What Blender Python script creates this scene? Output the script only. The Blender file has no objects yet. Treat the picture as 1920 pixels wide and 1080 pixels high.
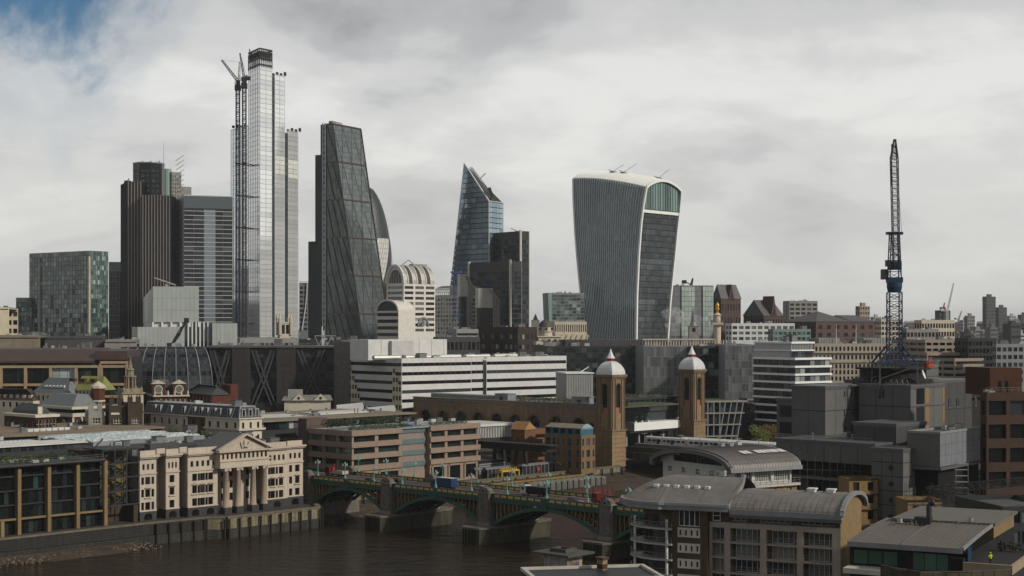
import bpy, math, random
from mathutils import Vector, Matrix
random.seed(7)
R = math.radians
scene = bpy.context.scene
COL = scene.collection
# ------------------------------------------------------------------ camera
F, HZ, CH = 2950.0, 612.0, 60.0          # focal length in photo pixels, horizon row, eye height above the river
cam_d = bpy.data.cameras.new('camera')
cam = bpy.data.objects.new('camera', cam_d); COL.objects.link(cam)
cam.location = (0, 0, CH); cam.rotation_euler = (R(90), 0, 0)
cam_d.sensor_width = 36.0; cam_d.lens = 36.0 * F / 1920.0
cam_d.shift_y = (HZ - 540.0) / 1920.0
cam_d.clip_start = 1.0; cam_d.clip_end = 60000.0
scene.camera = cam
# ------------------------------------------------------------------ sky, sun, exposure
SUN_EL, SUN_AZ = R(31), R(118)           # azimuth clockwise from the view direction (+Y)
sun_d = bpy.data.lights.new('sun', 'SUN'); sun_d.energy = 3.4; sun_d.angle = R(3.0); sun_d.color = (1.0, .93, .83)
sun = bpy.data.objects.new('sun', sun_d); COL.objects.link(sun)
sdir = Vector((math.sin(SUN_AZ) * math.cos(SUN_EL), math.cos(SUN_AZ) * math.cos(SUN_EL), math.sin(SUN_EL)))
sun.rotation_euler = sdir.to_track_quat('Z', 'Y').to_euler(); sun.location = (600, -300, 600)
world = bpy.data.worlds.new('World'); scene.world = world; world.use_nodes = True
def build_world():
 nt = world.node_tree; nd = nt.nodes; lk = nt.links; nd.clear()
 def N(t, **k):
  n = nd.new(t)
  for a, b in k.items(): setattr(n, a, b)
  return n
 def math_(op, a, b=None, c=None):
  n = N('ShaderNodeMath', operation=op)
  for i, v in enumerate((a, b, c)):
   if v is None: continue
   if isinstance(v, (int, float)): n.inputs[i].default_value = v
   else: lk.new(v, n.inputs[i])
  return n.outputs[0]
 def ramp(f, pts):
  n = N('ShaderNodeValToRGB'); cr = n.color_ramp; cr.interpolation = 'EASE'
  while len(cr.elements) < len(pts): cr.elements.new(.5)
  for e, (p, c) in zip(cr.elements, pts): e.position = p; e.color = (*c, 1)
  lk.new(f, n.inputs[0]); return n.outputs[0]
 tc = N('ShaderNodeTexCoord'); sep = N('ShaderNodeSeparateXYZ'); lk.new(tc.outputs['Generated'], sep.inputs[0])
 x, y, z = sep.outputs
 zz = math_('ADD', math_('MAXIMUM', z, 0.0), 0.34)
 cmb = N('ShaderNodeCombineXYZ')
 lk.new(math_('DIVIDE', x, zz), cmb.inputs[0]); lk.new(math_('DIVIDE', y, zz), cmb.inputs[1])
 mp = N('ShaderNodeMapping'); lk.new(cmb.outputs[0], mp.inputs[0])
 mp.inputs['Location'].default_value = (3.1, 1.7, 0); mp.inputs['Scale'].default_value = (1.0, 1.0, 1.0)
 def noise(vec, s, d, ro, di):
  n = N('ShaderNodeTexNoise'); n.inputs['Scale'].default_value = s; n.inputs['Detail'].default_value = d
  n.inputs['Roughness'].default_value = ro; n.inputs['Distortion'].default_value = di
  lk.new(vec, n.inputs['Vector']); return n.outputs['Fac']
 n1 = noise(mp.outputs[0], 1.5, 8, .52, .5)
 n2 = noise(mp.outputs[0], 4.2, 7, .58, .4)
 f = math_('ADD', math_('MULTIPLY', n1, .68), math_('MULTIPLY', n2, .32))
 K = 10.0
 def c(r, g, b): return (r, g, b)
 cl = ramp(f, [(.37, c(.38, .39, .405)), (.45, c(.52, .53, .54)), (.52, c(.67, .675, .67)), (.62, c(.83, .83, .81))])
 hz = ramp(z, [(0.0, c(1, 1, 1)), (.05, c(.75, .75, .75)), (.17, c(0, 0, 0)), (1, c(0, 0, 0))])
 up = N('ShaderNodeMixRGB', blend_type='MULTIPLY'); lk.new(ramp(z, [(.10, c(0, 0, 0)), (.45, c(1, 1, 1))]), up.inputs[0]); lk.new(cl, up.inputs[1]); up.inputs[2].default_value = (.46, .47, .49, 1)   # the cloud deck greys overhead
 mh = N('ShaderNodeMixRGB'); lk.new(math_('MULTIPLY', hz, .62), mh.inputs[0]); lk.new(up.outputs[0], mh.inputs[1]); mh.inputs[2].default_value = (.73, .725, .68, 1)
 sc = N('ShaderNodeVectorMath', operation='SCALE'); lk.new(mh.outputs[0], sc.inputs[0]); sc.inputs['Scale'].default_value = K
 sky = N('ShaderNodeTexSky', sky_type='NISHITA'); sky.sun_disc = False; sky.sun_elevation = SUN_EL
 sky.sun_rotation = SUN_AZ; sky.altitude = 50; sky.air_density = 1.0; sky.dust_density = .4; sky.ozone_density = 2.0
 dv = N('ShaderNodeVectorMath', operation='DISTANCE'); lk.new(tc.outputs['Generated'], dv.inputs[0])
 dv.inputs[1].default_value = Vector((-.335, 1, .262)).normalized()
 nb = noise(tc.outputs['Generated'], 9.0, 6, .6, .6)
 gap = math_('SUBTRACT', math_('ADD', dv.outputs['Value'], math_('MULTIPLY', math_('SUBTRACT', nb, .5), .2)), .05)
 gm = ramp(gap, [(0.0, c(0, 0, 0)), (.05, c(.8, .8, .8)), (.1, c(1, 1, 1))])
 mx = N('ShaderNodeMixRGB'); lk.new(gm, mx.inputs[0])
 tint = N('ShaderNodeMixRGB', blend_type='MULTIPLY'); tint.inputs[0].default_value = 1; lk.new(sky.outputs[0], tint.inputs[1]); tint.inputs[2].default_value = (.25, .42, .52, 1)
 lk.new(tint.outputs[0], mx.inputs[1]); lk.new(sc.outputs[0], mx.inputs[2])
 bg = N('ShaderNodeBackground'); bg.inputs['Strength'].default_value = .1; lk.new(mx.outputs[0], bg.inputs['Color'])
 out = N('ShaderNodeOutputWorld'); lk.new(bg.outputs[0], out.inputs['Surface'])
build_world()
vs = scene.view_settings
vs.view_transform = 'Standard'; vs.look = 'None'; vs.exposure = 0.0; vs.gamma = 1.0; vs.use_curve_mapping = False
scene.cycles.max_bounces = 6; scene.cycles.diffuse_bounces = 2; scene.cycles.glossy_bounces = 3
scene.cycles.volume_bounces = 0; scene.cycles.transmission_bounces = 3
# ------------------------------------------------------------------ pixels to places
def X(px, Y): return (px - 960.0) / F * Y
def Z(py, Y): return CH - (py - HZ) * Y / F
def P(px, py, Y): return Vector((X(px, Y), Y, Z(py, Y)))
GZ = 5.3                                  # level of the land
# ------------------------------------------------------------------ materials
MATS = {}
def mat(name, col, rough=.8, amp=.18, scale=.35, metal=0.0, spec=.3, streak=.25, bump=0.0, bscale=3.0, brick=None):
 if name in MATS: return MATS[name]
 col = tuple(min(.8, c ** 1.22) for c in col)
 m = bpy.data.materials.new(name); MATS[name] = m; m.use_nodes = True
 nt = m.node_tree; nd = nt.nodes; lk = nt.links
 b = nd['Principled BSDF']; b.inputs['Roughness'].default_value = rough; b.inputs['Metallic'].default_value = metal
 b.inputs['Specular IOR Level'].default_value = spec
 tc = nd.new('ShaderNodeTexCoord')
 n1 = nd.new('ShaderNodeTexNoise'); n1.inputs['Scale'].default_value = scale; n1.inputs['Detail'].default_value = 8; n1.inputs['Roughness'].default_value = .65
 lk.new(tc.outputs['Object'], n1.inputs['Vector'])
 mp = nd.new('ShaderNodeMapping'); mp.inputs['Scale'].default_value = (1.6, 1.6, .07); lk.new(tc.outputs['Object'], mp.inputs[0])
 n2 = nd.new('ShaderNodeTexNoise'); n2.inputs['Scale'].default_value = 1.0; n2.inputs['Detail'].default_value = 5; lk.new(mp.outputs[0], n2.inputs['Vector'])
 mx = nd.new('ShaderNodeMix'); mx.data_type = 'FLOAT'; mx.inputs[0].default_value = streak
 lk.new(n1.outputs['Fac'], mx.inputs[2]); lk.new(n2.outputs['Fac'], mx.inputs[3])
 r = nd.new('ShaderNodeMapRange'); r.inputs['From Min'].default_value = .28; r.inputs['From Max'].default_value = .72
 r.inputs['To Min'].default_value = 1 - amp * 1.6; r.inputs['To Max'].default_value = 1 + amp
 lk.new(mx.outputs[0], r.inputs['Value'])
 oi = nd.new('ShaderNodeObjectInfo')
 rr = nd.new('ShaderNodeMapRange'); rr.inputs['To Min'].default_value = 1 - amp * .35; rr.inputs['To Max'].default_value = 1 + amp * .35
 lk.new(oi.outputs['Random'], rr.inputs['Value'])
 mu = nd.new('ShaderNodeMath'); mu.operation = 'MULTIPLY'; lk.new(r.outputs[0], mu.inputs[0]); lk.new(rr.outputs[0], mu.inputs[1])
 v = nd.new('ShaderNodeVectorMath'); v.operation = 'SCALE'; lk.new(mu.outputs[0], v.inputs['Scale'])
 if brick:
  bt = nd.new('ShaderNodeTexBrick'); bt.inputs['Scale'].default_value = brick
  bt.inputs['Color1'].default_value = (*col, 1); bt.inputs['Color2'].default_value = (col[0] * .72, col[1] * .7, col[2] * .68, 1)
  bt.inputs['Mortar'].default_value = (col[0] * .8 + .04, col[1] * .8 + .04, col[2] * .8 + .04, 1); bt.inputs['Mortar Size'].default_value = .03
  g = nd.new('ShaderNodeNewGeometry'); sp = nd.new('ShaderNodeSeparateXYZ'); lk.new(tc.outputs['Object'], sp.inputs[0])
  ad = nd.new('ShaderNodeMath'); lk.new(sp.outputs[0], ad.inputs[0]); lk.new(sp.outputs[1], ad.inputs[1])
  cb = nd.new('ShaderNodeCombineXYZ'); lk.new(ad.outputs[0], cb.inputs[0]); lk.new(sp.outputs[2], cb.inputs[1]); lk.new(cb.outputs[0], bt.inputs['Vector'])
  lk.new(bt.outputs['Color'], v.inputs[0])
 else: v.inputs[0].default_value = col
 lk.new(v.outputs[0], b.inputs['Base Color'])
 if bump:
  n3 = nd.new('ShaderNodeTexNoise'); n3.inputs['Scale'].default_value = bscale; n3.inputs['Detail'].default_value = 6; lk.new(tc.outputs['Object'], n3.inputs['Vector'])
  bp = nd.new('ShaderNodeBump'); bp.inputs['Strength'].default_value = bump; bp.inputs['Distance'].default_value = .2
  lk.new(n3.outputs['Fac'], bp.inputs['Height']); lk.new(bp.outputs[0], b.inputs['Normal'])
 return m
def glass(name, dark, light, power=3.0, rough=.08, metal=0.0, spec=.6, warp=.02):
 """window glass: each pane a little different (blinds, rooms behind), slightly uneven"""
 if name in MATS: return MATS[name]
 m = bpy.data.materials.new(name); MATS[name] = m; m.use_nodes = True
 nt = m.node_tree; nd = nt.nodes; lk = nt.links; b = nd['Principled BSDF']
 b.inputs['Roughness'].default_value = rough; b.inputs['Metallic'].default_value = metal; b.inputs['Specular IOR Level'].default_value = spec
 oi = nd.new('ShaderNodeObjectInfo'); g = nd.new('ShaderNodeNewGeometry')
 a = nd.new('ShaderNodeMath'); a.operation = 'ADD'; lk.new(oi.outputs['Random'], a.inputs[0]); lk.new(g.outputs['Random Per Island'], a.inputs[1])
 fr = nd.new('ShaderNodeMath'); fr.operation = 'FRACT'; lk.new(a.outputs[0], fr.inputs[0])
 pw = nd.new('ShaderNodeMath'); pw.operation = 'POWER'; lk.new(fr.outputs[0], pw.inputs[0]); pw.inputs[1].default_value = power
 mx = nd.new('ShaderNodeMixRGB'); mx.inputs[1].default_value = (*dark, 1); mx.inputs[2].default_value = (*light, 1)
 tc = nd.new('ShaderNodeTexCoord'); n = nd.new('ShaderNodeTexNoise'); n.inputs['Scale'].default_value = .35; n.inputs['Detail'].default_value = 4
 lk.new(tc.outputs['Object'], n.inputs['Vector'])
 ad = nd.new('ShaderNodeMath'); ad.operation = 'MULTIPLY_ADD'; lk.new(n.outputs['Fac'], ad.inputs[0]); ad.inputs[1].default_value = .35; lk.new(pw.outputs[0], ad.inputs[2])
 sb = nd.new('ShaderNodeMath'); sb.operation = 'SUBTRACT'; sb.use_clamp = True; lk.new(ad.outputs[0], sb.inputs[0]); sb.inputs[1].default_value = .15
 lk.new(sb.outputs[0], mx.inputs[0]); lk.new(mx.outputs[0], b.inputs['Base Color'])
 if warp:
  wn = nd.new('ShaderNodeTexWhiteNoise'); wn.noise_dimensions = '1D'; lk.new(fr.outputs[0], wn.inputs['W'])
  vm = nd.new('ShaderNodeVectorMath'); vm.operation = 'SUBTRACT'; lk.new(wn.outputs['Color'], vm.inputs[0]); vm.inputs[1].default_value = (.5, .5, .5)
  v2 = nd.new('ShaderNodeVectorMath'); v2.operation = 'SCALE'; lk.new(vm.outputs[0], v2.inputs[0]); v2.inputs['Scale'].default_value = warp
  v3 = nd.new('ShaderNodeVectorMath'); lk.new(g.outputs['Normal'], v3.inputs[0]); lk.new(v2.outputs[0], v3.inputs[1])
  v4 = nd.new('ShaderNodeVectorMath'); v4.operation = 'NORMALIZE'; lk.new(v3.outputs[0], v4.inputs[0]); lk.new(v4.outputs[0], b.inputs['Normal'])
 return m
# ------------------------------------------------------------------ mesh collector
class MB:
 def __init__(s): s.v = []; s.f = []; s.m = []
 def face(s, pts, mi=0):
  i = len(s.v); s.v += [tuple(p) for p in pts]; s.f.append(tuple(range(i, i + len(pts)))); s.m.append(mi)
 def raw(s, vs, fs, mi=0):
  i = len(s.v); s.v += [tuple(p) for p in vs]
  for f in fs: s.f.append(tuple(a + i for a in f)); s.m.append(mi)
 def box(s, x0, y0, z0, x1, y1, z1, mi=0):
  if x0 > x1: x0, x1 = x1, x0
  if y0 > y1: y0, y1 = y1, y0
  if z0 > z1: z0, z1 = z1, z0
  s.raw([(x0, y0, z0), (x1, y0, z0), (x1, y1, z0), (x0, y1, z0), (x0, y0, z1), (x1, y0, z1), (x1, y1, z1), (x0, y1, z1)],
              [(0, 3, 2, 1), (4, 5, 6, 7), (0, 1, 5, 4), (1, 2, 6, 5), (2, 3, 7, 6), (3, 0, 4, 7)], mi)
 def prism(s, poly, z0, z1, mi=0, mt=None):
  n = len(poly); a = sum(poly[i][0] * poly[(i + 1) % n][1] - poly[(i + 1) % n][0] * poly[i][1] for i in range(n))
  if a < 0: poly = poly[::-1]
  lo = [(p[0], p[1], z0) for p in poly]; hi = [(p[0], p[1], z1) for p in poly]
  s.raw(lo + hi, [(i, (i + 1) % n, n + (i + 1) % n, n + i) for i in range(n)], mi)
  s.face(hi, mi if mt is None else mt); s.face(lo[::-1], mi)
 def bar(s, p, q, w, h=None, mi=0):
  p = Vector(p); q = Vector(q); d = q - p
  if d.length < 1e-6: return
  h = h or w; d.normalize(); up = Vector((0, 0, 1)) if abs(d.z) < .95 else Vector((1, 0, 0))
  a = d.cross(up).normalized() * w / 2; b = a.cross(d).normalized() * h / 2
  s.raw([p - a - b, p + a - b, p + a + b, p - a + b, q - a - b, q + a - b, q + a + b, q - a + b],
              [(0, 1, 2, 3), (7, 6, 5, 4), (0, 4, 5, 1), (1, 5, 6, 2), (2, 6, 7, 3), (3, 7, 4, 0)], mi)
 def tube(s, p, q, r, r2=None, n=8, mi=0, cap=True):
  p = Vector(p); q = Vector(q); d = (q - p).normalized(); r2 = r if r2 is None else r2
  up = Vector((0, 0, 1)) if abs(d.z) < .95 else Vector((1, 0, 0)); a = d.cross(up).normalized(); b = d.cross(a)
  v = [p + (a * math.cos(t) + b * math.sin(t)) * r for t in [2 * math.pi * i / n for i in range(n)]]
  v += [q + (a * math.cos(t) + b * math.sin(t)) * r2 for t in [2 * math.pi * i / n for i in range(n)]]
  f = [(i, (i + 1) % n, n + (i + 1) % n, n + i) for i in range(n)]
  if cap: f += [tuple(range(n)), tuple(range(2 * n - 1, n - 1, -1))]
  s.raw(v, f, mi)
 def lathe(s, cx, cy, prof, n=16, mi=0, rot=0.0, a0=0.0, a1=2 * math.pi):
  full = abs(a1 - a0 - 2 * math.pi) < 1e-6; m = n if full else n + 1; v = []
  for r, z in prof:
   for i in range(m):
    t = rot + a0 + (a1 - a0) * i / n; v.append((cx + r * math.cos(t), cy + r * math.sin(t), z))
  f = [(j * m + i, j * m + (i + 1) % m, (j + 1) * m + (i + 1) % m, (j + 1) * m + i) for j in range(len(prof) - 1) for i in range(n)]
  s.raw(v, f, mi)
 def lattice(s, p, q, w0, w1, n, t, tb=None, mi=0):
  """square lattice mast or boom from p to q"""
  p = Vector(p); q = Vector(q); d = (q - p).normalized(); tb = tb or t * .6
  up = Vector((0, 0, 1)) if abs(d.z) < .9 else Vector((1, 0, 0)); a = d.cross(up).normalized(); b = d.cross(a)
  def cr(k):
   c = p.lerp(q, k / n); w = (w0 + (w1 - w0) * k / n) / 2
   return [c + a * w * i + b * w * j for i, j in ((-1, -1), (1, -1), (1, 1), (-1, 1))]
  A, B = cr(0), cr(n)
  for i in range(4): s.bar(A[i], B[i], t, mi=mi)
  for k in range(n):
   c0, c1 = cr(k), cr(k + 1)
   for i in range(4):
    j = (i + 1) % 4
    s.bar(c0[i], c1[j], tb, mi=mi) if (k + i) % 2 else s.bar(c0[j], c1[i], tb, mi=mi)
    s.bar(c1[i], c1[j], tb, mi=mi)
 def mesh(s, name, mats, smooth=False):
  me = bpy.data.meshes.new(name); me.from_pydata(s.v, [], s.f)
  for m in mats: me.materials.append(m)
  if len(mats) > 1: me.polygons.foreach_set('material_index', s.m)
  if smooth: me.polygons.foreach_set('use_smooth', [True] * len(s.f))
  me.update(); return me
def lk_obj(name, data, parent=None, kind=None):
 o = bpy.data.objects.new(name, data); COL.objects.link(o)
 if parent: o.parent = parent
 if kind: o['kind'] = kind
 return o
def as_list(m): return list(m) if isinstance(m, (list, tuple)) else [m]
def struct(name, mb, mats, smooth=False, label=None):
 o = lk_obj(name, mb.mesh(name, as_list(mats), smooth)); o['kind'] = 'structure'
 if label: o['label'] = label
 return o
WINMESH = {}
def win_mesh(w, h, kind, g, fr):
 key = (round(w, 2), round(h, 2), kind, g.name, fr.name if fr else '')
 if key in WINMESH: return WINMESH[key]
 mb = MB(); t = .1
 mb.box(0, 0, 0, w, t, h, 0)
 if kind:
  nx, nz, b = kind
  e = .06
  mb.box(0, -e, 0, w, -.002, b, 1); mb.box(0, -e, h - b, w, -.002, h, 1); mb.box(0, -e, b, b, -.002, h - b, 1); mb.box(w - b, -e, b, w, -.002, h - b, 1)
  for i in range(1, nx): mb.box(w * i / nx - b / 2, -e, b, w * i / nx + b / 2, -.002, h - b, 1)
  for j in range(1, nz): mb.box(b, -e * .8, h * j / nz - b / 2, w - b, -.003, h * j / nz + b / 2, 1)
 me = mb.mesh('window', [g, fr] if fr else [g]); WINMESH[key] = me
 return me
class Thing:
 """an Empty at the thing's base; local x runs along the right-hand face, local y goes back"""
 def __init__(s, name, label, cat, loc, rz=0.0, group=None):
  s.o = lk_obj(name, None); s.o.location = loc; s.o.rotation_euler = (0, 0, rz); s.rz = rz; s.loc = Vector(loc)
  s.o.empty_display_size = .5
  s.o['label'] = label; s.o['category'] = cat
  if group: s.o['group'] = group
  s.wins = []; s.W = s.D = 0
 def part(s, name, mb, mats, parent=None, kind=None, smooth=False, label=None):
  if not mb.f: return None
  o = lk_obj(name, mb.mesh(name, as_list(mats), smooth), parent or s.o, kind)
  if label: o['label'] = label
  return o
 def inst(s, name, me, loc, rz=0.0, sc=1.0, parent=None):
  o = lk_obj(name, me, parent or s.o); o.location = loc; o.rotation_euler = (0, 0, rz)
  o.scale = (sc, sc, sc) if isinstance(sc, (int, float)) else sc
  return o
 def sx(s, px, y=0.0):
  """local x on the line local-y = y whose picture column is px"""
  k = (px - 960) / F; c, n = math.cos(s.rz), math.sin(s.rz)
  bx, by = s.loc.x - n * y, s.loc.y + c * y
  return (k * by - bx) / (c - k * n)
 def sy(s, px, x=0.0):
  k = (px - 960) / F; c, n = math.cos(s.rz), math.sin(s.rz)
  bx, by = s.loc.x + c * x, s.loc.y + n * x
  return (bx - k * by) / (n + k * c)
 def zat(s, py, x=0.0, y=0.0):
  return Z(py, s.loc.y + math.sin(s.rz) * x + math.cos(s.rz) * y) - s.loc.z
 def add_win(s, p, w, h, ang, g, kind=None, fr=None): s.wins.append((p, w, h, ang, g, kind, fr))
 def finish(s, name='window', limit=290):
  s.wins.sort(key=lambda q: -q[1] * q[2])
  for (p, w, h, a, g, kind, fr) in s.wins[:limit]:
   o = lk_obj(name, win_mesh(w, h, kind, g, fr), s.o); o.location = p; o.rotation_euler = (0, 0, a)
  rest = s.wins[limit:]
  if rest:
   byg = {}
   for q in rest: byg.setdefault(q[4].name, []).append(q)
   for gn, qs in byg.items():
    mb = MB()
    for (p, w, h, a, g, kind, fr) in qs:
     c, n = math.cos(a), math.sin(a); p = Vector(p)
     mb.face([p, p + Vector((c * w, n * w, 0)), p + Vector((c * w, n * w, h)), p + Vector((0, 0, h))])
    s.part('small_windows', mb, MATS[gn], kind='stuff')
  s.wins = []
  return s
def at_corner(name, label, cat, l, c, r, Y, ang, D=None, W=None, group=None, z=GZ):
 """thing whose nearest vertical corner stands at column c, depth Y; faces reach columns l and r"""
 t = Thing(name, label, cat, (X(c, Y), Y, z), R(ang), group)
 t.W = W if W is not None else t.sx(r)
 t.D = D if D is not None else t.sy(l)
 return t
def div(a, b, n, frac=.6, e=0.0):
 """n openings between a and b, each frac of its bay"""
 a += e; b -= e; s = (b - a) / n
 return [(a + s * (i + .5 - frac / 2), a + s * (i + .5 + frac / 2)) for i in range(n)]
def facade(t, mb, o, d, L, z0, z1, cols, rows, g, rec=.3, mi=0, kind=None, fr=None, skip=None):
 """a wall from o along d (unit 2-vector), seen from the right-hand side of d, with real openings and recessed panes"""
 dx, dy = d; nx, ny = dy, -dx; ang = math.atan2(dy, dx)
 def pt(a, z, k=0.0): return (o[0] + dx * a - nx * k, o[1] + dy * a - ny * k, z)
 def q(a0, a1, b0, b1):
  if a1 - a0 > 1e-4 and b1 - b0 > 1e-4: mb.face([pt(a0, b0), pt(a1, b0), pt(a1, b1), pt(a0, b1)], mi)
 zc = z0
 gs = g if isinstance(g, (list, tuple)) else [g]
 for j, (b0, b1) in enumerate(rows):
  q(0, L, zc, b0); a = 0.0
  for i, (a0, a1) in enumerate(cols):
   if skip and skip(i, j): continue
   q(a, a0, b0, b1); a = a1
   mb.face([pt(a0, b0), pt(a0, b1), pt(a0, b1, rec), pt(a0, b0, rec)], mi); mb.face([pt(a1, b0, rec), pt(a1, b1, rec), pt(a1, b1), pt(a1, b0)], mi)
   mb.face([pt(a0, b0, rec), pt(a1, b0, rec), pt(a1, b0), pt(a0, b0)], mi); mb.face([pt(a0, b1), pt(a1, b1), pt(a1, b1, rec), pt(a0, b1, rec)], mi)
   t.add_win(pt(a0, b0, rec), a1 - a0, b1 - b0, ang, random.choice(gs), kind, fr)
  q(a, L, b0, b1); zc = b1
 q(0, L, zc, z1)
SIDES = {'R': lambda t: ((0, 0), (1, 0), t.W), 'L': lambda t: ((0, t.D), (0, -1), t.D),
         'B': lambda t: ((t.W, t.D), (-1, 0), t.W), 'E': lambda t: ((t.W, 0), (0, 1), t.D)}
EQ = {}
def equipment():
 pale = mat('plant_pale', (.42, .43, .42), .6, .25); dark = mat('plant_dark', (.09, .09, .09), .7, .25); zinc = mat('plant_zinc', (.25, .26, .27), .45, .2, metal=.4)
 m = MB(); m.box(-1, -.6, .2, 1, .6, 1.5, 0)
 for x in (-.5, .5): m.tube((x, 0, 1.5), (x, 0, 1.66), .42, n=10, mi=1)
 for x in (-.8, .8): m.box(x - .1, -.55, 0, x + .1, .55, .2, 1)
 for k in range(4): m.box(-.9, -.63, .4 + k * .25, .9, -.6, .5 + k * .25, 1)
 EQ['plant_unit'] = m.mesh('plant_unit', [pale, dark])
 m = MB(); m.tube((0, 0, 0), (0, 0, 1.3), .16, n=8); m.tube((0, 0, 1.3), (0, 0, 1.55), .34, .1, n=8)
 EQ['vent_pipe'] = m.mesh('vent_pipe', [zinc])
 m = MB(); m.box(-2.4, -.4, .35, 2.4, .4, 1.0); m.box(1.6, -.4, 1.0, 2.4, .4, 1.9); m.box(-2.2, -.1, 0, -2.0, .1, .35); m.box(1.8, -.1, 0, 2.0, .1, .35)
 for x in (-1.2, 0, 1.2): m.box(x - .05, -.45, .3, x + .05, .45, 1.05)
 EQ['roof_duct'] = m.mesh('roof_duct', [zinc])
 m = MB(); m.box(-1.6, -1.2, 0, 1.6, 1.2, 2.3, 0); m.box(-1.75, -1.35, 2.3, 1.75, 1.35, 2.5, 1)
 for k in range(5): m.box(-1.3, -1.26, .4 + k * .35, 1.3, -1.2, .55 + k * .35, 1)
 EQ['plant_housing'] = m.mesh('plant_housing', [zinc, dark])
 m = MB(); m.lathe(0, 0, [(.02, .5), (.5, .62), (.85, .95)], 10); m.tube((0, 0, 0), (0, 0, .55), .06, n=6)
 EQ['roof_dish'] = m.mesh('roof_dish', [pale])
equipment()
def clutter(t, x0, y0, x1, y1, z, n, sc=1.0, keys=('plant_unit', 'vent_pipe', 'roof_duct', 'plant_housing', 'plant_unit', 'vent_pipe', 'roof_dish')):
 for i in range(n):
  k = random.choice(keys); f = sc * random.uniform(.7, 1.25)
  t.inst(k, EQ[k], (random.uniform(x0, x1), random.uniform(y0, y1), z), random.choice((0, math.pi / 2, math.pi, 0)), f)
def railing(t, pts, z, h=1.1, step=2.0, th=.06, m=None, name='railing', parent=None):
 mb = MB()
 for (a, b) in zip(pts[:-1], pts[1:]):
  a = Vector((*a, z)); b = Vector((*b, z)); L = (b - a).length; n = max(1, int(L / step))
  for k in range(n + 1):
   p = a.lerp(b, k / n); mb.bar(p, p + Vector((0, 0, h)), th)
  for q in (h, h * .5): mb.bar(a + Vector((0, 0, q)), b + Vector((0, 0, q)), th)
 return t.part(name, mb, m or mat('rail_grey', (.22, .23, .23), .5, .1, metal=.3), parent)
def leaves(mb, c, r, n, s, mi=0, nm=1):
 """scattered leaf-clump faces through an uneven ellipsoid"""
 for i in range(n):
  while True:
   u = Vector((random.uniform(-1, 1), random.uniform(-1, 1), random.uniform(-1, 1)))
   if .15 < u.length < 1: break
  p = Vector((c[0] + u.x * r[0], c[1] + u.y * r[1], c[2] + u.z * r[2])); k = s * random.uniform(.6, 1.4)
  a = Vector((random.gauss(0, 1), random.gauss(0, 1), random.gauss(0, 1))).normalized(); b = a.orthogonal().normalized()
  mb.face([p - a * k, p + b * k * .7, p + a * k, p - b * k * .7], mi + random.randrange(nm))
def block(t, ztop, wall, g, L=None, Rf=None, roof=None, par=.9, E=None, B=None, name='wall', zb=0.0, rec=.3, kind=None, fr=None):
 """four walls with openings given as (cols, rows) per side, a parapet and a roof deck"""
 mb = MB()
 for k, spec in (('R', Rf), ('L', L), ('E', E), ('B', B)):
  o, d, ln = SIDES[k](t)
  cols, rows = spec if spec else ([], [])
  rows = [(a, b) for a, b in rows if b < ztop]
  facade(t, mb, o, d, ln, zb, ztop, cols, rows, g, rec, kind=kind, fr=fr)
 w = .45; zi = ztop - par
 mb.face([(0, 0, ztop), (t.W, 0, ztop), (t.W - w, w, ztop), (w, w, ztop)]); mb.face([(t.W, 0, ztop), (t.W, t.D, ztop), (t.W - w, t.D - w, ztop), (t.W - w, w, ztop)])
 mb.face([(t.W, t.D, ztop), (0, t.D, ztop), (w, t.D - w, ztop), (t.W - w, t.D - w, ztop)]); mb.face([(0, t.D, ztop), (0, 0, ztop), (w, w, ztop), (w, t.D - w, ztop)])
 mb.face([(w, w, zi), (w, w, ztop), (t.W - w, w, ztop), (t.W - w, w, zi)]); mb.face([(t.W - w, w, zi), (t.W - w, w, ztop), (t.W - w, t.D - w, ztop), (t.W - w, t.D - w, zi)])
 mb.face([(t.W - w, t.D - w, zi), (t.W - w, t.D - w, ztop), (w, t.D - w, ztop), (w, t.D - w, zi)]); mb.face([(w, t.D - w, zi), (w, t.D - w, ztop), (w, w, ztop), (w, w, zi)])
 t.part(name, mb, wall)
 rb = MB(); rb.box(w, w, zi - .3, t.W - w, t.D - w, zi); t.part('roof', rb, roof or mat('roof_felt', (.12, .12, .115), .9, .3, .2))
 return mb
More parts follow.
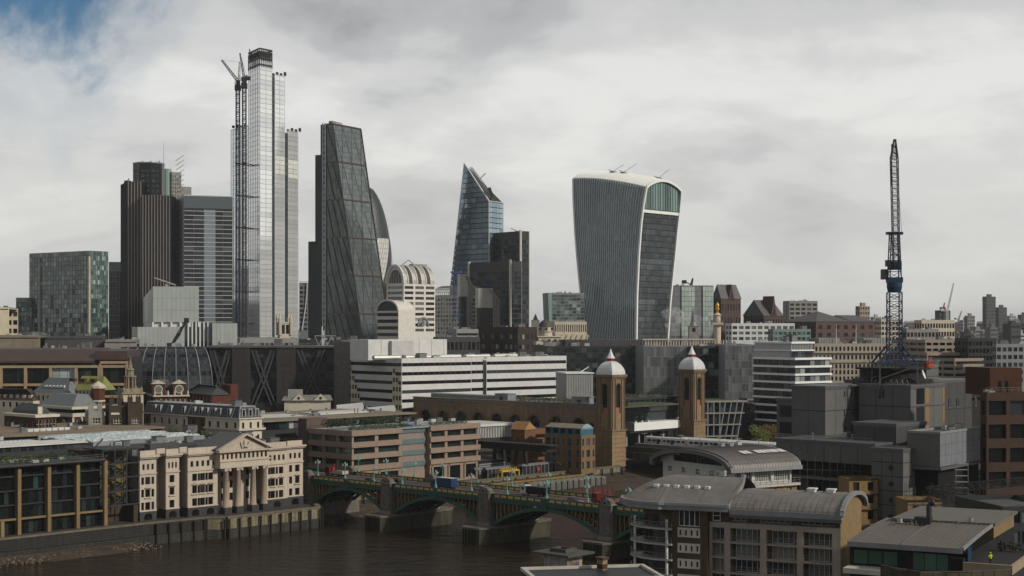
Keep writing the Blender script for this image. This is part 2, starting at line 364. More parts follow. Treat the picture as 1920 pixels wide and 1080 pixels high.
# ------------------------------------------------------------------ river frame: u runs downstream along the bank, v out across the river
RA = 47.2
R0 = Vector((X(262, 441), 441.0, 0.0)); EU = Vector((math.cos(R(RA)), math.sin(R(RA)), 0)); EV = Vector((math.sin(R(RA)), -math.cos(R(RA)), 0))
def rp(u, v, z=0.0): return R0 + EU * u + EV * v + Vector((0, 0, z))
def v_at(px, u):
 k = (px - 960) / F; b = R0 + EU * u
 return (k * b.y - b.x) / (EV.x - k * EV.y)
def u_at(px, v):
 k = (px - 960) / F; b = R0 + EV * v
 return (k * b.y - b.x) / (EU.x - k * EU.y)
def water_material():
 m = bpy.data.materials.new('river_water'); m.use_nodes = True; nd = m.node_tree.nodes; lk = m.node_tree.links; b = nd['Principled BSDF']
 b.inputs['Roughness'].default_value = .1; b.inputs['Specular IOR Level'].default_value = .24; b.inputs['IOR'].default_value = 1.33
 tc = nd.new('ShaderNodeTexCoord')
 n0 = nd.new('ShaderNodeTexNoise'); n0.inputs['Scale'].default_value = .02; n0.inputs['Detail'].default_value = 6; lk.new(tc.outputs['Object'], n0.inputs['Vector'])
 cr = nd.new('ShaderNodeValToRGB'); cr.color_ramp.elements[0].color = (.012, .008, .004, 1); cr.color_ramp.elements[1].color = (.026, .018, .009, 1)
 lk.new(n0.outputs['Fac'], cr.inputs[0]); lk.new(cr.outputs[0], b.inputs['Base Color'])
 mp = nd.new('ShaderNodeMapping'); mp.inputs['Scale'].default_value = (1, 2.2, 1); mp.inputs['Rotation'].default_value = (0, 0, R(25)); lk.new(tc.outputs['Object'], mp.inputs[0])
 hs = []
 for s, d, w in ((.11, 6, 3.2), (.45, 4, .9), (.02, 3, 4.0)):
  n = nd.new('ShaderNodeTexNoise'); n.inputs['Scale'].default_value = s; n.inputs['Detail'].default_value = d; n.inputs['Distortion'].default_value = .4
  lk.new(mp.outputs[0], n.inputs['Vector']); mu = nd.new('ShaderNodeMath'); mu.operation = 'MULTIPLY'; mu.inputs[1].default_value = w; lk.new(n.outputs['Fac'], mu.inputs[0]); hs.append(mu)
 a = nd.new('ShaderNodeMath'); lk.new(hs[0].outputs[0], a.inputs[0]); lk.new(hs[1].outputs[0], a.inputs[1])
 a2 = nd.new('ShaderNodeMath'); lk.new(a.outputs[0], a2.inputs[0]); lk.new(hs[2].outputs[0], a2.inputs[1])
 bp = nd.new('ShaderNodeBump'); bp.inputs['Strength'].default_value = 1.0; bp.inputs['Distance'].default_value = .9; lk.new(a2.outputs[0], bp.inputs['Height']); lk.new(bp.outputs[0], b.inputs['Normal'])
 return m
street = mat('street_paving', (.07, .068, .065), .9, .25, .1)
BANK = [(-30000, 9), (-2, 8), (16, 9.5), (20, 13), (53, 13), (57, 7), (62, -3.5), (81, -6), (84, -9), (225, -9), (236, -14), (30000, -14)]
mb = MB(); mb.prism([rp(u, v)[:2] for u, v in BANK] + [rp(30000, -30000)[:2], rp(-30000, -30000)[:2]], -5, GZ)
struct('ground', mb, street)
SB = 195.0                                # south bank line
mb = MB(); mb.prism([rp(-30000, SB)[:2], rp(30000, SB)[:2], rp(30000, 30000)[:2], rp(-30000, 30000)[:2]], -5, GZ)
struct('south_bank', mb, street)
mb = MB(); mb.face([rp(-30000, -60), rp(-30000, 240), rp(30000, 240), rp(30000, -60)])
struct('river', mb, water_material())
def shore(name, us, v0, v1, z0, seed):
 rnd = random.Random(seed); mb = MB(); n = 14; rows = []
 for i, (u, va, vb) in enumerate(us):
  rows.append([rp(u, va + (vb - va) * j / n, z0 * (1 - j / n) ** 1.3 - .5 * (j / n) + rnd.uniform(-.07, .07)) for j in range(n + 1)])
 for i in range(len(rows) - 1):
  for j in range(n): mb.face([rows[i][j], rows[i][j + 1], rows[i + 1][j + 1], rows[i + 1][j]])
 return struct(name, mb, mat('foreshore_shingle', (.085, .066, .047), .85, .5, .25, bump=.6, bscale=2.0), label='brown shingle foreshore at low water')
shore('foreshore', [(-260 + 8 * i, 8.9, 19 + 3 * math.sin(i * .9) + 2 * math.sin(i * 2.3) - max(0, i - 30) * 3.2) for i in range(34)], 0, 0, 1.7, 3)
shore('foreshore', [(52 + 4 * i, -13, 9 + i * .32 + 1.5 * math.sin(i * .8)) for i in range(60)], 0, 0, 3.2, 4)
stone_m = mat('beach_stone', (.2, .17, .13), .85, .5)
mb = MB(); rnd = random.Random(5)
for i in range(900):
 u = rnd.uniform(-110, -4) if i < 500 else rnd.uniform(58, 200); v = rnd.uniform(10, 17) if i < 500 else rnd.uniform(-6, 12 + (u - 58) * .08)
 z = 1.7 * max(0, 1 - (v - 9) / 10) ** 1.3 - .2 if i < 500 else 3.2 * max(0, 1 - (v + 13) / 24) ** 1.3 - .1
 r = rnd.uniform(.12, .38); p = rp(u, v, max(z, -.1)); mb.lathe(p.x, p.y, [(.01, p.z + r * .7), (r * .8, p.z + r * .4), (r, p.z - .15)], 5, rot=rnd.random())
o = lk_obj('beach_stones', mb.mesh('beach_stones', [stone_m])); o['kind'] = 'stuff'; o['label'] = 'pale stones scattered over the foreshore'; o['category'] = 'stones'
# ------------------------------------------------------------------ river walls
wall_stone = mat('river_wall_stone', (.24, .215, .14), .9, .45, .5, streak=.6, bump=.5, brick=.55)
wet_stone = mat('river_wall_wet', (.03, .029, .02), .7, .5, .4, streak=.7, bump=.5, brick=.55)
pile = mat('timber_pile', (.035, .03, .024), .9, .3)
def river_wall(name, label, pts, fender=None, cap=.5, split=2.6, arches=None, wm=None):
 t = Thing(name, label, 'river wall', rp(*pts[0]), R(RA))
 mb = MB(); wet = MB(); cp = MB()
 def lp(u, v): return (u - pts[0][0], -(v - pts[0][1]))
 for (a, b) in zip(pts[:-1], pts[1:]):
  A, B = lp(*a), lp(*b); L = math.dist(A, B); d = ((B[0] - A[0]) / L, (B[1] - A[1]) / L); n = (d[1], -d[0])
  def q(s, k): return (A[0] + d[0] * s + n[0] * k, A[1] + d[1] * s + n[1] * k)
  mb.prism([q(0, .12), q(L, .12), q(L, 1.3), q(0, 1.3)], split, GZ + .4)
  wet.prism([q(0, .12), q(L, .12), q(L, 1.75), q(0, 1.75)], -2, split)
  cp.prism([q(-.1, .05), q(L + .1, .05), q(L + .1, 1.55), q(-.1, 1.55)], GZ + .4, GZ + .85)
  if fender:
   k = int(L / fender); f = MB()
   for i in range(k + 1):
    s = i * L / max(k, 1); p0 = q(s, 2.0); t.inst('fender_pile', FEND, (p0[0], p0[1], 0))
 t.part('stone_face', mb, wm or wall_stone); t.part('wet_base', wet, wet_stone); t.part('coping', cp, mat('coping_stone', (.17, .15, .11), .85, .3))
 return t
m_ = MB(); m_.box(-.22, -.22, -2, .22, .22, GZ - .1); m_.box(-.3, -.3, GZ - .1, .3, .3, GZ + .15)
FEND = m_.mesh('fender_pile', [pile])
river_wall('embankment_wall', 'long dark river wall below the glass block at far left', [(-260, 9.05), (-1.5, 8.1)], wm=mat('river_wall_dark', (.026, .024, .02), .9, .4, .3, streak=.6, brick=.5))
river_wall('embankment_wall', 'dark arched river wall under the left end of the stone palace', [(-1.2, 8.2), (14.6, 9.5)], fender=3.6, wm=mat('river_wall_dark', (.05, .047, .04), .9))
river_wall('embankment_wall', 'yellow green river wall with black timber fenders in front of the portico', [(15.2, 9.6), (19.6, 13.1), (53, 13.1), (57, 7.1)], fender=3.4)
river_wall('embankment_wall', 'dark river wall beneath the wharf downstream of the bridge', [(84, -8.9), (224, -8.9)], fender=6, split=3.6)
t = river_wall('embankment_wall', 'south river wall below the riverside flats', [(400, SB - .1), (-300, SB - .1)], split=3.0)
# ------------------------------------------------------------------ road bridge
bg_green = mat('bridge_green', (.05, .125, .10), .55, .2, .4); bg_dark = mat('bridge_dark', (.02, .04, .032), .7, .3)
bg_yel = mat('bridge_yellow', (.58, .40, .15), .6, .22, .6); bg_tan = mat('bridge_tan', (.27, .19, .085), .7, .3)
granite = mat('pier_granite', (.19, .172, .145), .85, .35, .6, streak=.5, bump=.4, brick=.7); granite_l = mat('pier_moulding', (.25, .23, .2), .85, .3)
moss = mat('pier_base_mossy', (.085, .083, .045), .85, .5, .35, streak=.6, bump=.5, brick=.6); wetp = mat('pier_base_wet', (.014, .013, .010), .5, .4)
tarmac = mat('road_tarmac', (.12, .082, .078), .9, .2, .3); pave = mat('bridge_paving', (.17, .16, .15), .9, .2, .5)
U0, U1, DZ = 63.5, 81.0, 12.5
VP = [v_at(577, U0), v_at(728, U0), v_at(912, U0), v_at(1140, U0)]
VP += [VP[3] + (VP[2] - VP[1]), VP[3] + (VP[2] - VP[0])]
BR = Thing('road_bridge', 'green and yellow iron arch bridge with granite piers over the river', 'bridge', rp(U0, 0, 0), R(RA))
def bl(u, v, z): return (u - U0, -v, z)
VA, VB = VP[0] - 75, SB + 40
mb = MB(); mb.box(.5, -VA, DZ - 1.0, U1 - U0 - .5, -VB, DZ - .16); BR.part('deck', mb, bg_dark)
mb = MB(); mb.box(2.9, -VA, DZ - .16, U1 - U0 - 2.9, -VB, DZ); BR.part('carriageway', mb, tarmac)
for a, b in ((.5, 2.9), (U1 - U0 - 2.9, U1 - U0 - .5)):
 mb = MB(); mb.box(a, -VA, DZ - .16, b, -VB, DZ + .13); BR.part('pavement', mb, pave)
mb = MB(); mb.box(-.07, -2.2, 0, .07, 0, .006); LM = mb.mesh('lane_marking', [mat('road_paint', (.6, .6, .57), .8)]); k = VA
while k < VB: BR.inst('lane_marking', LM, ((U1 - U0) / 2, -k, DZ)); k += 4.5
mb = MB(); mb.box(.3, -(VP[0] - .6), GZ - .2, U1 - U0 - .3, -VA, DZ - 1.0); BR.part('approach_wall', mb, granite)
mpan = MB(); mpan.box(-.03, -.9, 0, .03, .9, .62); MP_ = mpan.mesh('parapet_panel', [bg_yel])
for iu, (uu, sgn) in enumerate(((0, -1), (U1 - U0, 1))):
 lo = uu - .35 * sgn
 mb = MB(); mb.box(uu + .25 * sgn, -VA, DZ - 1.15, uu - .5 * sgn, -VB, DZ - .2); mb.box(uu + .45 * sgn, -VA, DZ - .2, uu - .45 * sgn, -VB, DZ + .08)
 BR.part('cornice_girder', mb, bg_green)
 mb = MB(); mb.box(uu + .1 * sgn, -VA, DZ + .08, uu - .2 * sgn, -VB, DZ + 1.12); mb.box(uu + .2 * sgn, -VA, DZ + 1.12, uu - .3 * sgn, -VB, DZ + 1.3)
 BR.part('parapet', mb, bg_green)
 for i in range(len(VP) - 1):
  n = int((VP[i + 1] - VP[i] - 5) / 2.45)
  for kx in range(n):
   v = VP[i] + 2.9 + (VP[i + 1] - VP[i] - 5.8) * (kx + .5) / n
   for s2 in (.125, -.225): BR.inst('parapet_panel', MP_, (uu + s2 * sgn, -v, DZ + .32))
SPR, CRN = 5.6, 11.2
for i in range(len(VP) - 1):
 va, vb = VP[i] + 2.2, VP[i + 1] - 2.2; N = 20
 def zr(v): q = (v - va) / (vb - va) * 2 - 1; return SPR + (CRN - SPR) * (1 - q * q)
 for r in range(6):
  u = .35 + (U1 - U0 - .7) * r / 5; mb = MB(); w = .3
  for k in range(N):
   v0, v1 = va + (vb - va) * k / N, va + (vb - va) * (k + 1) / N
   z0, z1 = zr(v0), zr(v1); th = 1.0
   mb.raw([(u - w, -v0, z0 - th), (u + w, -v0, z0 - th), (u + w, -v0, z0), (u - w, -v0, z0), (u - w, -v1, z1 - th), (u + w, -v1, z1 - th), (u + w, -v1, z1), (u - w, -v1, z1)],
                   [(0, 1, 5, 4), (1, 2, 6, 5), (2, 3, 7, 6), (3, 0, 4, 7)])
  BR.part('arch_rib', mb, bg_green if r in (0, 5) else bg_dark)
 ns = int((vb - va) / 1.5)
 for r in (0, 5):
  u = .35 + (U1 - U0 - .7) * r / 5
  for k in range(1, ns):
   v = va + (vb - va) * k / ns; z0 = zr(v)
   if DZ - 1.1 - z0 > .45:
    mb = MB(); mb.bar((u, -v, z0 - .1), (u, -v, DZ - 1.1), .22, .3)
    if DZ - 1.1 - z0 > 1.6:
     v2 = va + (vb - va) * (k + (1 if v < (va + vb) / 2 else -1)) / ns; mb.bar((u, -v, z0 + .3), (u, -v2, DZ - 1.3), .1)
    BR.part('spandrel_post', mb, bg_tan)
 mb = MB()
 for k in range(1, 9):
  v = va + (vb - va) * k / 9; mb.bar((.5, -v, zr(v) - .5), (U1 - U0 - .5, -v, zr(v) - .5), .3, .5)
 BR.part('cross_beam', mb, bg_dark)
 v = (va + vb) / 2; mb = MB(); mb.box(-.45, -v - .75, DZ - 1.7, -.2, -v + .75, DZ + 1.2); mb.box(-.52, -v - .5, DZ - 1.3, -.45, -v + .5, DZ - .2, 1); BR.part('crown_bracket', mb, [bg_green, bg_green])
for i, v in enumerate(VP):
 abut = i in (0, len(VP) - 1)
 body = MB(); body.box(-.9, -v - 2.3, 4.6, U1 - U0 + .9, -v + 2.3, DZ - 1.0)
 for uu, s in ((-1.15, 1), (U1 - U0 + 1.15, -1)):
  u2 = uu + 1.9 * s
  body.box(uu, -v - 1.9, 4.6, u2, -v + 1.9, DZ + 1.5)
  prof = [(-1.9, DZ + 1.5)] + [(-1.9 * math.cos(math.pi * k / 10), DZ + 1.5 + 1.35 * math.sin(math.pi * k / 10)) for k in range(1, 10)] + [(1.9, DZ + 1.5)]
  lo = [(uu, -v + a, z) for a, z in prof]; hi = [(u2, -v + a, z) for a, z in prof]; n = len(prof)
  body.raw(lo + hi, [(k, k + 1, n + k + 1, n + k) for k in range(n - 1)] + [tuple(range(n)), tuple(range(2 * n - 1, n - 1, -1))])
 pier = BR.part('pier', body, granite)
 tr = MB()
 for uu, s in ((-1.15, -1), (U1 - U0 + 1.15, 1)):
  tr.box(uu + .35 * s, -v - 2.15, DZ + 1.2, uu - 1.9 * s - .2 * s, -v + 2.15, DZ + 1.5)
  tr.box(uu + .4 * s, -v - 2.35, 4.6, uu - .3 * s, -v + 2.35, 5.6)
  for a, b, z0, z1 in ((-1.2, -1.0, 6.6, DZ - .2), (1.0, 1.2, 6.6, DZ - .2), (-1.0, 1.0, 6.4, 6.6), (-1.0, 1.0, DZ - .2, DZ)): tr.box(uu + .14 * s, -v + a, z0, uu, -v + b, z1)
  tr.tube((uu, -v, DZ + 1.75), (uu + .2 * s, -v, DZ + 1.75), .75, n=14); tr.tube((uu + .2 * s, -v, DZ + 1.75), (uu + .21 * s, -v, DZ + 1.75), .45, n=12, mi=1)
 BR.part('pier_moulding', tr, [granite_l, bg_dark], pier)
 if not abut:
  ba = MB(); e = U1 - U0
  ba.prism([(-6.2, -v - 3.2), (-6.2, -v + 3.2), (-4, -v + 4.4), (e + 4, -v + 4.4), (e + 7.2, -v + 2), (e + 7.2, -v - 2), (e + 4, -v - 4.4), (-4, -v - 4.4)], -3, 4.2)
  BR.part('pier_base', ba, moss, pier)
  ca = MB(); ca.prism([(-6.5, -v - 3.4), (-6.5, -v + 3.4), (-4.2, -v + 4.7), (e + 4.2, -v + 4.7), (e + 7.5, -v + 2.2), (e + 7.5, -v - 2.2), (e + 4.2, -v - 4.7), (-4.2, -v - 4.7)], 4.2, 4.7)
  BR.part('pier_ledge', ca, granite, pier)
  fe = MB()
  for k in range(6): fe.box(-6.45, -v - 2.9 + k * 1.1, -2, -6.2, -v - 2.5 + k * 1.1, 4.1)
  BR.part('pier_fender', fe, wetp, pier)
 else:
  ab = MB(); s = -1 if i == 0 else 1
  ab.box(-1.6, -v - 2.6, -3, U1 - U0 + 1.6, -v + 2.6, 4.6); BR.part('abutment', ab, granite, pier)
lamp_g = mat('lamp_green', (.16, .30, .26), .5, .15); lamp_w = mat('lantern_glass', (.55, .6, .56), .3, .1)
mb = MB(); mb.lathe(0, 0, [(.42, 0), (.42, .5), (.26, .7), (.2, 1.2), (.13, 1.5), (.1, 4.1), (.05, 4.4)], 8)
for a in range(3):
 c, s = math.cos(a * 2.094), math.sin(a * 2.094); mb.bar((0, 0, 3.5), (c * .75, s * .75, 3.75), .08); mb.bar((c * .75, s * .75, 3.75), (c * .75, s * .75, 3.95), .08)
LP_POST = mb.mesh('lamp_post', [lamp_g])
mb = MB()
mb.lathe(0, 0, [(.08, 0), (.2, .12), (.24, .42), (.26, .44)], 6, 0); mb.lathe(0, 0, [(.3, .42), (.12, .62), (.03, .78)], 6, 1)
LP_LAN = mb.mesh('lantern', [lamp_w, lamp_g])
def bridge_lamp(px, u, label):
 v = v_at(px, u); t = Thing('street_lamp', label, 'street lamp', rp(u, v, DZ + 1.3), R(RA), 'lamp standards on the bridge parapets')
 t.inst('lamp_post', LP_POST, (0, 0, 0)); t.inst('lantern', LP_LAN, (0, 0, 4.35))
 for a in range(3): t.inst('lantern', LP_LAN, (math.cos(a * 2.094) * .75, math.sin(a * 2.094) * .75, 3.9))
ords = ['first', 'second', 'third', 'fourth', 'fifth', 'sixth', 'seventh', 'eighth', 'ninth', 'tenth', 'eleventh']
for i, px in enumerate([596, 647, 701, 754, 817, 884, 951, 1025, 1102, 1179]): bridge_lamp(px, U0 + .05, ords[i] + ' green lamp standard from the left on the near bridge parapet')
for i, px in enumerate([672, 724, 777, 830, 895, 960, 1029, 1100]): bridge_lamp(px, U1 - .05, ords[i] + ' green lamp standard from the left on the far bridge parapet')
# ------------------------------------------------------------------ vehicles on the bridge
tyre = mat('tyre_rubber', (.012, .012, .012), .8, .1); v_glass = glass('vehicle_glass', (.012, .014, .016), (.03, .035, .04), 1.5); chrome = mat('wheel_rim', (.3, .3, .3), .4, .1, metal=.6)
lightm = mat('headlight_lens', (.6, .6, .55), .2, .05); tail = mat('tail_lamp', (.35, .02, .015), .3, .05)
mb = MB(); mb.tube((0, -.14, 0), (0, .14, 0), .5, n=14, mi=0); mb.tube((0, -.15, 0), (0, .15, 0), .27, n=10, mi=1)
WHEEL = mb.mesh('wheel', [tyre, chrome])
def wheels(t, xs, w, r):
 for x in xs:
  for y in (-w, w): t.inst('wheel', WHEEL, (x, y, r), 0, (r / .5, 1, r / .5))
def vehicle(name, label, px, u, flip=False):
 v = v_at(px, u); return Thing(name, label, name.split('_')[-1], rp(u, v, DZ + .004), R(RA) + (math.pi / 2 if flip else -math.pi / 2))
def profile_body(prof, w, taper=None):
 mb = MB(); n = len(prof)
 a = [(x, -w * (taper[i] if taper else 1), z) for i, (x, z) in enumerate(prof)]; b = [(x, w * (taper[i] if taper else 1), z) for i, (x, z) in enumerate(prof)]
 mb.raw(a + b, [(i, (i + 1) % n, n + (i + 1) % n, n + i)[::-1] for i in range(n)] + [tuple(range(n)), tuple(range(2 * n - 1, n - 1, -1))]); return mb
def lorry(label, px, u, cabc, L, bed, bedc, flip=False, crane=False, H=3.2):
 t = vehicle('lorry', label, px, u, flip)
 cm = mat('cab_' + str(cabc), cabc, .35, .1, spec=.5); bm = mat('bed_' + str(bedc), bedc, .5, .2)
 x0 = L / 2; cab = profile_body([(x0 - 2, .55), (x0, .55), (x0, 1.5), (x0 - .25, 2.75), (x0 - .6, 2.95), (x0 - 2, 2.95)], 1.2); t.part('cab', cab, cm)
 wm = MB(); wm.box(x0 - .14, -1.1, 1.6, x0 + .0, 1.1, 2.5); wm.box(x0 - 1.4, -1.23, 1.6, x0 - .5, 1.23, 2.45); t.part('cab_window', wm, v_glass)
 ch = MB(); ch.box(-L / 2, -.5, .6, x0 - 2, .5, .95); ch.box(-L / 2 + .5, -1.0, .45, -L / 2 + 1.2, 1.0, .6); t.part('chassis', ch, tyre)
 bb = MB()
 if bed == 'box': bb.box(-L / 2, -1.25, 1.0, x0 - 2.2, 1.25, H + .5); bb.box(-L / 2 + .05, -1.28, H + .5, x0 - 2.25, 1.28, H + .56, 1)
 elif bed == 'flat':
  bb.box(-L / 2, -1.25, .95, x0 - 2.3, 1.25, 1.15); bb.box(-L / 2, -1.25, 1.15, x0 - 3.4, -1.17, 2.0); bb.box(-L / 2, 1.17, 1.15, x0 - 3.4, 1.25, 2.0); bb.box(-L / 2, -1.17, 1.15, -L / 2 + .08, 1.17, 2.0); bb.box(-L / 2 + .3, -1, 1.15, x0 - 3.6, 1, 1.8)
 else:
  bb.raw([(-L / 2, -1.0, 1), (x0 - 2.3, -1.0, 1), (x0 - 2.3, 1.0, 1), (-L / 2, 1.0, 1), (-L / 2 - .3, -1.25, H), (x0 - 2.1, -1.25, H), (x0 - 2.1, 1.25, H), (-L / 2 - .3, 1.25, H)],
               [(0, 3, 2, 1), (0, 1, 5, 4), (1, 2, 6, 5), (2, 3, 7, 6), (3, 0, 4, 7), (4, 5, 6, 7)])
  for k in range(6): x = -L / 2 + .4 + k * (L - 3.2) / 5; bb.box(x - .06, -1.24, 1.1, x + .06, 1.24, H - .05)
 t.part('load_bed', bb, [bm, mat('lorry_roof_pale', (.5, .5, .5), .6)])
 if crane:
  cr = MB(); cr.bar((x0 - 2.7, 0, 1.1), (x0 - 2.7, 0, 2.9), .35); cr.bar((x0 - 2.7, 0, 2.9), (x0 - 3.3, .1, 3.9), .28); cr.bar((x0 - 3.3, .1, 3.9), (x0 - 2.2, 0, 3.0), .22); t.part('loader_crane', cr, mat('crane_red', (.42, .04, .02), .5))
 hl = MB(); [hl.box(x0, s * .95 - .16, .8, x0 + .04, s * .95 + .16, 1.02) for s in (-1, 1)]; t.part('headlight', hl, lightm)
 wheels(t, [x0 - 1.1, -L / 2 + 1.1, -L / 2 + 2.3], 1.05, .5); return t
def car(name, label, px, u, col, flip=False, tall=0.0, L=4.5):
 t = vehicle(name, label, px, u, flip); cm = mat('paint_' + str(col), col, .25, .06, spec=.6); h = L / 2
 t.part('body', profile_body([(-h, .35), (h, .35), (h, .7), (h - .15, .85), (h - 1.2, .98), (-h + .15, 1.02), (-h, .8)], .88), cm)
 t.part('cabin', profile_body([(-h + .2, 1.0), (h - 1.25, .97), (h - 2.0, 1.5 + tall), (-h + .9, 1.52 + tall), (-h + .4, 1.35 + tall)], .86, [1, 1, .82, .82, .86]), v_glass)
 rf = MB(); rf.box(-h + .8, -.7, 1.5 + tall, h - 2.0, .7, 1.56 + tall); [rf.bar((x, s * .86, 1.0), (x + dx, s * .72, 1.5 + tall), .07) for s in (-1, 1) for x, dx in ((-h + .35, .3), (-.1, -.05), (h - 1.3, -.7))]
 t.part('roof', rf, cm)
 hl = MB(); [hl.box(h, s * .62 - .14, .58, h + .03, s * .62 + .14, .72) for s in (-1, 1)]; t.part('headlight', hl, lightm)
 tl = MB(); [tl.box(-h - .03, s * .68 - .1, .62, -h, s * .68 + .1, .82) for s in (-1, 1)]; t.part('tail_light', tl, tail)
 wheels(t, [h - .85, -h + .85], .8, .33); return t
lorry('red flatbed lorry with loader crane and pale load at the left end of the bridge', 631, 75, (.18, .02, .015), 8.5, 'flat', (.45, .42, .36), flip=True, crane=True)
lorry('blue box lorry crossing the bridge past the second lamp group', 832, 70, (.015, .06, .16), 8.6, 'box', (.018, .06, .15), flip=True, H=3.0)
lorry('dark tipper lorry with white cab in the middle of the bridge', 1003, 75, (.5, .5, .48), 9.0, 'tip', (.02, .025, .04), flip=True, H=2.7)
lorry('red lorry half hidden behind the right hand granite pier', 1136, 72, (.16, .02, .02), 8.2, 'flat', (.2, .1, .08), flip=True, H=2.6)
car('taxi', 'black taxi with pink sides between the tipper lorry and the red lorry', 1078, 68.5, (.17, .07, .12), tall=.2)
car('car', 'black car behind the near parapet left of the first granite pier', 697, 68.5, (.012, .012, .014))
car('car', 'dark grey car just right of the first granite pier', 742, 74, (.05, .055, .06), flip=True)
car('car', 'silver car at the foot of the second granite pier', 900, 75, (.3, .3, .3), flip=True)
t = car('van', 'dark blue van at the right end of the bridge beside the flats', 1178, 70, (.012, .03, .07), tall=.75, L=5.2)
# ------------------------------------------------------------------ the cluster of towers
def tri_grid(): pass
g_dark = glass('glass_black', (.005, .006, .007), (.045, .055, .058), 5, .1, spec=.35)
g_navy = glass('glass_navy', (.008, .011, .015), (.06, .075, .085), 4, .1, spec=.45)
g_wedge = glass('glass_wedge', (.17, .20, .197), (.25, .285, .28), 1.0, .05, metal=.6, spec=.9, warp=.02)  # lighter copy for the sloping front, its bright reflection put into the colour
g_wside = glass('glass_wedge_side', (.020, .032, .032), (.05, .07, .068), 1.2, .07, metal=.1, spec=.7, warp=.02)  # darker copy for the side face, its dimmer light put into the colour
g_green = glass('glass_green', (.018, .040, .035), (.24, .33, .29), 3.6, .06, spec=.8, warp=.05)
g_teal = glass('glass_teal', (.028, .043, .041), (.16, .21, .195), 1.9, .06, metal=.25, spec=.9, warp=.04)
g_blue = glass('glass_blue', (.16, .22, .27), (.30, .38, .43), 1.2, .06, metal=.5, spec=.8, warp=.03)
steel_w = mat('steel_white', (.66, .67, .66), .45, .1); steel_g = mat('steel_grey', (.26, .27, .28), .5, .15); steel_d = mat('steel_dark', (.045, .048, .05), .55, .2)
conc = mat('concrete', (.30, .29, .27), .85, .2); pale_stone = mat('stone_pale', (.52, .47, .39), .85, .2, streak=.45); brown = mat('granite_brown', (.10, .075, .062), .7, .2)
def face_frame(A, B):
 d = Vector((B[0] - A[0], B[1] - A[1])); L = d.length; return (d.x / L, d.y / L), L
def silver_tower():
 Y = 1340.0; t = Thing('skyscraper', 'tallest silver glass skyscraper with a dark unfinished crown', 'skyscraper', (X(490, Y), Y, GZ))
 o = t.loc
 gl = glass('silver_glass', (.76, .79, .79), (.95, .96, .95), 1.0, .16, metal=.6, spec=.6, warp=.03)
 gs = glass('silver_glass_slot', (.10, .13, .14), (.26, .30, .32), 1.2, .1, metal=.4, spec=.6, warp=.03)
 gt = mat('silver_spandrel', (.62, .65, .65), .25, .06, metal=.6); lou = mat('louvre_cream', (.62, .63, .60), .5)
 def L2(px, Yy): return (X(px, Yy) - o.x, Yy - o.y)
 slabs = [([(433, 1382), (466, 1350)], 238, gl), ([(466, 1350), (487, 1326)], 112, gl), ([(487, 1326), (510, 1338)], 112, gl), ([(510, 1343), (515, 1345)], 142, gs),
             ([(515, 1340), (534, 1352)], 140, gl), ([(534, 1359), (540, 1361)], 248, gs), ([(540, 1355), (559, 1368)], 245, gl)]
 fh = 4.0
 for (pa, pb), ytop, g in slabs:
  A, B = L2(*pa), L2(*pb); d, L = face_frame(A, B); n = (d[1], -d[0]); zt = Z(ytop, (pa[1] + pb[1]) / 2) - o.z
  mb = MB(); poly = [(A[0] - n[0] * .35, A[1] - n[1] * .35), (B[0] - n[0] * .35, B[1] - n[1] * .35), L2(pb[0] - 1, 1396), L2(max(pa[0], 468) + 1, 1396)]
  mb.prism(poly, 0, zt - .3); core = t.part('tower_slab', mb, gt)
  k = 0; z = zt - 1.2 - fh
  plain = 28 if ytop < 150 else 4
  fl = MB(); rows = []
  while z > 24:
   mech = abs((Z(315, 1345) - o.z) - z) < 8 and pa[0] >= 515
   if zt - z < plain: pass
   h = fh - .32
   q = MB(); P0 = (A[0] + n[0] * -.0, A[1]);
   def c(a, k2, zz): return (A[0] + d[0] * a + n[0] * k2, A[1] + d[1] * a + n[1] * k2, zz)
   q.raw([c(0.15, 0, z), c(L - .15, 0, z), c(L - .15, 0, z + h), c(.15, 0, z + h), c(.15, -.3, z), c(L - .15, -.3, z), c(L - .15, -.3, z + h), c(.15, -.3, z + h)],
                  [(0, 1, 2, 3), (3, 2, 6, 7), (4, 5, 1, 0), (4, 0, 3, 7), (1, 5, 6, 2)])
   t.part('glass_storey', q, lou if mech else g)
   z -= fh; k += 1
  nm = max(2, int(L / 5.0)); fins = MB()
  for i in range(nm + 1):
   a = L * i / nm; fins.bar(c(a, .12, 20), c(a, .12, zt), .22, .25)
  t.part('mullion', fins, gt, kind='stuff')
 cr = MB(); A, B, C = L2(466, 1350), L2(487, 1326), L2(510, 1338); za, zb = Z(128, 1335) - o.z, Z(93, 1335) - o.z; zc = Z(112, 1335) - o.z
 Dq = (C[0] + A[0] - B[0], C[1] + A[1] - B[1])
 ring = [A, B, C, Dq]
 for i in range(4):
  p, q = ring[i], ring[(i + 1) % 4]
  for zz in (za + 2, (za + zb) / 2, zb - 3, zb - .6): cr.bar((*p, zz), (*q, zz), 1.0, 1.3)
  for k in range(6):
   w = (p[0] + (q[0] - p[0]) * k / 6, p[1] + (q[1] - p[1]) * k / 6); cr.bar((*w, za), (*w, zb - (1.5 if k else 2.5)), .8)
   w2 = (p[0] + (q[0] - p[0]) * (k + 1) / 6, p[1] + (q[1] - p[1]) * (k + 1) / 6)
   cr.bar((*w, (za + zb) / 2), (*w2, zb - 2), .5)
 sh = lambda p, f: (p[0] * f + (1 - f) * (A[0] + C[0]) / 2, p[1] * f + (1 - f) * (A[1] + C[1]) / 2)
 cr.prism([sh(p, .8) for p in ring], za, zb - 3); cr.tube((*sh(A, .9), zb - 2), (*sh(A, .9), zb + 3), .5)
 t.part('crown_frame', cr, steel_d)
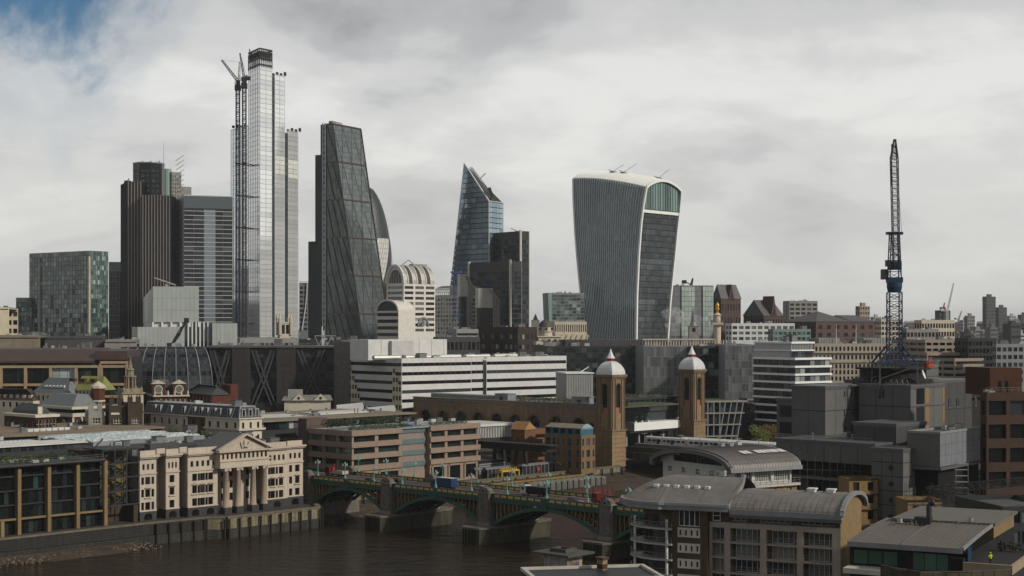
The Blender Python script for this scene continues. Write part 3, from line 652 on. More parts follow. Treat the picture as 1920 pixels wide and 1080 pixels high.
 for (px, Yy, yt) in ((522, 1356, 140), (550, 1372, 245), (447, 1376, 238)):
  q = L2(px, Yy); m2 = MB()
  for k in range(4): m2.box(q[0] - 6 + k * 3.4, q[1] + 2, Z(yt, Yy) - o.z - .4, q[0] - 4 + k * 3.4, q[1] + 5, Z(yt, Yy) - o.z + 1.6 + (k % 2))
  t.part('roof_plant', m2, steel_d)
silver_tower()
def tower_crane(name, label, base, top_z, w, jibs, cols, cabs=True, thick=.5, n=40, zsplit=None, sections=None):
 """mast + jib; base is the foot, jibs = list of (dx, dy, dz, width0, width1, segments, material)"""
 t = Thing(name, label, 'crane', base); mb = MB(); H = top_z - base[2]
 mb.lattice((0, 0, 0), (0, 0, H), w, w, n, thick); t.part('mast', mb, cols[0])
 return t, H
crane_blue = mat('crane_blue', (.035, .07, .17), .5, .2); crane_grey = mat('crane_grey', (.16, .18, .22), .5, .2); crane_red = mat('crane_red', (.42, .04, .02), .5); crane_white = mat('crane_white', (.6, .6, .6), .5)
def twin_cranes():
 for i, (px, top, col, lbl) in enumerate(((446, 152, crane_blue, 'blue tower crane with raised jib up the side of the silver skyscraper'), (458, 148, steel_d, 'dark tower crane hugging the silver skyscraper beside the blue one'))):
  Y = 1326 - i * 4; base = Vector((X(px, Y), Y, GZ)); t, H = tower_crane('tower_crane', lbl, base, Z(top, Y), 2.9, None, [col], n=70, thick=.62)
  mb = MB(); mb.box(-2.4, -2.4, H - 8, 2.4, 2.4, H - 3.5); mb.box(-1.6, -1.6, H - 3.5, 1.6, 1.6, H + .5); t.part('slewing_platform', mb, steel_d)
  for k in range(7):
   ty = MB(); z = 30 + k * 27; ty.bar((0, 0, z), (7, 22 + i * 4, z), .7); ty.box(-2, -2, z - .5, 2, 2, z + .5); t.part('wall_tie', ty, steel_d)
  mb = MB(); A = P(436 if i == 0 else 452, 138 if i == 0 else 130, Y) - base;
  if i == 0:
   tip = P(416, 113, Y) - base; mb.lattice((0, 0, H), tip, 2.2, 1.2, 9, .5); t.part('jib', mb, crane_grey)
   m3 = MB(); m3.lattice((1, 0, H), P(449, 116, Y) - base, 1.8, .8, 5, .4); m3.bar(P(449, 116, Y) - base, tip, .2); m3.bar(P(449, 116, Y) - base, (5, 0, H + 3), .3); t.part('a_frame', m3, crane_white)
   m4 = MB(); m4.box(3, -1.5, H, 7.5, 1.5, H + 3.4); t.part('counterweight', m4, steel_d); m5 = MB(); m5.box(-2.4, -2.2, H - 3, -1, -.8, H - .4); t.part('operator_cab', m5, crane_white)
  else:
   tip = P(450, 100, Y) - base; mb.lattice((0, 0, H), tip, 1.7, .8, 9, .42); t.part('jib', mb, crane_grey)
   m3 = MB(); m3.lattice((.5, 0, H), P(463, 141, Y) - base, 1.6, .8, 3, .4); m3.bar(P(463, 143, Y) - base, tip, .2); t.part('a_frame', m3, steel_d)
   m4 = MB(); m4.box(1.5, -1.5, H - 1, 5, 1.5, H + 2); t.part('counterweight', m4, steel_d)
twin_cranes()
def wedge_tower():
 Y = 1364.0; a = 60; t = Thing('wedge_tower', 'dark green glass wedge tower with sloping front and ladder truss', 'skyscraper', (X(623, Y), Y, GZ), R(a))
 H = t.zat(232); W = 0
 W = t.sx(676); Dp = 39.0
 fr = mat('wedge_frame', (.05, .065, .062), .45, .15, metal=.3); rd = mat('wedge_band', (.13, .075, .075), .6)
 def front(x, z): return -Dp * (1 - z / H)          # local y of the sloping face
 body = MB(); e = .5
 body.raw([(e, e, 0), (W - e, e, 0), (W - e, e, H - .5), (e, e, H - .5), (e, e - Dp, 0), (W - e, e - Dp, 0), (W - e, 12, 0), (e, 12, 0), (W - e, 12, H - .5), (e, 12, H - .5)],
             [(4, 5, 2, 3), (7, 9, 8, 6), (3, 2, 8, 9), (5, 6, 8, 2), (4, 3, 9, 7)]); t.part('floors', body, steel_d)
 nf, nx = 49, 12; z0 = 0
 cnt = 0; rest = MB()
 for j in range(nf):
  za, zb = H * j / nf + .12, H * (j + 1) / nf - .12
  if za < 15: continue
  for i in range(nx):
   xa, xb = W * i / nx + .12, W * (i + 1) / nx - .12
   pts = [(xa, front(xa, za), za), (xb, front(xb, za), za), (xb, front(xb, zb), zb), (xa, front(xa, zb), zb)]
   if i % 2 == 0 and j % 2 == 0 and cnt < 150:
    pts = [(xa, front(0, za), za), (xb, front(0, za), za), (xb, front(0, zb), zb), (xa, front(0, zb), zb)]
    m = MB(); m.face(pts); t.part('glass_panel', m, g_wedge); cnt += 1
   else: rest.face(pts)
 side = MB()
 for j in range(nf):
  za, zb = H * j / nf + .12, H * (j + 1) / nf - .12
  if za < 15: continue
  yf = front(0, (za + zb) / 2); n = max(1, int((6 - yf) / 4))
  for i in range(n):
   ya, yb = 6 + (yf - 6) * i / n, 6 + (yf - 6) * (i + 1) / n
   side.face([(0, ya - .1, za), (0, yb + .1, za), (0, yb + .1, zb), (0, ya - .1, zb)])
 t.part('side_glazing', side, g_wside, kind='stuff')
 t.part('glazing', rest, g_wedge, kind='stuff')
 mf = MB(); xb = MB()
 for k in range(8):
  z = H * k / 7.0 if k < 7 else H
  y = front(0, z)
  for q in (0,): xb.bar((0, y - .5, z), (W, y - .5, z), .7, 1.0)
  xb.bar((-.4, y, z), (-.4, 6, z), .6, .9)
  t.part('storey_band', xb, rd); xb = MB()
 for k in range(7):
  za, zb = H * k / 7, H * (k + 1) / 7
  for i in range(6):
   x0, x1 = W * i / 6, W * (i + 1) / 6
   mf.bar((x0, front(0, za) - .35, za), (x1, front(0, zb) - .35, zb), .16, .2) if (i + k) % 2 else mf.bar((x1, front(0, za) - .35, za), (x0, front(0, zb) - .35, zb), .16, .2)
  ya, yb = front(0, za), front(0, zb); m = max(1, int(round((6 - ya) / 8)))
  for i in range(m):
   y0 = 6 + (ya - 6) * (i + 1) / m; y1 = 6 + (yb - 6) * i / m
   mf.bar((-.35, y0, za), (-.35, y1, zb), .5, .6)
 mf.bar((0, -Dp - .4, 0), (0, -.4, H), .8); mf.bar((W, -Dp - .4, 0), (W, -.4, H), .8); mf.bar((W + .2, -Dp, 0), (W + .2, 0, H + .6), .5)
 t.part('mega_frame', mf, fr)
 la = MB(); y0, y1 = 7.0, t.sy(606); n = 44; blu = mat('ladder_grey', (.34, .36, .40), .5, .15)
 for y in (y0, y1): la.bar((-.6, y, 0), (-.6, y, H + 1), .9)
 for k in range(n):
  za, zb = H * k / n, H * (k + 1) / n; ym = (y0 + y1) / 2
  la.bar((-.6, y0, za), (-.6, y1, za), .5); la.bar((-.6, y0, za), (-.6, ym, zb), .45); la.bar((-.6, y1, za), (-.6, ym, zb), .45)
 t.part('ladder_truss', la, blu)
 bk = MB(); bk.box(.2, y0, 0, W * .9, y1, H); t.part('lift_core', bk, mat('core_dark', (.016, .02, .026), .35, .15))
 for l, r, yt in ((591, 607, 289), (578, 593, 452), (601, 613, 232)):
  m = MB(); ya, yb = t.sy(r, 4), t.sy(l, 4); zt = Z(yt, Y + ya * .5) - GZ; m.box(4, ya, 0, 30, yb, zt)
  for k in range(int(zt / 4)): m.box(3.9, ya, k * 4, 4, yb, k * 4 + .5)
  t.part('north_core', m, mat('core_blue', (.022, .032, .042), .3, .15))
 bm = MB(); bm.box(6, 2, H, W - 2, 7, H + 1.2); bm.lattice((5, 4, H + 2), (18, 3, H + 2), 1.6, 1.2, 5, .3); bm.box(3, 2, H, 8, 6, H + 3); t.part('cleaning_cradle', bm, conc)
wedge_tower()
def bullet():
 Y = 1510.0; cx = X(683, Y); t = Thing('bullet_tower', 'rounded bullet shaped tower with pale and dark spiral glazing behind the wedge', 'skyscraper', (cx, Y, GZ))
 H = Z(346, Y) - GZ; prof = []
 for k in range(41):
  f = k / 40; r = 28.3 * (.86 + .14 * math.sin(min(1, f / .38) * math.pi / 2)) if f < .38 else 28.3 * math.sqrt(max(0, 1 - ((f - .38) / .62) ** 2.35)); prof.append((max(r, .3), H * f))
 n = 54; mats = [mat('bullet_pale', (.62, .62, .59), .25, .15, metal=.1), mat('bullet_dark', (.06, .068, .075), .45), steel_g]
 for s in range(6):                       # six spiral bands of diamond panes
  mb = MB(); fr = MB()
  for j in range(40):
   for i in range(9):
    k = s * 9 + i; tw = j * .55
    def pt(jj, ii): r, z = prof[jj]; a = 2 * math.pi * (s * 9 + ii + jj * .55) / n; return (r * math.cos(a), r * math.sin(a), z)
    dark = i < 3 or j >= 29
    mb.face([pt(j, i), pt(j, i + 1), pt(j + 1, i + 1), pt(j + 1, i)], 1 if dark or j > 36 else 0)
    if not dark: fr.bar(pt(j, i), pt(j + 1, i), .3); fr.bar(pt(j, i), pt(j, i + 1), .25)
  b = t.part('spiral_band', mb, mats); t.part('diagrid', fr, steel_g, b, kind='stuff')
bullet()
def flared_tower():
 Yc = 1200.0; a = 50.0; t = Thing('flared_tower', 'top heavy curving tower with white vertical fins and arched glass top', 'skyscraper', (X(1193, Yc), Yc, GZ), R(a))
 keys = [(637, 1098, 1193, 1252), (560, 1090, 1194, 1257), (480, 1082.5, 1197.5, 1265), (420, 1078, 1202, 1270.5), (380, 1075.5, 1207, 1275), (350, 1075, 1212.5, 1277.5)]
 ca, sa = math.cos(R(a)), math.sin(R(a))
 def lev(y):
  y = max(350, min(y, 660))
  for p, q in zip(keys[:-1], keys[1:]):
   if q[0] <= y or q is keys[-1]: f = (p[0] - y) / (p[0] - q[0]); f = f if y <= 637 else 0; break
  l, c, r = [p[i] + (q[i] - p[i]) * f for i in (1, 2, 3)]
  x, yy = X(c, Yc), Yc; kl, kr = (l - 960) / F, (r - 960) / F
  D = (x - kl * yy) / (sa + kl * ca); W = (kr * yy - x) / (ca - kr * sa)
  dx = x - t.loc.x; return dx * ca, -dx * sa, W, D       # corner in local coordinates
 zt0 = t.zat(351); NZ = 36; NS = 31
 zs = [(zt0) * k / NZ for k in range(NZ + 1)]
 LV = [lev(HZ - (z + GZ - CH) * F / Yc) for z in zs]
 def ztop(s): return zt0 + 12.5 * math.sin(s * 1.35) * (1 - .12 * s)   # roofline along the long side, s = 0 at the front corner
 def longface(s, k, out=0.0):
  cx, cy, W, D = LV[k]; bul = 2.2 * math.sin(math.pi * s); f = k / NZ
  z = zs[k] + (ztop(s) - zt0) * max(0, (f - .8) / .2)
  return (cx - bul - out, cy + D * s, z)
 gl = glass('flared_glass', (.07, .085, .093), (.12, .14, .148), 1.2, .06, metal=.5, spec=.9, warp=.012); fin = mat('fin_white', (.50, .56, .58), .4, .08); whi = mat('flared_white', (.74, .75, .73), .4, .06)
 fl = MB(); ni = 20; cnt = 0
 for k in range(4, NZ):
  for i in range(ni):
   q = [longface((i + 1) / ni, k), longface(i / ni, k), longface(i / ni, k + 1), longface((i + 1) / ni, k + 1)]
   fl.face(q)
 t.part('glazing', fl, gl, kind='stuff')
 for i in range(NS + 1):
  m = MB(); s = i / NS
  for k in range(3, NZ):
   p, q = longface(s, k), longface(s, k + 1); w = .21; o = .42
   m.raw([(p[0] - o, p[1] - w, p[2]), (p[0] - o, p[1] + w, p[2]), (p[0] + .1, p[1] + w, p[2]), (p[0] + .1, p[1] - w, p[2]), (q[0] - o, q[1] - w, q[2]), (q[0] - o, q[1] + w, q[2]), (q[0] + .1, q[1] + w, q[2]), (q[0] + .1, q[1] - w, q[2])],
                  [(0, 4, 5, 1), (1, 5, 6, 2), (3, 7, 4, 0)])
  t.part('fin', m, fin)
 cnt = 0; nx = 12; rest = MB()
 def front(x, k, inn=0.0):
  cx, cy, W, D = LV[k]; return (cx + W * x, cy + inn, zs[k])
 ksill = NZ - 4
 for k in range(3, ksill):
  for i in range(nx):
   xa, xb = .02 + .97 * i / nx, .02 + .97 * (i + 1) / nx - .006
   A, B, C, Dd = front(xa, k, .9), front(xb, k, .9), front(xb, k + 1, .9), front(xa, k + 1, .9)
   C = (C[0], C[1], C[2] - .35); Dd = (Dd[0], Dd[1], Dd[2] - .35)
   if k > 9 and cnt < 240: m = MB(); m.face([A, B, C, Dd]); t.part('glass_panel', m, gl); cnt += 1
   else: rest.face([A, B, C, Dd])
 t.part('lower_glazing', rest, gl, kind='stuff')
 rs = MB()
 for k in range(0, NZ):
  a_, b_ = LV[k], LV[k + 1]; rs.face([(a_[0] + a_[2], a_[1] + .5, zs[k]), (a_[0] + a_[2], a_[1] + a_[3], zs[k]), (b_[0] + b_[2], b_[1] + b_[3], zs[k + 1]), (b_[0] + b_[2], b_[1] + .5, zs[k + 1])]); rs.face([(a_[0] + a_[2], a_[1] + a_[3], zs[k]), (a_[0], a_[1] + a_[3], zs[k]), (b_[0], b_[1] + b_[3], zs[k + 1]), (b_[0] + b_[2], b_[1] + b_[3], zs[k + 1])])
 t.part('rear_glazing', rs, gl, kind='stuff')
 ed = MB()
 for x, o in ((0, 0), (1, 0)):
  for k in range(0, NZ): ed.bar(front(x, k), front(x, k + 1), 1.5, 1.6)
 cx, cy, W, D = LV[ksill]; ed.box(cx + .5, cy - .1, zs[ksill] - 1.2, cx + W - .5, cy + 1.2, zs[ksill] + 1.6); ed.box(cx + .5, cy + .2, zs[ksill] + 6.5, cx + W - .5, cy + 1.0, zs[ksill] + 7.5)
 for k in range(0, NZ): ed.bar(longface(1, k), longface(1, k + 1), 1.4)
 cx, cy, W, D = LV[NZ]; rise = 6.5; NA = 14
 def arch(x, s=0.0): return (cx + W * x, cy + D * s, ztop(s) + rise * math.sin(math.pi * x) ** .8)
 for i in range(NA): ed.bar(arch(i / NA), arch((i + 1) / NA), 1.5, 1.8)
 for i in range(20): ed.bar((cx, cy + D * i / 20, ztop(i / 20)), (cx, cy + D * (i + 1) / 20, ztop((i + 1) / 20)), 1.2, 1.2)
 t.part('white_frame', ed, whi)
 gm = MB(); gg = glass('sky_garden_glass', (.02, .05, .045), (.16, .24, .22), 1.2, .05, spec=.8)
 for i in range(NA):
  a0, a1 = arch(i / NA), arch((i + 1) / NA); zs0 = zs[ksill] + 1.6
  gm.face([(a0[0], cy + 1.2, zs0), (a1[0], cy + 1.2, zs0), (a1[0], cy + 1.2, a1[2]), (a0[0], cy + 1.2, a0[2])])
 t.part('garden_window', gm, gg)
 mm = MB()
 for i in range(1, NA): a0 = arch(i / NA); mm.bar((a0[0], cy + 1.0, zs[ksill] + 1.6), (a0[0], cy + 1.0, a0[2]), .25)
 t.part('garden_mullion', mm, steel_d)
 rf = MB(); rs = MB()
 for j in range(24):
  s0, s1 = j / 24, (j + 1) / 24
  for i in range(NA): rf.face([arch(i / NA, s0), arch((i + 1) / NA, s0), arch((i + 1) / NA, s1), arch(i / NA, s1)], 0)
 t.part('roof_vault', rf, g_teal)
 for j in range(46):
  s = (j + .3) / 46; q = MB()
  pts = [arch(i / 8 * .85, s) for i in range(9)]
  for p1, p2 in zip(pts[:-1], pts[1:]): q.bar((p1[0], p1[1], p1[2] + .4), (p2[0], p2[1], p2[2] + .4), .55, 1.0)
  t.part('roof_louvre', q, whi)
 wm = MB()
 for j in range(15, 24):
  for i in range(NA): wm.face([(p[0], p[1], p[2] + .7) for p in (arch(i / NA, j / 24), arch((i + 1) / NA, j / 24), arch((i + 1) / NA, (j + 1) / 24), arch(i / NA, (j + 1) / 24))])
 t.part('roof_cladding', wm, whi)
 core = MB()
 for k in range(0, NZ - 4, 3):
  a_, b_ = LV[k], LV[min(k + 3, NZ)]; i_ = a_ if k < 14 else a_; core.box(max(a_[0], b_[0]) + 3.4, max(a_[1], b_[1]) + 3, zs[k], min(a_[0] + a_[2], b_[0] + b_[2]) - 1, a_[1] + min(a_[3], b_[3]) - 2, zs[k + 3])
 t.part('floors', core, steel_d)
 if 0: core.raw([(c0[0] + 1, c0[1] + 2, 0), (c0[0] + c0[2], c0[1] + 2, 0), (c0[0] + c0[2], c0[1] + c0[3] - 1, 0), (c0[0] + 1, c0[1] + c0[3] - 1, 0), (c1[0] + 1, c1[1] + 2, zt0), (c1[0] + c1[2], c1[1] + 2, zt0), (c1[0] + c1[2], c1[1] + c1[3] - 1, zt0), (c1[0] + 1, c1[1] + c1[3] - 1, zt0)],
             [(0, 1, 5, 4), (1, 2, 6, 5), (2, 3, 7, 6), (3, 0, 4, 7), (4, 5, 6, 7)])
 for x, s, tx, tz in ((.35, .62, 9, 7), (.4, .5, 11, 8), (.6, .12, 9, 8)):
  m = MB(); p = arch(x, s); m.box(p[0] - 2, p[1] - 2, p[2] - .5, p[0] + 2, p[1] + 2, p[2] + 1.6); m.bar((p[0], p[1], p[2] + 1.5), (p[0] + tx * .6, p[1] - tx * .7, p[2] + tz), .35); m.bar((p[0], p[1], p[2] + 1.5), (p[0] - 2, p[1] + 3, p[2] + 3), .5); t.part('cleaning_crane', m, conc)
flared_tower()
def blade():
 Y = 1376.0; t = Thing('blade_tower', 'blue glass blade tower tapering to a sharp peak', 'skyscraper', (X(917, Y), Y, GZ)); o = t.loc
 def q(px, py, Yy): return P(px, py, Yy) - o
 zb = 0
 T = q(870.5, 306, 1402); A0 = q(829, 610, 1412); C1 = q(917, 377, Y); C0 = q(917, 640, Y); B1 = q(943, 380, 1396); B0 = q(943, 640, 1396)
 for p in (A0, C0, B0): p.z = zb
 A0 = Vector((X(824, 1412) - o.x, 1412 - o.y, 0))
 back = Vector((X(900, 1440) - o.x, 1440 - o.y, 0)); back2 = Vector((X(925, 1440) - o.x, 1440 - o.y, Z(400, 1440) - o.z))
 mb = MB(); K = Vector((0, 5, 0)); a, b, c, d, e, f = A0 + K + Vector((2, 0, 0)), C0 + K, C1 + K, T + K, B0 + K, B1 + K
 mb.face([a, b, c]); mb.face([a, c, d]); mb.face([b, e, f, c]); mb.face([d, c, f, back2]); mb.face([a, d, back2, back]); mb.face([e, back, back2, f]); t.part('core', mb, steel_d)
 def strip(zl, zh):
  def left(z): f = z / T.z; return A0.lerp(T, f) if f < 1 else T
  def right(z):
   if z <= C1.z: return Vector((C0.x, C0.y, z))
   f = (z - C1.z) / (T.z - C1.z); return C1.lerp(T, min(f, 1))
  return left(zl), right(zl), right(zh), left(zh)
 n = 44; fh = T.z / n
 for k in range(5, n):
  a, b, c, d = strip(k * fh + .25, (k + 1) * fh - .35)
  nn = (b - a).cross(d - a).normalized() * .4
  if nn.y > 0: nn = -nn
  m = MB(); w = max(1, int((b - a).length / 7))
  for i in range(w): m.face([a.lerp(b, i / w) + nn, a.lerp(b, (i + .96) / w) + nn, d.lerp(c, (i + .96) / w) + nn, d.lerp(c, i / w) + nn])
  t.part('glass_storey', m, g_blue)
  if k * fh < C1.z:
   z1 = min((k + 1) * fh - .35, C1.z); m = MB(); nn = Vector((.3, -.3, 0))
   p0, p1 = Vector((C0.x, C0.y, 0)) + nn, Vector((B0.x, B0.y, 0)) + nn
   for i in range(4): u0, u1 = p0.lerp(p1, i / 4), p0.lerp(p1, (i + .95) / 4); m.face([(u0.x, u0.y, k * fh + .25), (u1.x, u1.y, k * fh + .25), (u1.x, u1.y, z1), (u0.x, u0.y, z1)])
   t.part('glass_storey', m, glass('glass_sky', (.16, .25, .31), (.34, .45, .5), 1.2, .06, metal=.6, spec=.8, warp=.03))
 ed = MB(); ed.bar(A0, T, .9); ed.bar(T, C1, .9); ed.bar(C0, C1, .7); ed.bar(C1, B1, .6); ed.bar(B0, B1, 1.0); t.part('edge_trim', ed, steel_w)
 cr = MB(); p = T.lerp(C1, .45); cr.lattice(T.lerp(C1, .12) + Vector((3, 0, 0)), T.lerp(C1, .75) + Vector((4, 0, 1)), 2.0, 2.0, 9, .35); cr.bar(p + Vector((4, 0, 1)), p + Vector((9, 0, 6)), .8); t.part('cleaning_track', cr, conc)
 cb = MB(); p = C1 + Vector((1, 3, 0)); cb.bar(p, p + Vector((1.5, 0, 5)), 1.0); cb.bar(p + Vector((1.5, 0, 5)), p + Vector((-1, 0, 12)), 3.2, 2.6); t.part('cleaning_crane', cb, steel_d)
blade()
def stepped():
 Y = 1352.0
 t = at_corner('stepped_tower', 'black glass stepped office tower with pale corner strips', 'office tower', 906, 976, 992, Y, 38)
 strip = mat('strip_pale', (.55, .53, .47), .5, .1)
 zt = t.zat(433); rows = [(z, z + 3.1) for z in [4.0 * k + 30 for k in range(int((zt - 34) / 4.0))]]
 block(t, zt, steel_d, [g_navy, g_dark], L=(div(0, t.D, 9, .93), rows), Rf=(div(0, t.W, 3, .9), rows), rec=.1)
 m = MB(); m.bar((-.2, -.2, 0), (-.2, -.2, zt + 1), 1.6); m.bar((-.2, t.D, 0), (-.2, t.D, zt + .5), 1.4); m.bar((t.W, 0, 0), (t.W, 0, zt), .9); t.part('corner_strip', m, strip)
 cl = MB(); cl.bar((4, 8, zt), (2, 16, zt + 3), .5); t.part('roof_gantry', cl, steel_d); t.finish('glass_panel')
 t2 = at_corner('stepped_tower', 'lower black glass wing with pale corner strip below the stepped tower', 'office tower', 880, 957, 978, Y - 30, 38)
 zt = t2.zat(489); rows = [(z, z + 3.2) for z in [4.0 * k + 30 for k in range(int((zt - 34) / 4.0))]]
 block(t2, zt, steel_d, [g_navy, g_dark], L=(div(0, t2.D, 9, .93), rows), Rf=(div(0, t2.W, 3, .9), rows), rec=.1)
 m = MB(); m.bar((-.2, -.2, 0), (-.2, -.2, zt + 1), 1.6); m.bar((-.2, t2.D, 0), (-.2, t2.D, zt + 1), 1.8); t2.part('corner_strip', m, strip); t2.finish('glass_panel')
stepped()
def bronze():
 Y = 1320.0; t = Thing('finned_tower', 'dark bronze tower of clustered vertical finned wings with a black core', 'skyscraper', (X(268, Y), Y, GZ)); o = t.loc
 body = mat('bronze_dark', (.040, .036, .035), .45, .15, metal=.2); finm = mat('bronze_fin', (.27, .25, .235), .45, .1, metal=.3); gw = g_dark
 def q(px, Yy): return (X(px, Yy) - o.x, Yy - o.y)
 wings = [([q(228, 1346), q(241, 1312), q(264, 1312), q(271, 1330), q(262, 1366), q(236, 1366)], 341), ([q(265, 1318), q(268, 1302), q(318, 1302), q(329, 1326), q(326, 1360), q(270, 1360)], 369)]
 for poly, yt in wings:
  zt = Z(yt, 1315) - o.z; m = MB(); m.prism(poly, 0, zt); w = t.part('wing', m, body)
  for (A, B) in zip(poly, poly[1:] + poly[:1]):
   d, L = face_frame(A, B); n = (d[1], -d[0])
   if n[1] > .3: continue
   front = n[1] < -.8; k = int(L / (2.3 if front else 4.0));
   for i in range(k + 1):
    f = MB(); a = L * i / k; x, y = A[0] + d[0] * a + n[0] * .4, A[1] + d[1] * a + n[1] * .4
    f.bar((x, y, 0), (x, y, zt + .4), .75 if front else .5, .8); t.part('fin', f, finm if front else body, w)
  for band in (Z(560, 1315) - o.z, Z(475, 1315) - o.z):
   s = MB(); cx = sum(p[0] for p in poly) / 6; cy = sum(p[1] for p in poly) / 6
   s.prism([(cx + (p[0] - cx) * 1.02, cy + (p[1] - cy) * 1.02) for p in poly], band, band + 5); t.part('plant_band', s, body, w)
 cz = Z(308, 1335) - o.z; m = MB(); cc = q(279, 1335); m.lathe(cc[0], cc[1], [(13.2, 0), (13.2, cz), (0.1, cz)], 8, rot=.39); co = t.part('core', m, mat('core_black', (.010, .013, .017), .3, .1))
 wn = MB()
 for k in range(6):
  for j in range(8):
   a = -math.pi / 2 + (k - 2.5) * .33; x, y = cc[0] + 12.7 * math.cos(a), cc[1] + 12.7 * math.sin(a); wn.box(x - 1.4, y - .5, cz - 8 - j * 4.2, x + 1.4, y + .2, cz - 5.6 - j * 4.2)
 t.part('core_window', wn, g_navy, co, kind='stuff')
 rt = MB(); rt.lathe(cc[0], cc[1], [(13.5, cz), (13.5, cz + .8), (12.8, cz + .8), (12.8, cz)], 8, rot=.39)
 for i in range(9): rt.box(cc[0] - 10 + i * 2.4, cc[1] - 4, cz, cc[0] - 9 + i * 2.4, cc[1] - 2, cz + 1.2 + (i * 7 % 3) * .6)
 t.part('roof_rim', rt, steel_g, co)
 ms = MB(); p = q(307, 1330); ms.tube((*p, cz - 14), (*p, Z(266, 1330) - o.z), .28, .1); t.part('antenna_mast', ms, steel_g)
 h = MB(); p = q(238, 1335); zt = Z(341, 1315) - o.z; h.box(p[0] - 2.4, p[1], zt, p[0] + 2.4, p[1] + 4, zt + 3); h.bar((p[0], p[1] + 2, zt + 3), (p[0] + 1.5, p[1] + 2, zt + 5), .6); t.part('roof_hut', h, steel_d)
bronze()
t = at_corner('office_tower', 'pale tower top with rounded green glass corner behind the bronze tower', 'office tower', 308, 322, 340, 1650, 40)
zt = t.zat(322); rows = [(z, z + 2.6) for z in [zt - 6 - 4 * k for k in range(24)]][::-1]
block(t, zt, conc, g_green, L=(div(0, t.D, 4, .8), rows), Rf=(div(0, t.W, 4, .55), rows)); m = MB(); m.tube((-1, 7, 0), (-1, 7, t.zat(316)), 4.2, n=14); t.part('glass_drum', m, glass('drum_glass', (.10, .17, .15), (.3, .4, .36), 1, .1)); t.finish()
m = MB(); m.box(t.W, 2, 0, t.W + 13, 16, t.zat(348));
for k in range(18): m.box(t.W + .5, 1.7, 60 + k * 4.2, t.W + 12.5, 2, 61 + k * 4.2)
t.part('lower_wing', m, conc)
t = at_corner('banded_tower', 'dark glass tower with white horizontal bands beside the silver skyscraper', 'office tower', 330, 345, 436, 1300, 20)
zt = t.zat(365); fh = (zt - t.zat(607)) / 29; rows = [(t.zat(612) + fh * k + .2, t.zat(612) + fh * (k + 1) - .2) for k in range(28)]
block(t, zt, mat('band_white', (.50, .52, .53), .4, .08), [g_dark, g_dark, g_navy], Rf=(div(0, t.W, 5, .995), rows), L=(div(0, t.D, 3, .9), rows[:0]), rec=.5)
m = MB(); m.box(-.1, -.35, zt - 11, t.W, -.05, zt - .8); t.part('top_screen', m, g_navy)
sd = MB()
for k in range(40): sd.box(-.2, 0, 40 + k * 4, -.02, t.D, 40.4 + k * 4)
t.part('side_rib', sd, steel_g); m = MB(); xa, xb = t.sx(383), t.sx(404)
m.box(xa, .3, 20, xb, .45, zt - 12); t.part('glazed_bay', m, glass('bay_glass', (.10, .12, .14), (.22, .25, .27), 1, .05, metal=.5, spec=.8)); t.finish('window_band')
t = at_corner('green_glass_block', 'green glass office block with many panes and a pale corner post', 'office block', 55, 167, 203, 1150, 52)
zt = t.zat(470); zl = t.zat(632); n = 18; rows = [(zl + (zt - zl) * k / n + .2, zl + (zt - zl) * (k + 1) / n - .2) for k in range(n)]
block(t, zt, mat('green_frame', (.10, .14, .13), .5, .1), [g_green, g_green, g_teal], L=(div(0, t.D, 22, .93), rows), Rf=(div(0, t.W, 9, .9), rows), rec=.12)
m = MB(); m.bar((-.3, -.3, 0), (-.3, -.3, zt - 4), 1.5); m.bar((-.3, t.sy(75), 0), (-.3, t.sy(75), zt - 4), 1.2); t.part('corner_post', m, mat('post_cream', (.42, .39, .34), .6)); t.finish('glass_panel')
t = at_corner('green_glass_block', 'smaller dark green glass block left of the large one', 'office block', 10, 30, 60, 1190, 12, D=30)
zt = t.zat(558); rows = [(zt - 3.6 * (k + 1) + .3, zt - 3.6 * k - .3) for k in range(7)][::-1]
block(t, zt, mat('green_frame', (.10, .14, .13), .5, .1), g_teal, Rf=(div(0, t.W, 6, .85), rows), L=(div(0, t.D, 6, .85), rows), rec=.12); t.finish('glass_panel')
t = at_corner('striped_office', 'narrow grey office block with vertical pale stripes left of the bronze tower', 'office block', 203, 204, 231, 1420, 8, D=25)
zt = t.zat(491); rows = [(12, zt - 3)]; block(t, zt, mat('stripe_grey', (.24, .25, .27), .5), [g_navy, g_dark], Rf=(div(0, t.W, 7, .62), [(z, z + 4.6) for z in [30 + 5 * k for k in range(int((zt - 36) / 5))]])); t.finish()
t = at_corner('grey_office', 'grey office with a white arc mast between the silver tower and the wedge', 'office block', 560, 561, 600, 1450, 6, D=25)
zt = t.zat(530); rows = [(z, z + 2.4) for z in [zt - 6 - 4.2 * k for k in range(10)]][::-1]
block(t, zt, steel_g, g_navy, Rf=(div(0, t.W, 5, .8), rows)); m = MB(); pts = [(2.5 + 5 * math.sin(k / 8 * 1.5), -.8, zt - 44 + 44 * k / 8) for k in range(9)]
for p, q in zip(pts[:-1], pts[1:]): m.bar(p, q, .9)
m.bar((0, -.5, zt + 1), (16, -.5, zt + 1), 1.2, .7); t.part('arc_mast', m, steel_w); t.finish()
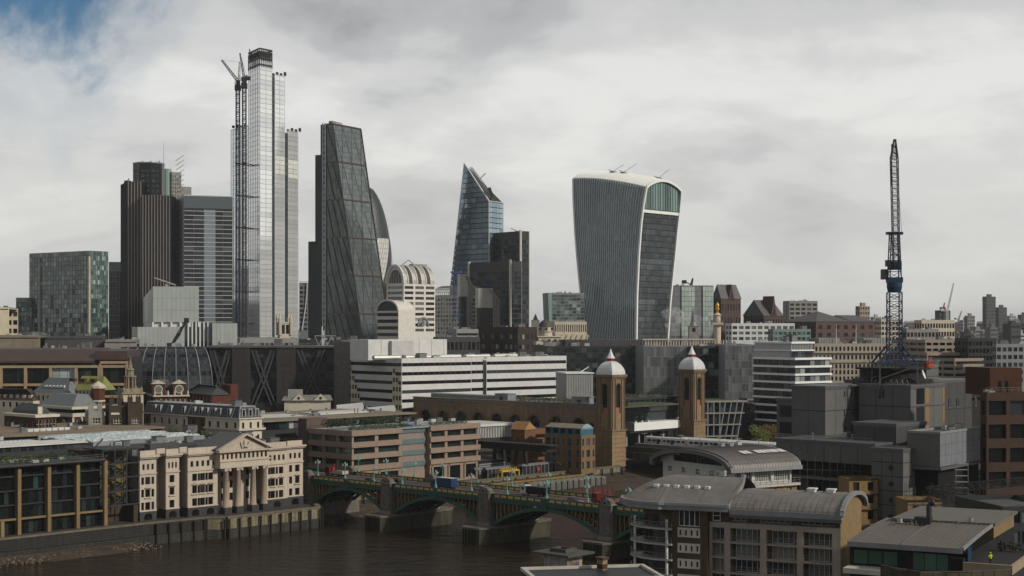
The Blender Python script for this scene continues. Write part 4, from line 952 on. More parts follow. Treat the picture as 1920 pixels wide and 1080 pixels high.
# ------------------------------------------------------------------ offices between the towers and the river front
white_p = mat('panel_white', (.56, .56, .545), .5, .1, .2); cream = mat('panel_cream', (.62, .55, .42), .7, .12); grey_p = mat('panel_grey', (.33, .33, .32), .6, .15)
def levels(t, ytop, ybot, n, frac=.6):
 a, b = t.zat(ybot), t.zat(ytop); return div(a, b, n, frac)
t = at_corner('translucent_office', 'pale translucent glass boxes stacked on white columns', 'office building', 262, 287, 373, 900, 14)
tp = mat('translucent_panel', (.40, .43, .41), .35, .1, .15); td = mat('translucent_shade', (.30, .31, .29), .4, .12)
def panel_box(t, x0, y0, z0, x1, y1, z1, nx, ny, nz, m, parent=None):
 core = MB(); core.box(x0 + .15, y0 + .15, z0, x1 - .15, y1, z1); c = t.part('box_core', core, steel_g)
 me = {}
 for (o, d, L, n) in (((x0, y0), (1, 0), x1 - x0, nx), ((x0, y1), (0, -1), y1 - y0, ny)):
  for i in range(n):
   for k in range(nz):
    q = MB(); a0, a1 = L * i / n + .05, L * (i + 1) / n - .05; b0, b1 = z0 + (z1 - z0) * k / nz + .05, z0 + (z1 - z0) * (k + 1) / nz - .05
    p = lambda a, z: (o[0] + d[0] * a, o[1] + d[1] * a, z)
    q.face([p(a0, b0), p(a1, b0), p(a1, b1), p(a0, b1)]); t.part('glass_panel', q, m, c)
zt, zb = t.zat(537), t.zat(604); panel_box(t, 0, 0, zb, t.W, t.D, zt, 10, 4, 3, tp)
x0, x1 = t.sx(258, -2), t.sx(346, -2); panel_box(t, x0, -2, 0, x1, t.D, t.zat(613), 12, 4, 4, tp)
x2, x3 = t.sx(398, -4), t.sx(445, -4); panel_box(t, x2, -4, 0, x3, t.D, t.zat(606), 6, 5, 4, tp)
m = MB(); m.box(x1, 1, 0, x2, t.D, t.zat(604)); t.part('glazed_link', m, g_teal)
m = MB(); [m.bar((x1 + (x2 - x1) * k / 7, .4, 0), (x1 + (x2 - x1) * k / 7, .4, t.zat(604)), .7) for k in range(1, 7)]; [m.bar((t.W * k / 5, .4, t.zat(613)), (t.W * k / 5, .4, zb), 1.0) for k in range(6)]; m.box(0.5, 1.4, t.zat(613), t.W, t.D, zb, 1); t.part('column', m, [steel_w, white_p])
m = MB(); m.bar((t.W * .3, 6, zt), (t.W * .3, 6, zt + 1.5), 2); m.bar((t.W * .5, 6, zt + 1), (t.W * .02, 4, zt + 5.2), .8); t.part('window_cradle', m, conc)
c = Thing('roof_crane', 'black knuckle boom crane in front of the translucent boxes', 'crane', P(321, 648, 860)); m = MB(); q = lambda px, py: P(px, py, 860) - c.loc
m.box(-2, -2, -12, 2, 2, 1.5); c.part('crane_base', m, steel_d); m = MB(); m.bar(q(323, 645), q(337, 625), 1.4); m.bar(q(337, 625), q(349, 600), 1.0); c.part('boom', m, steel_d); m = MB(); m.bar(q(324, 640), q(340, 612), .5); m.box(*(q(348, 603) - Vector((.8, .8, .8))), *(q(351, 599) + Vector((.8, .8, .8)))); c.part('ram', m, steel_d)
def vaulted():
 t = at_corner('vaulted_office', 'banded white office with a barrel vaulted top and arched gable', 'office building', 725, 757, 816, 1060, 42)
 ze = t.zat(532); n = 9; rows = [(ze - 3.6 * (k + 1) + .2, ze - 3.6 * k - 1.5) for k in range(n)][::-1]
 wl = mat('vault_white', (.60, .58, .53), .6, .12); gl = [g_dark, glass('vault_glass', (.04, .045, .04), (.2, .22, .2), 1.5)]
 block(t, ze, wl, gl, L=(div(0, t.D, 1, .86), rows), Rf=(div(0, t.W, 3, .82), rows), par=.3, rec=.5)
 r = t.D / 2; rise = t.zat(497) - ze; NA = 16
 for k in range(7):
  x0, x1 = t.W * k / 7, t.W * (k + 1) / 7; m = MB()
  for i in range(NA):
   a0, a1 = math.pi * i / NA, math.pi * (i + 1) / NA
   p = lambda x, a: (x, r - r * math.cos(a), ze + rise * math.sin(a))
   m.face([p(x0, a0), p(x1 - .3, a0), p(x1 - .3, a1), p(x0, a1)][::-1])
  t.part('vault_bay', m, [mat('vault_roof', (.42, .42, .40), .4, .15, metal=.3), mat('vault_glazing', (.10, .10, .10), .25)][k % 2])
  rb = MB()
  for i in range(NA): rb.bar(p(x0, math.pi * i / NA), p(x0, math.pi * (i + 1) / NA), .8)
  t.part('vault_rib', rb, wl)
 g = MB(); pts = [(-.05, r - r * .72 * math.cos(math.pi * i / NA), ze + .6 + rise * .72 * math.sin(math.pi * i / NA)) for i in range(NA + 1)]; g.face(pts); t.part('gable_window', g, g_dark)
 gw = MB(); pp = [(.15, r - r * math.cos(math.pi * i / NA), ze + rise * math.sin(math.pi * i / NA)) for i in range(NA + 1)]; gw.face(pp)
 for a, b in zip(pp[:-1], pp[1:]): gw.bar(a, b, 1.6)
 for i in range(1, 5): gw.bar((-.2, r * .28 + r * 1.44 * i / 5, ze + .6), (-.2, r * .28 + r * 1.44 * i / 5, ze + rise * .6), .25)
 t.part('gable', gw, wl)
 ya, yb = t.sy(747, -9), t.sy(707, -9); za = t.zat(583); m = MB(); m.box(-9, ya, 0, 4, yb, za); t.part('annex', m, wl)
 for k in range(5):
  m = MB(); z = za - 4.5 * (k + 1) + 1; m.box(-9.2, ya + .6, z, -9.0, yb - .6, z + 2.2); t.part('annex_window', m, g_dark)
 rr = (yb - ya) / 2; yc = (ya + yb) / 2; rs = t.zat(563) - za; m = MB(); gm = MB()
 for i in range(NA):
  a0, a1 = math.pi * i / NA, math.pi * (i + 1) / NA; p = lambda x, a, f=1: (x, yc - rr * f * math.cos(a), za + rs * f * math.sin(a))
  m.face([p(-9, a0), p(4, a0), p(4, a1), p(-9, a1)][::-1]); m.bar(p(-9.1, a0), p(-9.1, a1), 1.1)
 gm.face([p(-8.9, math.pi * i / NA, .95) for i in range(NA + 1)]); t.part('annex_vault', m, wl); t.part('annex_gable_window', gm, g_dark)
 xc = t.sx(793); m = MB(); zz = t.zat(612)
 for i in range(10): a0, a1 = math.pi * i / 10, math.pi * (i + 1) / 10; m.bar((xc - 4.5 * math.cos(a0), -.4, zz + 6 * math.sin(a0)), (xc - 4.5 * math.cos(a1), -.4, zz + 6 * math.sin(a1)), .9); m.bar((xc, -.3, zz), (xc - 4.5 * math.cos(a0), -.3, zz + 6 * math.sin(a0)), .25)
 t.part('porch_arch', m, steel_g); cr = MB(); cr.bar((t.W * .2, r, ze + rise), (t.W * .42, r, ze + rise + 4), .5); cr.bar((t.W * .42, r, ze + rise + 4), (t.W * .66, r, ze + rise), .5); cr.box(t.W * .5, r - 2, ze + rise - 1, t.W * .95, r + 2, ze + rise + 1.3); t.part('roof_frame', cr, conc)
 t.finish()
vaulted()
def services():
 t = at_corner('steel_services_building', 'steel office with outside pipes and barrel roof beside the stepped tower', 'office building', 815, 862, 900, 1300, 40)
 st = mat('services_steel', (.48, .47, .44), .4, .2, metal=.2); ze = t.zat(553); rows = [(z, z + 2.2) for z in [ze - 5 - 3.4 * k for k in range(9)]][::-1]
 block(t, ze, st, [g_dark, glass('pale_glass', (.06, .07, .07), (.3, .32, .32), 1.4)], L=(div(0, t.D, 9, .6), rows), Rf=(div(0, t.W, 5, .6), rows), par=.2)
 r = t.W / 2 + 2; m = MB()
 for k in range(14):
  y = t.D * k / 13; pts = [(t.W / 2 - r * math.cos(math.pi * i / 10), y, ze + 8 * math.sin(math.pi * i / 10)) for i in range(11)]
  for a, b in zip(pts[:-1], pts[1:]): m.bar(a, b, .5)
 for i in range(11): m.bar((t.W / 2 - r * math.cos(math.pi * i / 10), 0, ze + 8 * math.sin(math.pi * i / 10)), (t.W / 2 - r * math.cos(math.pi * i / 10), t.D, ze + 8 * math.sin(math.pi * i / 10)), .35)
 t.part('barrel_roof', m, st)
 for l, r_, y0, y1, Yd in ((863, 887, 516, 556, -6), (897, 938, 542, 577, -34)):
  x0, x1 = t.sx(l, Yd), t.sx(r_, Yd); zt, zb = t.zat(y0, x0, Yd), t.zat(y1, x0, Yd); m = MB(); m.box(x0, Yd, zb, x1 - (x1 - x0) * .35, Yd + 4, zt); m.box(x0 - .3, Yd - .3, zt, x1 - (x1 - x0) * .35 + .3, Yd + 4.3, zt + .8); tw = t.part('service_pod', m, st)
  sh = MB(); sh.box(x0 + 1.5, Yd + .5, 0, x1 - (x1 - x0) * .5, Yd + 3.5, zb); t.part('service_shaft', sh, steel_d, tw)
  for k in range(4):
   pm = MB(); x = x1 - (x1 - x0) * (.32 - .08 * k); pm.tube((x, Yd - .4, 20), (x, Yd - .4, zt - 2 - 2 * k), .55, n=8); pm.tube((x, Yd - .4, zt - 2 - 2 * k), (x - 4, Yd - .4, zt - 1 - 2 * k), .55, n=8); t.part('service_pipe', pm, conc, tw)
 for px, py in ((855, 512), (916, 530), (862, 592)):
  m = MB(); x = t.sx(px, -20); z = t.zat(py, x, -20); m.box(x - 5, -21, z, x + 5, -19, z + 1.2); m.bar((x, -20, z), (x + 6, -20, z + 2.4), .8); m.bar((x - 2, -20, 60), (x - 2, -20, z), .6); t.part('maintenance_crane', m, crane_blue)
 t.finish()
services()
t = at_corner('brown_office', 'low dark brown brick office with two rows of small windows', 'office building', 893, 971, 1007, 950, 48); zt = t.zat(613)
block(t, zt, mat('brick_dark_brown', (.055, .038, .033), .8, .2), [g_navy, glass('lit_glass', (.05, .07, .07), (.3, .36, .34), 1.4)], L=(div(0, t.D, 9, .62), levels(t, 622, 660, 2, .45)), Rf=(div(0, t.W, 5, .62), levels(t, 622, 660, 2, .45)))
clutter(t, 3, 3, t.W - 3, t.D - 3, zt - .9, 8); t.finish()
t = at_corner('grey_terrace_office', 'grey stepped office left of the brown brick block', 'office building', 840, 856, 897, 930, 15); zt = t.zat(617)
block(t, zt, grey_p, [g_dark, g_green], Rf=(div(0, t.W, 1, .96), levels(t, 622, 652, 3, .45)), L=(div(0, t.D, 1, .9), levels(t, 622, 652, 3, .45))); clutter(t, 2, 2, t.W - 2, t.D - 2, zt - .9, 8); t.finish()
t = at_corner('leaning_office', 'green glass office with leaning side wall left of the flared tower', 'office building', 1028, 1036, 1096, 1100, 10, D=24); zt = t.zat(549); rows = levels(t, 552, 600, 8, .86)
block(t, zt, steel_g, [g_green, g_teal, g_teal], Rf=(div(0, t.W, 8, .95), rows), rec=.1); m = MB(); m.raw([(-3.2, .2, zt), (0, .2, zt), (0, .2, 0), (-3.2, 20, zt), (0, 20, zt), (0, 20, 0)], [(0, 2, 1), (3, 4, 5), (0, 3, 5, 2), (0, 1, 4, 3)]); t.part('leaning_side', m, g_green); clutter(t, 2, 2, t.W - 2, t.D - 2, zt - .9, 10); t.finish('glass_panel')
t = at_corner('stone_bank', 'pale stone bank with columned front and white roof before the flared tower', 'building', 1035, 1040, 1100, 1010, 8, D=25); zt = t.zat(603)
block(t, zt, pale_stone, g_dark, Rf=(div(0, t.W, 15, .5), levels(t, 607, 624, 1, .8)), rec=.8); clutter(t, 2, 2, t.W - 2, t.D - 2, zt - .9, 8)
m = MB(); m.box(0, -3, 0, t.W, -.02, t.zat(626)); [m.bar((1 + k * 3.4, -3.4, t.zat(652)), (4.5 + k * 3.4, -3.4, t.zat(628)), .7) for k in range(6)]; t.part('slanted_louvre', m, pale_stone); t.finish()
def small_dome(t, x, y, z, r, h, m1, m2, drum=3.0):
 d = MB(); d.lathe(x, y, [(r, z - 14), (r, z), (r * 1.15, z), (r * 1.15, z + .5), (r * .95, z + .5), (r * .95, z + drum)], 12); t.part('drum', d, m1)
 b = MB(); b.lathe(x, y, [(r * 1.02, z + drum)] + [(r * math.cos(a), z + drum + h * math.sin(a)) for a in [k * math.pi / 16 for k in range(8)]] + [(.4, z + drum + h), (.35, z + drum + h * 1.3), (.05, z + drum + h * 1.75)], 16); t.part('dome', b, m2, smooth=True)
 w = MB(); [w.box(x + r * .97 * math.cos(a) - .5, y + r * .97 * math.sin(a) - .5, z + .9, x + r * .97 * math.cos(a) + .5, y + r * .97 * math.sin(a) + .5, z + drum - .4) for a in [k * math.pi / 3 + .3 for k in range(6)]]; t.part('drum_window', w, g_dark)
t = Thing('domed_church', 'pale stone turret with small dark dome left of the flared tower', 'church', (X(1023, 980), 980, GZ), R(20)); z = t.zat(622)
m = MB(); m.box(-7, -6, 0, 8, 10, t.zat(632)); m.box(-8, -7, t.zat(632), 9, 11, t.zat(630)); t.part('body', m, pale_stone); [t.part('arched_window', (lambda q: (q.box(-5 + k * 4, -6.2, t.zat(645), -3 + k * 4, -6.0, t.zat(636)), q)[1])(MB()), g_dark) for k in range(3)]; small_dome(t, 0, 0, z, 4.2, 4.6, pale_stone, mat('lead_dome', (.10, .09, .085), .6))
t = Thing('church_spire', 'thin dark distant spire left of the domed turret', 'church', (X(1004, 1500), 1500, GZ)); m = MB(); m.box(-4, -4, 0, 4, 4, t.zat(600)); t.part('tower', m, conc); m = MB(); m.lathe(0, 0, [(3.6, t.zat(600)), (.1, t.zat(588))], 4, rot=.78); t.part('spire', m, steel_d)
t = at_corner('striped_glass_office', 'green glass office with pale vertical bays right of the flared tower', 'office building', 1250, 1252, 1341, 1260, 6, D=40); zt = t.zat(535)
rows = levels(t, 537, 630, 10, .9); pg = glass('pale_green_glass', (.34, .42, .37), (.46, .54, .48), 1, .08, metal=.3)
mb = MB(); xs = [t.sx(p) for p in (1252, 1278, 1303, 1318, 1338)]
for i in range(4): facade(t, mb, (xs[i], 0 if i % 2 else .8), (1, 0), xs[i + 1] - xs[i], 0, zt, div(0, xs[i + 1] - xs[i], 4, .93), rows, pg if i % 2 else g_teal, .1)
mb.box(0, .8, 0, xs[-1], t.D, zt - .5); t.part('wall', mb, steel_g); clutter(t, 4, 4, t.W - 4, 30, zt - .5, 9); t.finish('glass_panel')
for (l, c, r, Y, yt, ye, yb, lab, hip) in ((1336, 1352, 1389, 1280, 533, 560, 640, 'brown granite office with steep gabled roof right of the striped glass', 0), (1394, 1432, 1468, 1240, 562, 592, 640, 'brown gabled hall with grey lead roof and turret', 1), (1470, 1530, 1640, 1150, 583, 603, 650, 'broad brown building with pyramid roof in front of the offices', 2)):
 t = at_corner('gabled_hall', lab, 'building', l, c, r, Y, 35); ze = t.zat(ye); block(t, ze, mat('brick_rose', (.115, .075, .065), .8, .2), g_dark, L=(div(0, t.D, 6, .45), levels(t, ye + 3, yb, 3, .5)), Rf=(div(0, t.W, 7, .45), levels(t, ye + 3, yb, 3, .5)), par=.1)
 zr = t.zat(yt); m = MB(); x0, y0, x1, y1 = -.6, -.6, t.W + .6, t.D + .6
 if hip == 2: m.raw([(x0, y0, ze), (x1 * .6, y0, ze), (x1 * .6, y1, ze), (x0, y1, ze), (x1 * .3, y1 / 2, zr)], [(0, 1, 4), (1, 2, 4), (2, 3, 4), (3, 0, 4)]); m.raw([(x1 * .6, y0, ze), (x1, y0, ze), (x1, y1, ze), (x1 * .6, y1, ze), (x1 * .6, y1 / 2, ze + 5), (x1 - 4, y1 / 2, ze + 5)], [(0, 1, 5, 4), (2, 3, 4, 5), (1, 2, 5), (3, 0, 4)])
 else: m.raw([(x0, y0, ze), (x1, y0, ze), (x1, y1, ze), (x0, y1, ze), (x0 + 1, y1 / 2, zr), (x1 - 1, y1 / 2, zr)], [(0, 1, 5, 4), (2, 3, 4, 5), (1, 2, 5), (3, 0, 4)])
 t.part('pitched_roof', m, mat('lead_roof', (.13, .13, .13), .6, .25, streak=.6))
 if hip < 2:
  m = MB(); w = t.W * .3; zz = zr + (3 if hip else 0); m.raw([(t.W * .35, -.8, ze), (t.W * .35 + w, -.8, ze), (t.W * .35 + w / 2, -.8, zz), (t.W * .35, t.D / 2, ze), (t.W * .35 + w, t.D / 2, ze), (t.W * .35 + w / 2, t.D / 2, zz)], [(0, 1, 2), (1, 4, 5, 2), (3, 0, 2, 5)]); t.part('cross_gable', m, mat('brick_rose', (.115, .075, .065)))
  g = MB(); g.face([(t.W * .35 + w * .3, -.9, ze + 1), (t.W * .35 + w * .7, -.9, ze + 1), (t.W * .35 + w * .5, -.9, ze + (zz - ze) * .6)]); t.part('gable_window', g, g_dark)
 t.finish()
t = Thing('monument_column', 'tall stone column with viewing gallery and golden urn', 'monument', (X(1345, 950), 950, GZ)); z = lambda y: Z(y, 950) - GZ
m = MB(); m.box(-3.6, -3.6, 0, 3.6, 3.6, 12); m.lathe(0, 0, [(3.1, 12), (2.2, 14), (2.1, z(612)), (2.0, z(609))], 14); t.part('shaft', m, pale_stone)
m = MB(); m.box(-3.3, -3.3, z(609), 3.3, 3.3, z(605)); m.lathe(0, 0, [(2.0, z(605)), (1.9, z(592)), (2.6, z(591)), (1.2, z(587))], 12); t.part('gallery', m, pale_stone); railing(t, [(-3.2, -3.2), (3.2, -3.2), (3.2, 3.2), (-3.2, 3.2), (-3.2, -3.2)], z(605), 1.6, 1.2, .12)
m = MB(); m.lathe(0, 0, [(.9, z(587)), (.7, z(583)), (1.5, z(579)), (.8, z(576)), (1.3, z(573)), (.9, z(570)), (.1, z(566))], 12); t.part('gilt_urn', m, mat('gilt', (.55, .34, .08), .35, .1, metal=.5), smooth=True)
t = Thing('church_spire', 'slender grey church spire beside the steam plume', 'church', (X(1300, 1000), 1000, GZ)); m = MB(); m.box(-3, -3, 0, 3, 3, t.zat(612)); m.box(-3.4, -3.4, t.zat(612), 3.4, 3.4, t.zat(611)); t.part('tower', m, conc); m = MB(); m.lathe(0, 0, [(2.6, t.zat(611)), (1.6, t.zat(604)), (1.4, t.zat(598)), (.1, t.zat(574))], 8); t.part('spire', m, mat('lead_grey', (.2, .21, .22), .5)); t.part('belfry_opening', (lambda q: (q.box(-1, -3.1, t.zat(622), 1, -3.0, t.zat(615)), q)[1])(MB()), g_dark)
for (l, c, r, Y, yt, yb, nL, nR, nz, m_, g_, lab) in (
 (1360, 1372, 1490, 900, 606, 640, 2, 10, 3, white_p, g_teal, 'long low office with white vaulted roof deck behind the white ribbon building'),
 (1440, 1450, 1520, 840, 617, 650, 2, 8, 3, mat('frame_aqua', (.20, .27, .26), .5), g_green, 'small green glass office with square panes behind the white ribbon building'),
 (1468, 1480, 1533, 1500, 564, 600, 2, 5, 4, conc, g_dark, 'pale grey stepped offices behind the gabled hall'),
 (1640, 1652, 1692, 1000, 598, 660, 3, 6, 6, pale_stone, g_dark, 'ornate pale stone office behind the crane mast'),
 (1714, 1728, 1790, 1100, 600, 650, 3, 12, 3, pale_stone, g_dark, 'pale classical office with colonnade right of the blue crane'),
 (1690, 1700, 1760, 1000, 617, 650, 2, 9, 2, conc, g_dark, 'low grey stone block right of the crane mast'),
 (1860, 1868, 1960, 760, 645, 720, 2, 9, 5, steel_g, g_navy, 'grey banded glass office at the far right edge'),
 (1790, 1816, 1868, 780, 634, 720, 4, 8, 6, steel_d, g_dark, 'black glass office between the stepped terraces and the right edge'),
 (-40, -20, 34, 1000, 578, 660, 3, 5, 5, cream, g_dark, 'cream banded office at the far left edge'),
 (-60, -30, 95, 830, 628, 690, 2, 12, 2, mat('sand_stone', (.24, .21, .16), .8), g_dark, 'low sandstone parapet building below the green glass block'),
 (84, 92, 200, 840, 630, 690, 2, 3, 2, mat('slate_wall', (.10, .10, .10), .8), g_dark, 'plain dark grey roof storey below the green glass block'),
 (196, 205, 262, 870, 636, 690, 2, 6, 2, conc, g_dark, 'small grey roof block left of the translucent boxes'),
 (440, 450, 560, 980, 634, 690, 2, 12, 2, grey_p, g_navy, 'long grey roof storey at the foot of the silver skyscraper'),
 (560, 575, 700, 900, 637, 690, 2, 12, 2, steel_d, g_dark, 'dark roof storey at the foot of the wedge tower'),
 (812, 820, 900, 860, 632, 690, 2, 10, 2, mat('slate_wall', (.10, .10, .10), .8), g_dark, 'dark roof storey right of the striped vaulted office'),
 (1000, 1010, 1045, 880, 641, 690, 2, 4, 2, pale_stone, g_dark, 'small pale stone block under the domed turret'),
):
 t = at_corner('low_office', lab, 'office building', l, c, r, Y, 12); zt = t.zat(yt); block(t, zt, m_, g_, L=(div(0, t.D, nL, .7), levels(t, yt + 3, yb, nz, .55)), Rf=(div(0, t.W, nR, .72), levels(t, yt + 3, yb, nz, .55)))
 clutter(t, 2, 2, t.W - 2, max(t.D - 2, 3), zt - .9, int(4 + t.W / 8), 1.1); t.finish()
m = MB()
t = at_corner('yellow_stair_turret', 'tiny cream stair turret standing on the dark roofs', 'stair turret', 1004, 1006, 1014, 860, 8, D=4); zt = t.zat(640); block(t, zt, cream, g_dark, Rf=(div(0, t.W, 1, .35), levels(t, 642, 660, 2, .4))); t.finish()
t = Thing('gothic_tower', 'cream gothic church tower with four tall pinnacles', 'church', (X(533, 1050), 1050, GZ), R(20)); zt = t.zat(606); h = 3.7; m = MB(); m.box(-h, -h, 0, h, h, zt); m.box(-h - .3, -h - .3, zt, h + .3, h + .3, zt + .8); t.part('tower', m, pale_stone)
for i, j in ((-1, -1), (1, -1), (1, 1), (-1, 1)):
 m = MB(); m.lathe(i * h, j * h, [(1.1, zt - 8), (1.1, zt + 2.2), (1.3, zt + 2.4), (.08, t.zat(587))], 6); t.part('pinnacle', m, pale_stone)
for k in range(2):
 m = MB(); m.box(-2.4 + k * 2.8, -h - .1, zt - 7, -.4 + k * 2.8, -h, zt - 1); t.part('belfry_window', m, g_dark)
far_c = mat('far_concrete', (.22, .21, .20), .9, .2); far_d = mat('far_dark', (.10, .10, .105), .9, .2); far_p = mat('far_pale', (.36, .36, .36), .9, .15)
for (l, r, Y, yt, m_, lab) in ((1842, 1867, 2600, 556, far_d, 'tallest distant dark flats tower at right'), (1866, 1888, 2620, 576, far_d, 'second distant dark flats tower beside the tallest one'), (1888, 1906, 3000, 592, far_p, 'pale distant tower right of the dark flats'),
 (1908, 1932, 2700, 590, far_d, 'dark distant tower cut by the right edge'), (1604, 1631, 1800, 574, mat('far_buff', (.30, .26, .20), .9), 'octagonal buff tower with glass cap'), (1632, 1652, 2600, 594, far_p, 'pale distant block right of the octagonal tower'),
 (1799, 1822, 2600, 600, far_p, 'pale distant flats left of the dark towers'), (1808, 1828, 2500, 592, far_c, 'grey distant tower left of the dark flats'), (1753, 1782, 1900, 582, far_d, 'dark distant block with red crane above the colonnade')):
 t = at_corner('distant_tower', lab, 'tower', l, l + (r - l) * .3, r, Y, 30); zt = t.zat(yt); n = max(4, int((zt - 20) / 5.5))
 rows = [(zt - 5.5 * (k + 1) + 1.5, zt - 5.5 * k - 1.2) for k in range(min(n, 16))][::-1]
 block(t, zt, m_, g_navy, L=(div(0, t.D, 3, .55), rows), Rf=(div(0, t.W, 4, .55), rows), par=.5); m = MB(); m.box(t.W * .3, t.D * .3, zt - .6, t.W * .7, t.D * .7, zt + 4); t.part('lift_house', m, m_); t.finish()
rnd = random.Random(11)
for i in range(78):
 px = rnd.uniform(1500, 1950) if i < 52 else (rnd.uniform(-30, 60) if i < 58 else rnd.uniform(700, 1300)); Y = rnd.uniform(1500, 4200); w = rnd.uniform(10, 26) if i < 52 else rnd.uniform(8, 18)
 yt = 612 - (rnd.uniform(-9, 8) if rnd.random() < .8 else rnd.uniform(6, 15)) * (1600 / Y) ** .3
 if i < 52 and Y < 2600: yt += 6
 fm_, pit = rnd.choice((far_c, far_d, far_p, far_c)), rnd.random() < .5; side = 'right of the blue crane' if px > 1680 else 'between the gabled halls and the blue crane' if px > 1400 else 'at the far left' if px < 100 else 'between the central towers'
 t = Thing('distant_block', 'small distant %s building with %s roof %s' % ({far_c: 'grey', far_d: 'dark', far_p: 'pale'}[fm_], 'pitched' if pit else 'flat', side), 'building', (X(px, Y), Y, GZ), R(rnd.uniform(-30, 50)), 'far low buildings on the horizon'); zt = Z(yt, Y) - GZ; W = w * Y / F; D_ = rnd.uniform(12, 28); m = MB(); m.box(0, 0, 0, W, D_, zt);
 if pit: m.raw([(0, 0, zt), (W, 0, zt), (W, D_, zt), (0, D_, zt), (1, D_ / 2, zt + 4), (W - 1, D_ / 2, zt + 4)], [(0, 1, 5, 4), (2, 3, 4, 5), (1, 2, 5), (3, 0, 4)])
 else: m.box(W * .3, D_ * .2, zt, W * .7, D_ * .7, zt + rnd.uniform(2, 5))
 t.part('walls', m, fm_)
 for k in range(3):
  q = MB(); q.box(W * .06, -.2, zt - 4.5 - k * 5, W * .94, -.02, zt - 2.2 - k * 5); t.part('window_band', q, g_navy)
def far_crane(label, px, yb, Y, pts, col):
 b = P(px, yb, Y); b.z = GZ; t = Thing('tower_crane', label, 'crane', b); m = MB(); top = P(*pts[0], Y) - b; m.lattice((0, 0, 0), top, 2, 2, 14, .5); t.part('mast', m, col); m = MB(); m.lattice(top, P(*pts[1], Y) - b, 1.8, .8, 10, .45); t.part('jib', m, col); m = MB(); m.bar(top, top + Vector((-6, 0, 3)), .8); m.box(top.x - 8, -1, top.z + 1, top.x - 4, 1, top.z + 4); t.part('counter_jib', m, col)
far_crane('distant white luffing crane on the right skyline', 1776, 612, 1900, [(1776, 585), (1788, 531)], mat('crane_white', (.6, .6, .6))); far_crane('distant small red crane by the dark block', 1766, 612, 1950, [(1767, 588), (1771, 568)], crane_red)
far_crane('tiny distant crane left of the dark flats towers', 1798, 612, 3000, [(1797, 600), (1803, 583)], far_d); far_crane('tiny crane above the striped glass office', 1296, 560, 1350, [(1296, 534), (1299, 522)], steel_d)
# ------------------------------------------------------------------ middle distance
def bronze_office():
 t = at_corner('bronze_office', 'dark glass office with bronze roof band and sandstone frame at far left', 'office building', -90, -60, 242, 640, 8, D=60)
 sand = mat('sandstone_frame', (.36, .27, .18), .75, .15); brz = mat('bronze_roof', (.095, .065, .052), .5, .2)
 zt = t.zat(656); m = MB(); m.box(0, 3.5, 0, t.W, t.D, zt - 3.4); t.part('core', m, steel_d)
 m = MB(); m.raw([(-.5, -.5, zt - 4.6), (t.W * .78, -.5, zt - 4.6), (t.W * .78, 14, zt), (-.5, 14, zt), (-.5, t.D, zt), (t.W * .78, t.D, zt), (-.5, -.5, zt - 5.4), (t.W * .78, -.5, zt - 5.4)], [(0, 1, 2, 3), (3, 2, 5, 4), (6, 7, 1, 0), (7, 5, 2, 1), (6, 0, 3)]); t.part('bronze_roof', m, brz)
 m = MB(); m.box(t.W * .782, 2.0, zt - 4.2, t.W - 1, t.D, zt - .6); t.part('bronze_roof', m, brz)
 x0, x1 = 0, t.W; zf = t.zat(690);
 for i in range(24):
  m = MB(); a, b = x0 + (x1 - x0) * i / 24, x0 + (x1 - x0) * (i + 1) / 24 - .25; m.box(a, 2.2, zf + .3, b, 2.5, zt - 5.5); t.part('upper_window', m, random.choice((g_dark, g_dark, g_navy)))
 cols = [t.sx(p) for p in (-40, 2, 48, 95, 143, 186, 190, 238)]
 zz = [t.zat(y) for y in (688, 722, 745, 775)]
 fr = MB()
 for c in cols: fr.box(c - .55, -.8, 0, c + .55, .8, zf + .3)
 for k, z in enumerate(zz[:3]): fr.box(0, -.6, z - .5, t.W, .7, z + .5)
 fr.box(t.sx(188), -.9, zf + 1.6, t.sx(240), .9, zf + 2.6); fr.box(t.sx(186), -.8, zf + .3, t.sx(190), .8, zf + 1.6); fr.box(t.sx(236), -.8, zf + .3, t.sx(240), .8, zf + 1.6)
 t.part('stone_frame', fr, sand)
 for a, b in zip(cols[:-1], cols[1:]):
  if b - a < 3: continue
  for k in range(3):
   n = 3
   for j in range(n):
    m = MB(); p, q = a + .6 + (b - a - 1.2) * j / n, a + .6 + (b - a - 1.2) * (j + 1) / n - .12; lit = 95 <= 960 + a / 640 * F < 120
    m.box(p, .9, zz[k + 1] + .6, q, 1.1, zz[k] - .6); m.box(p, .8, (zz[k] + zz[k + 1]) / 2, q, .9, (zz[k] + zz[k + 1]) / 2 + .15); t.part('window', m, glass('blind_glass', (.20, .25, .25), (.3, .36, .36), 1) if a == cols[3] and k == 0 else g_dark)
 clutter(t, 20, 18, t.W * .7, 40, zt, 12, 1.0)
bronze_office()
